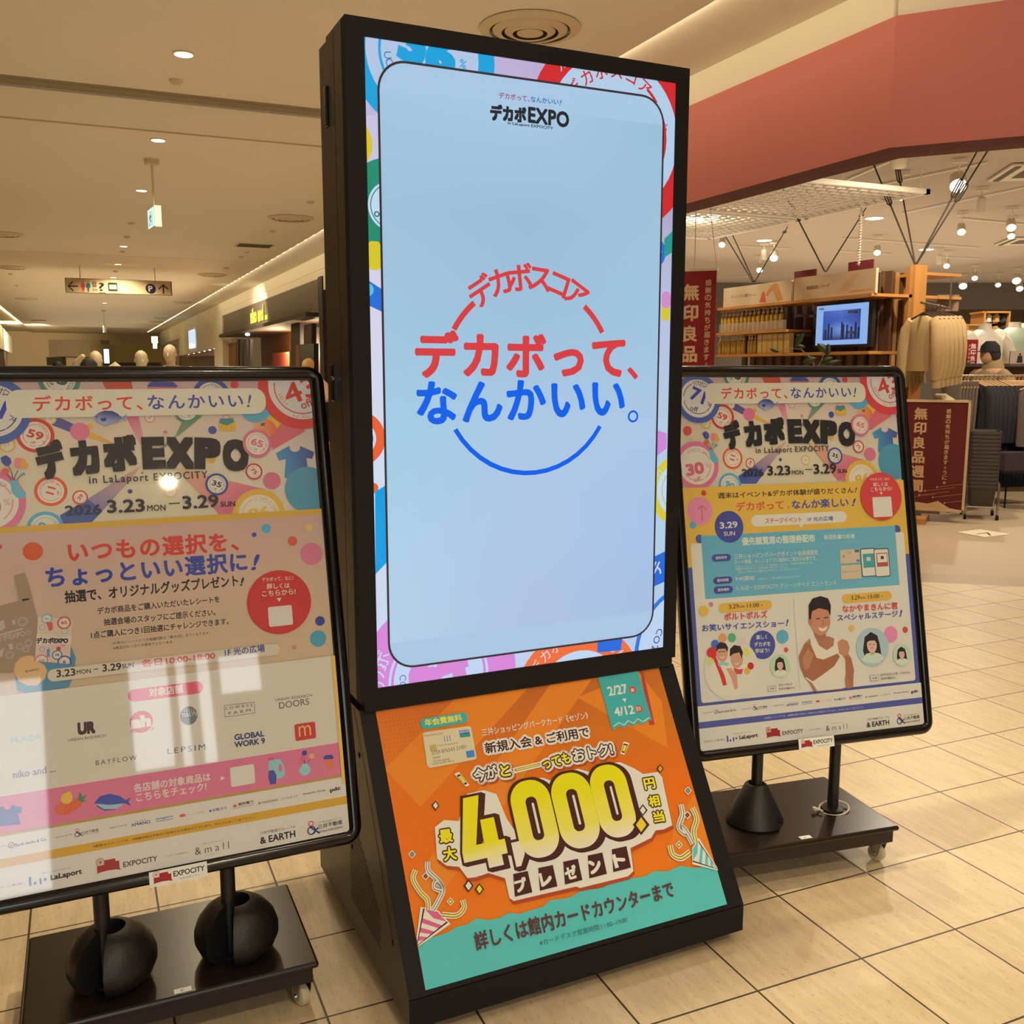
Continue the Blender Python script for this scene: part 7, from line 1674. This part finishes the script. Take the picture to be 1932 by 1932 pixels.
# freestanding maroon board
g = at_z(1765, 985, 0); dirR = Vector((.62, -.78, 0)).normalized(); nB = Vector((-dirR.y * -1, -dirR.x, 0)); nB = Vector((dirR.y, -dirR.x, 0))
if nB @ Vector((-g[0], -g[1], 0)) < 0: nB = -nB
o1 = at_p(1826, 860, g, tuple(nB)); wB = .76; aB = Vector((o1[0], o1[1], 0)) - dirR * wB; zb_, zt_ = float(at_p(1812, 967, g, tuple(nB))[2]), float(at_p(1822, 755, g, tuple(nB))[2])
mb = thing('floor_sign_board', 'maroon poster board in a cream frame standing on the store floor', 'sign', (g[0], g[1], 0))
Mb = Matrix(((dirR.x, 0, nB.x, aB.x), (dirR.y, 0, nB.y, aB.y), (0, 1, 0, zb_), (0, 0, 0, 1))); h = zt_ - zb_
b = B()
for q in ((0, 0, .022, h), (wB - .022, 0, wB, h), (0, 0, wB, .022), (0, h - .022, wB, h)): b.box(q[0], q[1], -.02, q[2], q[3], .012, Mb)
b.build('frame', mat('frame_cream', (206, 178, 140), rough=.5), mb)
A = Art([(0, 0), (1, 0), (1, 1), (0, 1)], wB - .04, h - .04, dz=.00012); A.R(0, 0, A.w, A.h, (104, 44, 42)); vtext(A, '無印良品週間', A.w * .46, A.h - .05, .112, .132, (206, 168, 128), .03); vtext(A, '感謝の気持ちが届きますように。', A.w * .78, A.h - .06, .040, .046, (206, 168, 128), .02)
A.P([(0, 0), (A.w, .0), (A.w * .86, .015), (A.w * .72, .075), (A.w * .60, .045), (A.w * .48, .055), (A.w * .3, .03), (0, .06)], (206, 172, 130), raw=True)
for k, (x_, y_) in enumerate(((.56, .16), (.50, .12), (.66, .105), (.80, .06), (.35, .09), (.70, .20))): A.L([(A.w * x_, y_), (A.w * (x_ + .34), y_ + .045)], .005, (170, 110, 92), raw=True); A.ring((A.w * x_, y_), .0001, .008, (196, 150, 120))
A.build('poster', m_sign, mb, Mb @ Matrix.Translation((.02, .02, .0))); b = B(); b.box(.02, .02, -.015, wB - .02, h - .02, -.002, Mb); b.build('back_panel', m_dark, mb)
b = B(); b.box(.30, -zb_ + .0, -.20, .46, -zb_ + .05, .22, Mb); b.build('timber_foot', m_wood, mb); b = B(); b.box(.36, -zb_ + .05, -.05, .40, .3, -.02, Mb); b.box(.2, -.03, -.04, .56, -.005, -.015, Mb); b.build('stand_leg', m_steel, mb)
# shopping baskets stacked on a cart
gb = at_z(1846, 976, 0); cart = thing('basket_cart', 'chrome wheeled cart carrying the stacked shopping baskets', 'cart', (gb[0], gb[1], 0), rotz=-.75)
for s_ in (-1, 1):
    b = B(); b.tube([(s_ * .135, -.16, .05), (s_ * .135, -.16, .30), (s_ * .135, -.14, .335), (s_ * .135, -.06, .345), (s_ * .135, .10, .345), (s_ * .135, .14, .335), (s_ * .135, .16, .30), (s_ * .135, .16, .05)], .011, 8); b.build('hoop', m_chrome, cart, smooth=True, local=True)
b = B(); b.tube([(-.135, -.16, .12), (.135, -.16, .12)], .008, 6); b.tube([(-.135, .16, .12), (.135, .16, .12)], .008, 6); b.build('cross_bar', m_chrome, cart, smooth=True, local=True)
for x in (-.135, .135):
    for y in (-.16, .16): b = B(); b.lathe([(.01, -.012), (.024, -.012), (.026, 0), (.024, .012), (.01, .012)], seg=14, M=Matrix.Translation((x, y, .027)) @ Matrix.Rotation(math.pi / 2, 4, 'Y')); b.build('wheel', m_dark, cart, smooth=True, local=True)
m_bsk = mat('basket_grey', (72, 64, 60), rough=.6)
bk = None; zt_ = float(at_d(1846, 812, float(gb @ HF))[2])
nb = 15; h_b = .20
for i in range(nb):
    zz = .125 + (zt_ - h_b - .125) * i / (nb - 1)
    if bk is None:
        bk = thing('shopping_basket', 'dark grey shopping basket at the very bottom of the nested stack', 'basket', (gb[0], gb[1], zz), rotz=-.75, group='stacked shopping baskets')
        b = B(); pr_ = [(.100, .135, 0.0), (.118, .165, h_b - .03), (.128, .176, h_b - .03), (.128, .176, h_b), (.122, .170, h_b), (.112, .160, h_b - .035), (.095, .130, .01)]
        R_ = [[b.bm.verts.new((x, y, z_)) for x, y in rrect(-sx_, -sy__, sx_, sy__, .03, 4)] for sx_, sy__, z_ in pr_]
        for k in range(len(R_) - 1):
            for q in range(len(R_[0])): b.bm.faces.new((R_[k][q], R_[k][(q + 1) % len(R_[0])], R_[k + 1][(q + 1) % len(R_[0])], R_[k + 1][q]))
        b.bm.faces.new(R_[0][::-1]); b.bm.faces.new(R_[-1]); b.build('basket_shell', m_bsk, bk, local=True, smooth=True)
        b = B(); b.tube([(-.12, -.05, h_b + .002), (-.12, .05, h_b + .002)], .007, 6); b.tube([(.12, -.05, h_b + .002), (.12, .05, h_b + .002)], .007, 6); b.build('handle', m_dark, bk, local=True)
    else: clone(bk, (gb[0], gb[1], zz), label='dark grey shopping basket, %s the nested stack' % (['', 'second from the bottom of', 'third from the bottom of', 'fourth from the bottom of', 'fifth from the bottom of', 'sixth from the bottom of', 'seventh from the bottom of', 'in the middle of', 'seventh from the top of', 'sixth from the top of', 'fifth from the top of', 'fourth from the top of', 'third from the top of', 'second from the top of', 'topmost of'][i]))
# floor mark
q = [at_z(x, y, .0015) for x, y in ((1805, 1004), (1850, 999), (1906, 1008), (1859, 1014))]
b = B(); b.prism([tuple(v) for v in q], (0, 0, .002)); fm = b.build('floor_sticker', mat('sticker_white', (236, 226, 200), rough=.5)); setp(fm, 'white diamond shaped floor sticker on the store floor', 'floor sticker')
b = B(); q = [at_z(x, y, .0036) for x, y in ((1842, 1007.5), (1864, 1004.5), (1870, 1010), (1867, 1010.4), (1862, 1005.6), (1843, 1008.2))]; b.prism([tuple(v) for v in q], (0, 0, .0005)); b.build('printed_mark', m_dark, fm)

# ---------------- clothes
m_beige2 = mat('beige_sweat', (186, 158, 112), rough=.95, noise=.04, nscale=30); m_navy = mat('navy_knit', (38, 38, 46), rough=.95, noise=.08, nscale=40); m_taupe = mat('taupe_cloth', (112, 100, 90), rough=.95); m_hang = mat('wood_hanger', (206, 164, 120), rough=.5); m_hangd = mat('dark_hanger', (64, 44, 36), rough=.5)
def garment(t, mm, W=.25, L_=.62, th=.035, sleeve=True, cuff=None):
    """draped top hung on a hanger, local x across the shoulders, y thickness, hook at origin"""
    b = B()
    rg = [(0, 0, -.085, .055, .025), (0, 0, -.11, W * .62, th * .8), (0, 0, -.15, W * .9, th), (0, 0, -.25, W * .93, th * 1.1), (0, 0, -.25 - (L_ - .2) * .5, W * .90, th * 1.15), (0, 0, -.06 - L_, W * .92, th * 1.2)]
    loft(b, rg[::-1], 22)
    for v in b.bm.verts: v.co.y += .008 * math.sin(v.co.x * 60 + v.co.z * 9) * min(1, max(0, (-v.co.z - .15) * 4))
    b.build('garment_body', mm, t, smooth=True, local=True)
    if sleeve:
        for s_ in (-1, 1):
            b = B(); b.tube([(s_ * W * .72, 0, -.12), (s_ * W * .98, 0, -.20), (s_ * W * 1.10, -.01, -.38), (s_ * W * 1.12, -.02, -.56), (s_ * W * 1.08, -.01, -.66)], [.05, .062, .062, .056, .040], 12)
            for v in b.bm.verts: v.co.y += .006 * math.sin(v.co.z * 40)
            b.build('sleeve', mm, t, smooth=True, local=True)
            b = B(); b.tube([(s_ * W * 1.08, -.01, -.655), (s_ * W * 1.05, -.005, -.73)], [.036, .038], 12); b.build('cuff', mm, t, smooth=True, local=True)
def hanger(t, mm, W=.22):
    b = B(); b.tube([(-W, 0, -.125), (-W * .5, 0, -.09), (0, 0, -.055), (W * .5, 0, -.09), (W, 0, -.125)], .009, 6); b.tube([(0, 0, -.055), (0, 0, -.03), (.015, 0, -.012), (.012, 0, .004), (0, 0, .009), (-.012, 0, .004)], .003, 5); b.build('hanger', mm, t, smooth=True, local=True)
rl0 = at_d(1742, 574, 9.3); rl1 = at_d(1800, 574, 10.2)
for i in range(6):
    px = 1744 + i * 7.6; D_ = 8.95 + i * .10; p = at_d(px, 578, D_)
    lab = 'beige sweatshirt right of the oak post, ' + nth(i, 6)
    t = thing('hanging_sweatshirt', lab, 'sweatshirt', p, rotz=-hd - 1.22 + .03 * i, group='beige sweatshirts on the side rail'); garment(t, m_beige2, W=.19, L_=.52, th=.038); hanger(t, m_hangd, .2)
b = B(); a, c = Vector(tuple(at_d(1738, 577, 8.9))), Vector(tuple(at_d(1792, 577, 9.75))); a.z = c.z = float(at_d(1760, 577, 9.3)[2]) + .004; b.tube([a, c], .012, 8); b.tube([c, (c.x, c.y, float(ztop) - .1)], .008, 6); setp(b.build('clothes_rail', m_steel, smooth=True), 'steel rail carrying the beige sweatshirts beside the oak post', 'rail')
# price card, seen from behind
pc = thing('price_card', 'translucent price card hanging right of the oak post, read from behind', 'card', at_d(1788, 572, 9.9), rotz=-hd)
a, c = at_d(1768, 572, 9.9), at_d(1809, 572, 9.9); w = float(np.linalg.norm(c - a)); z1_, z0_ = float(at_d(1788, 556, 9.9)[2]), float(at_d(1788, 587, 9.9)[2]); h = z1_ - z0_
A = Art([(0, 0), (1, 0), (1, 1), (0, 1)], w, h, dz=.00012); A.R(0, 0, w, h, (150, 124, 104)); V, F = glyphs('2,490円'); A.text_m(heavy(V, .02), F, np.array([w * .2, h * .18]), np.array([w * .85, h * .18]), h * .28, (130, 74, 66)); V, F = glyphs('春の定番価格'); A.text_m(heavy(V, .01), F, np.array([w * .25, h * .70]), np.array([w * .8, h * .70]), h * .14, (126, 84, 74))
n0 = len(A.V); A.V = [(w - v[0], v[1], v[2]) for v in A.V]
R0 = Vector((_cy, -_sy, 0)); A.build('card_print', m_sign, pc, Matrix(((R0.x, 0, -_sy, a[0]), (R0.y, 0, -_cy, a[1]), (0, 1, 0, z0_), (0, 0, 0, 1))))
b = B(); b.box(0, 0, -.004, w, h, -.001, Matrix(((R0.x, 0, -_sy, a[0]), (R0.y, 0, -_cy, a[1]), (0, 1, 0, z0_), (0, 0, 0, 1)))); b.build('card_back', m_taupe, pc)
# display table with folded trousers behind the maroon board
tc = at_d(1775, 762, 9.35); tb_ = thing('display_table', 'low oak display table behind the maroon board', 'table', (tc[0], tc[1], 0), rotz=-hd - .1); zt_ = float(tc[2]) - .02
b = B(); b.box(-.30, -.02, zt_ - .03, .16, .26, zt_); b.build('table_top', m_woodh, tb_, local=True)
for x, y in ((-.28, 0), (.12, 0), (-.28, .22), (.12, .22)): b = B(); b.box(x, y, 0, x + .03, y + .03, zt_ - .03); b.build('leg', m_wood, tb_, local=True)
def folded(name, lab, px, py, D_, w, d_, h, mm, grp=None, rot=0):
    p = at_d(px, py, D_); t = thing(name, lab, 'clothing', p, rotz=-hd + rot, group=grp); b = B(); n = 3
    for k in range(n): b.rbox(-w / 2 + .006 * k, 0, h * k / n, w / 2 - .004 * k, d_, h * (k + .92) / n, h / n * .3, 2)
    b.build('folded_cloth', mm, t, local=True, smooth=True); return t
b = B(); p = at_d(1782, 748, 9.38); loft(b, [(p[0], p[1], zt_ + .0, .16, .13), (p[0] - .01, p[1], zt_ + .035, .145, .12), (p[0] - .03, p[1], zt_ + .07, .10, .09), (p[0] - .05, p[1], zt_ + .11, .05, .05)], 20)
for v in b.bm.verts: v.co.z += .008 * math.sin(v.co.x * 40 + v.co.y * 30)
setp(b.build('draped_trousers', m_cream, smooth=True), 'cream trousers draped behind the top edge of the maroon board', 'clothing')

# dark clothes rack along the right
hR = lambda px, D_: at_d(px, 712, D_)
zr = float(at_d(1880, 709, 10.0)[2])
a, c = at_d(1792, 709, 10.0), at_d(1990, 711, 10.2); a[2] = c[2] = zr
rk = thing('clothes_rack', 'long steel clothes rack carrying grey trousers and dark tops', 'clothes rack', (a[0], a[1], 0)); b = B(); b.tube([tuple(a), tuple(c)], .013, 8); b.build('rail', m_chrome, rk, smooth=True)
for px in (1796, 1985):
    p = at_d(px, 709, 10.02); b = B(); b.tube([(p[0], p[1], 0.02), (p[0], p[1], zr)], .014, 8); b.build('upright', m_chrome, rk, smooth=True); b = B(); f = Vector(tuple(HF)) * .22; b.tube([Vector((p[0], p[1], .02)) - f, Vector((p[0], p[1], .02)) + f], .014, 8); b.build('foot', m_chrome, rk, smooth=True)
base = None
for i, px in enumerate((1838, 1845, 1853, 1861, 1869, 1878, 1887, 1894, 1902, 1909, 1916, 1923, 1930, 1938, 1946)):
    p = at_d(px, 709, 10.0 + .001 * (px - 1792)); loc = (p[0], p[1], zr + .004)
    lab = 'navy sweater on a pale wooden hanger on the clothes rack, ' + nth(i, 15)
    if base is None:
        base = thing('navy_sweater', lab, 'sweater', loc, rotz=-hd - 1.15, group='navy tops on the clothes rack'); garment(base, m_navy, W=.23, L_=1.08, th=.030, sleeve=False); hanger(base, m_hang, .2)
        for s_ in (-1, 1):
            b = B(); b.tube([(s_ * .16, 0, -.12), (s_ * .215, 0, -.22), (s_ * .235, -.01, -.45), (s_ * .235, -.01, -.68)], [.04, .048, .045, .034], 10); b.build('sleeve', m_navy, base, smooth=True, local=True)
    else: clone(base, loc, -hd - 1.15 + .03 * math.sin(i * 2.1), label=lab)
base = None
for i, px in enumerate((1797, 1803, 1809, 1815, 1821, 1827)):
    p = at_d(px, 712, 10.0); loc = (p[0], p[1], zr + .004)
    if base is None:
        base = thing('hanging_trousers', 'taupe trousers at the left end of the clothes rack, ' + nth(i, 6), 'trousers', loc, rotz=-hd - 1.2, group='taupe trousers on the clothes rack')
        b = B(); loft(b, [(0, 0, -.90, .10, .02), (0, 0, -.45, .13, .026), (0, 0, -.06, .14, .022)], 16); b.build('trouser_legs', m_taupe, base, smooth=True, local=True); hanger(base, m_hang, .14)
    else: clone(base, loc, label='taupe trousers at the left end of the clothes rack, ' + nth(i, 6))
# coat at the right edge and a dark stool-high bin of cloth
p = at_d(1962, 712, 9.5); t = thing('hanging_coat', 'taupe coat hanging at the right photo edge in front of the navy tops', 'coat', (p[0], p[1], float(at_d(1962, 712, 9.5)[2])), rotz=-hd - .9); garment(t, m_taupe, W=.20, L_=.62, th=.05, sleeve=False); hanger(t, m_hang, .18)
b = B(); slab(b, 1896, 856, 1990, 889, 9.5, .3); setp(b.build('cloth_stack', mat('denim_dark', (66, 60, 64), rough=.95, noise=.25, nscale=18)), 'dark folded cloth stack on the low shelf below the coat', 'clothing')
ls = thing('low_shelf', 'low dark shelf under the cloth stack at the right photo edge', 'shelf', at_d(1930, 892, 9.9)); b = B(); slab(b, 1893, 889.5, 1992, 894, 9.48, .34); b.build('shelf_board', m_dark, ls)
for px in (1900, 1985): b = B(); p = at_d(px, 892, 9.65); b.box(p[0] - .006, p[1] - .006, 0, p[0] + .006, p[1] + .006, float(p[2])); b.build('leg', m_dark, ls)
b = B(); p = at_z(1929, 913, 0); b.rbox(p[0] - .05, p[1] - .12, 0, p[0] + .05, p[1] + .12, .08, .03, 3); setp(b.build('shoe', m_white, smooth=True), 'white shoe on the floor at the right photo edge', 'shoe')
# counter with goods behind the rack
ct = thing('display_counter', 'dark topped counter behind the clothes rack', 'counter', at_d(1860, 690, 10.9)); b = B(); slab(b, 1797, 686, 1990, 692, 10.9, .5); b.build('counter_top', mat('counter_dark', (64, 56, 52), rough=.5), ct); b = B(); a = at_d(1810, 690, 11.0); c = at_d(1980, 690, 11.0); f = HF * .35; zc_ = float(at_d(1890, 692, 10.9)[2]); b.prism([(a[0], a[1], 0), (c[0], c[1], 0), (c[0] + f[0], c[1] + f[1], 0), (a[0] + f[0], a[1] + f[1], 0)], (0, 0, zc_)); b.build('counter_body', m_slat, ct)
for i, (px, w, mm, c_) in enumerate(((1812, .22, m_taupe, 'taupe'), (1838, .26, mat('grey_cloth', (104, 104, 98), rough=.95), 'grey'), (1895, .28, m_navy, 'navy'))):
    p = at_d(px, 708, 10.35)
ms = thing('small_sign_board', 'small maroon upright sign with white characters among the racks', 'sign', at_d(1833, 690, 10.95))
D_ = 10.95; a, c = at_d(1823, 665, D_), at_d(1844, 665, D_); z1_, z0_ = float(at_d(1833, 641, D_)[2]), float(at_d(1833, 690, D_)[2]); w = float(np.linalg.norm(c - a)); h = z1_ - z0_
Ms = Matrix(((R0.x, 0, -_sy, a[0]), (R0.y, 0, -_cy, a[1]), (0, 1, 0, z0_), (0, 0, 0, 1)))
b = B(); b.box(-.006, 0, -.02, w + .006, h + .006, -.001, Ms); b.build('frame', m_pink, ms)
A = Art([(0, 0), (1, 0), (1, 1), (0, 1)], w, h, dz=.00012); A.R(0, 0, w, h, (140, 34, 50)); vtext(A, '無印良品', w * .62, h - .04, .060, .068, (220, 200, 180), .03); vtext(A, '3月20日金', w * .25, h - .05, .028, .044, (210, 180, 160), .02); A.build('sign_print', m_sign, ms, Ms)
gs = thing('photo_panel', 'grey photo panel of a small dark figure at the right photo edge', 'poster', at_d(1915, 690, 10.9)); D_ = 10.9; a, c = at_d(1906, 675, D_), at_d(1958, 675, D_); z1_, z0_ = float(at_d(1920, 662, D_)[2]), float(at_d(1920, 690, D_)[2]); w = float(np.linalg.norm(c - a)); h = z1_ - z0_
Ms = Matrix(((R0.x, 0, -_sy, a[0]), (R0.y, 0, -_cy, a[1]), (0, 1, 0, z0_), (0, 0, 0, 1))); b = B(); b.box(0, 0, -.02, w, h, -.001, Ms); b.build('panel', m_taupe, gs)
A = Art([(0, 0), (1, 0), (1, 1), (0, 1)], w, h, dz=.00012); A.R(0, 0, w, h, (168, 152, 140)); A.ring((w * .35, h * .78), .0001, .012, (60, 50, 50)); A.P([(w * .27, h * .68), (w * .43, h * .68), (w * .46, h * .2), (w * .24, h * .2)], (50, 46, 54), raw=True); A.build('picture', m_sign, gs, Ms)
# mannequins in the store
m_mw = mat('mannequin_white', (226, 218, 204), rough=.5)
def torso(lab, px, ytop, D_, shirt_m, name='mannequin'):
    p = at_d(px, ytop, D_); H_ = float(p[2]) / .875; t = thing(name, lab, 'mannequin', (p[0], p[1], 0), rotz=-hd + .4, group='headless mannequins in the store'); b = B()
    loft(b, [(0, 0, .50 * H_, .09 * H_, .065 * H_), (0, 0, .62 * H_, .082 * H_, .06 * H_), (0, 0, .74 * H_, .10 * H_, .068 * H_), (0, 0, .80 * H_, .10 * H_, .055 * H_), (0, 0, .835 * H_, .035 * H_, .035 * H_), (0, 0, .875 * H_, .032 * H_, .032 * H_)]); b.build('torso', m_mw, t, smooth=True, local=True)
    shirt(t, H_, shirt_m, 'shirt', .48); b = B(); b.tube([(0, 0, .015), (0, 0, .50 * H_)], .02, 8); b.lathe([(.16, 0), (.16, .015)], seg=20); b.build('stand', m_chrome, t, smooth=True, local=True)
torso('headless white mannequin in a white shirt behind the cap wearer', 1859, 611, 11.75, m_mw)
torso('headless mannequin in pale green by the right photo edge, left one', 1915, 608, 12.4, mat('pale_green', (176, 196, 180), rough=.9)); torso('headless mannequin in pale green by the right photo edge, right one', 1931, 610, 13.1, mat('pale_green', (176, 196, 180)))
# back wall niche with hanging clothes
Dn = 13.4; nc = thing('clothes_niche', 'oak framed wall niche holding white, tan and navy clothes', 'wall niche', at_d(1880, 660, Dn))
for q in ((1855, 587, 1904, 590.5), (1855, 587, 1858, 668), (1901.5, 587, 1904.5, 668), (1855, 662, 1904, 666)): b = B(); slab(b, *q, Dn, .4); b.build('niche_frame', m_woodh, nc)
b = B(); slab(b, 1857, 589, 1903, 664, Dn + .38, .04); b.build('niche_back', m_dark, nc)
i = 0
for px, c_, mm in ((1866, 'white', m_mw), (1881, 'tan', mat('tan_cloth', (196, 158, 108), rough=.9)), (1895, 'navy', mat('slate_cloth', (62, 62, 76), rough=.9))):
    for k, (y0, y1) in enumerate(((592, 610), (615, 636), (639, 660))):
        b = B(); slab(b, px - 6, y0, px + 6.5 - k, y1, Dn + .05, .2); bmesh.ops.bevel(b.bm, geom=b.bm.edges[:], offset=.02, segments=2, affect='EDGES'); setp(b.build('hanging_garment', mm), '%s garment in the %s row of the oak framed niche' % (c_, ('top', 'middle', 'bottom')[k]), 'garment', 'clothes in the wall niche'); i += 1
# shelving with folded clothes at the back
sb = thing('back_shelving', 'oak back wall shelving with folded clothes, left of the white mannequin', 'shelf', at_d(1820, 650, 13.0))
for y in (613, 635, 665): b = B(); slab(b, 1787, y - 1.5, 1856, y + 1.5, 13.0, .45); b.build('shelf_board', m_woodh, sb)
for x in (1787, 1819, 1824, 1854): b = B(); slab(b, x - 1.2, 612, x + 1.2, 700, 13.0, .45); b.build('side_panel', m_woodh, sb)
b = B(); slab(b, 1826, 615, 1853, 640, 13.02, .3); b.build('drawer_front', m_wood, sb)
b = B(); slab(b, 1787, 612, 1856, 700, 13.5, .04); b.build('back_panel', m_slat, sb)
for x0, x1, y0, y1, mm, lab in ((1790, 1800, 624, 633.4, m_cream, 'cream folded clothes on the upper back shelf, left pile'), (1801, 1817, 621, 633.4, m_beige2, 'beige folded clothes on the upper back shelf, right pile'), (1789, 1803, 653, 663.4, m_mw, 'white folded clothes on the lower back shelf, left pile'), (1804, 1817, 650, 663.4, mat('lilac_cloth', (150, 148, 160), rough=.9), 'grey lilac folded clothes on the lower back shelf, right pile')):
    b = B(); slab(b, x0, y0, x1, y1, 13.05, .3); bmesh.ops.bevel(b.bm, geom=b.bm.edges[:], offset=.02, segments=2, affect='EDGES'); setp(b.build('folded_clothes', mm), lab, 'clothing', 'folded clothes on the back shelving')
b = B(); slab(b, 1290, 480, 2050, 760, 24.5, .2); struct('wall_back', b, m_gwall)
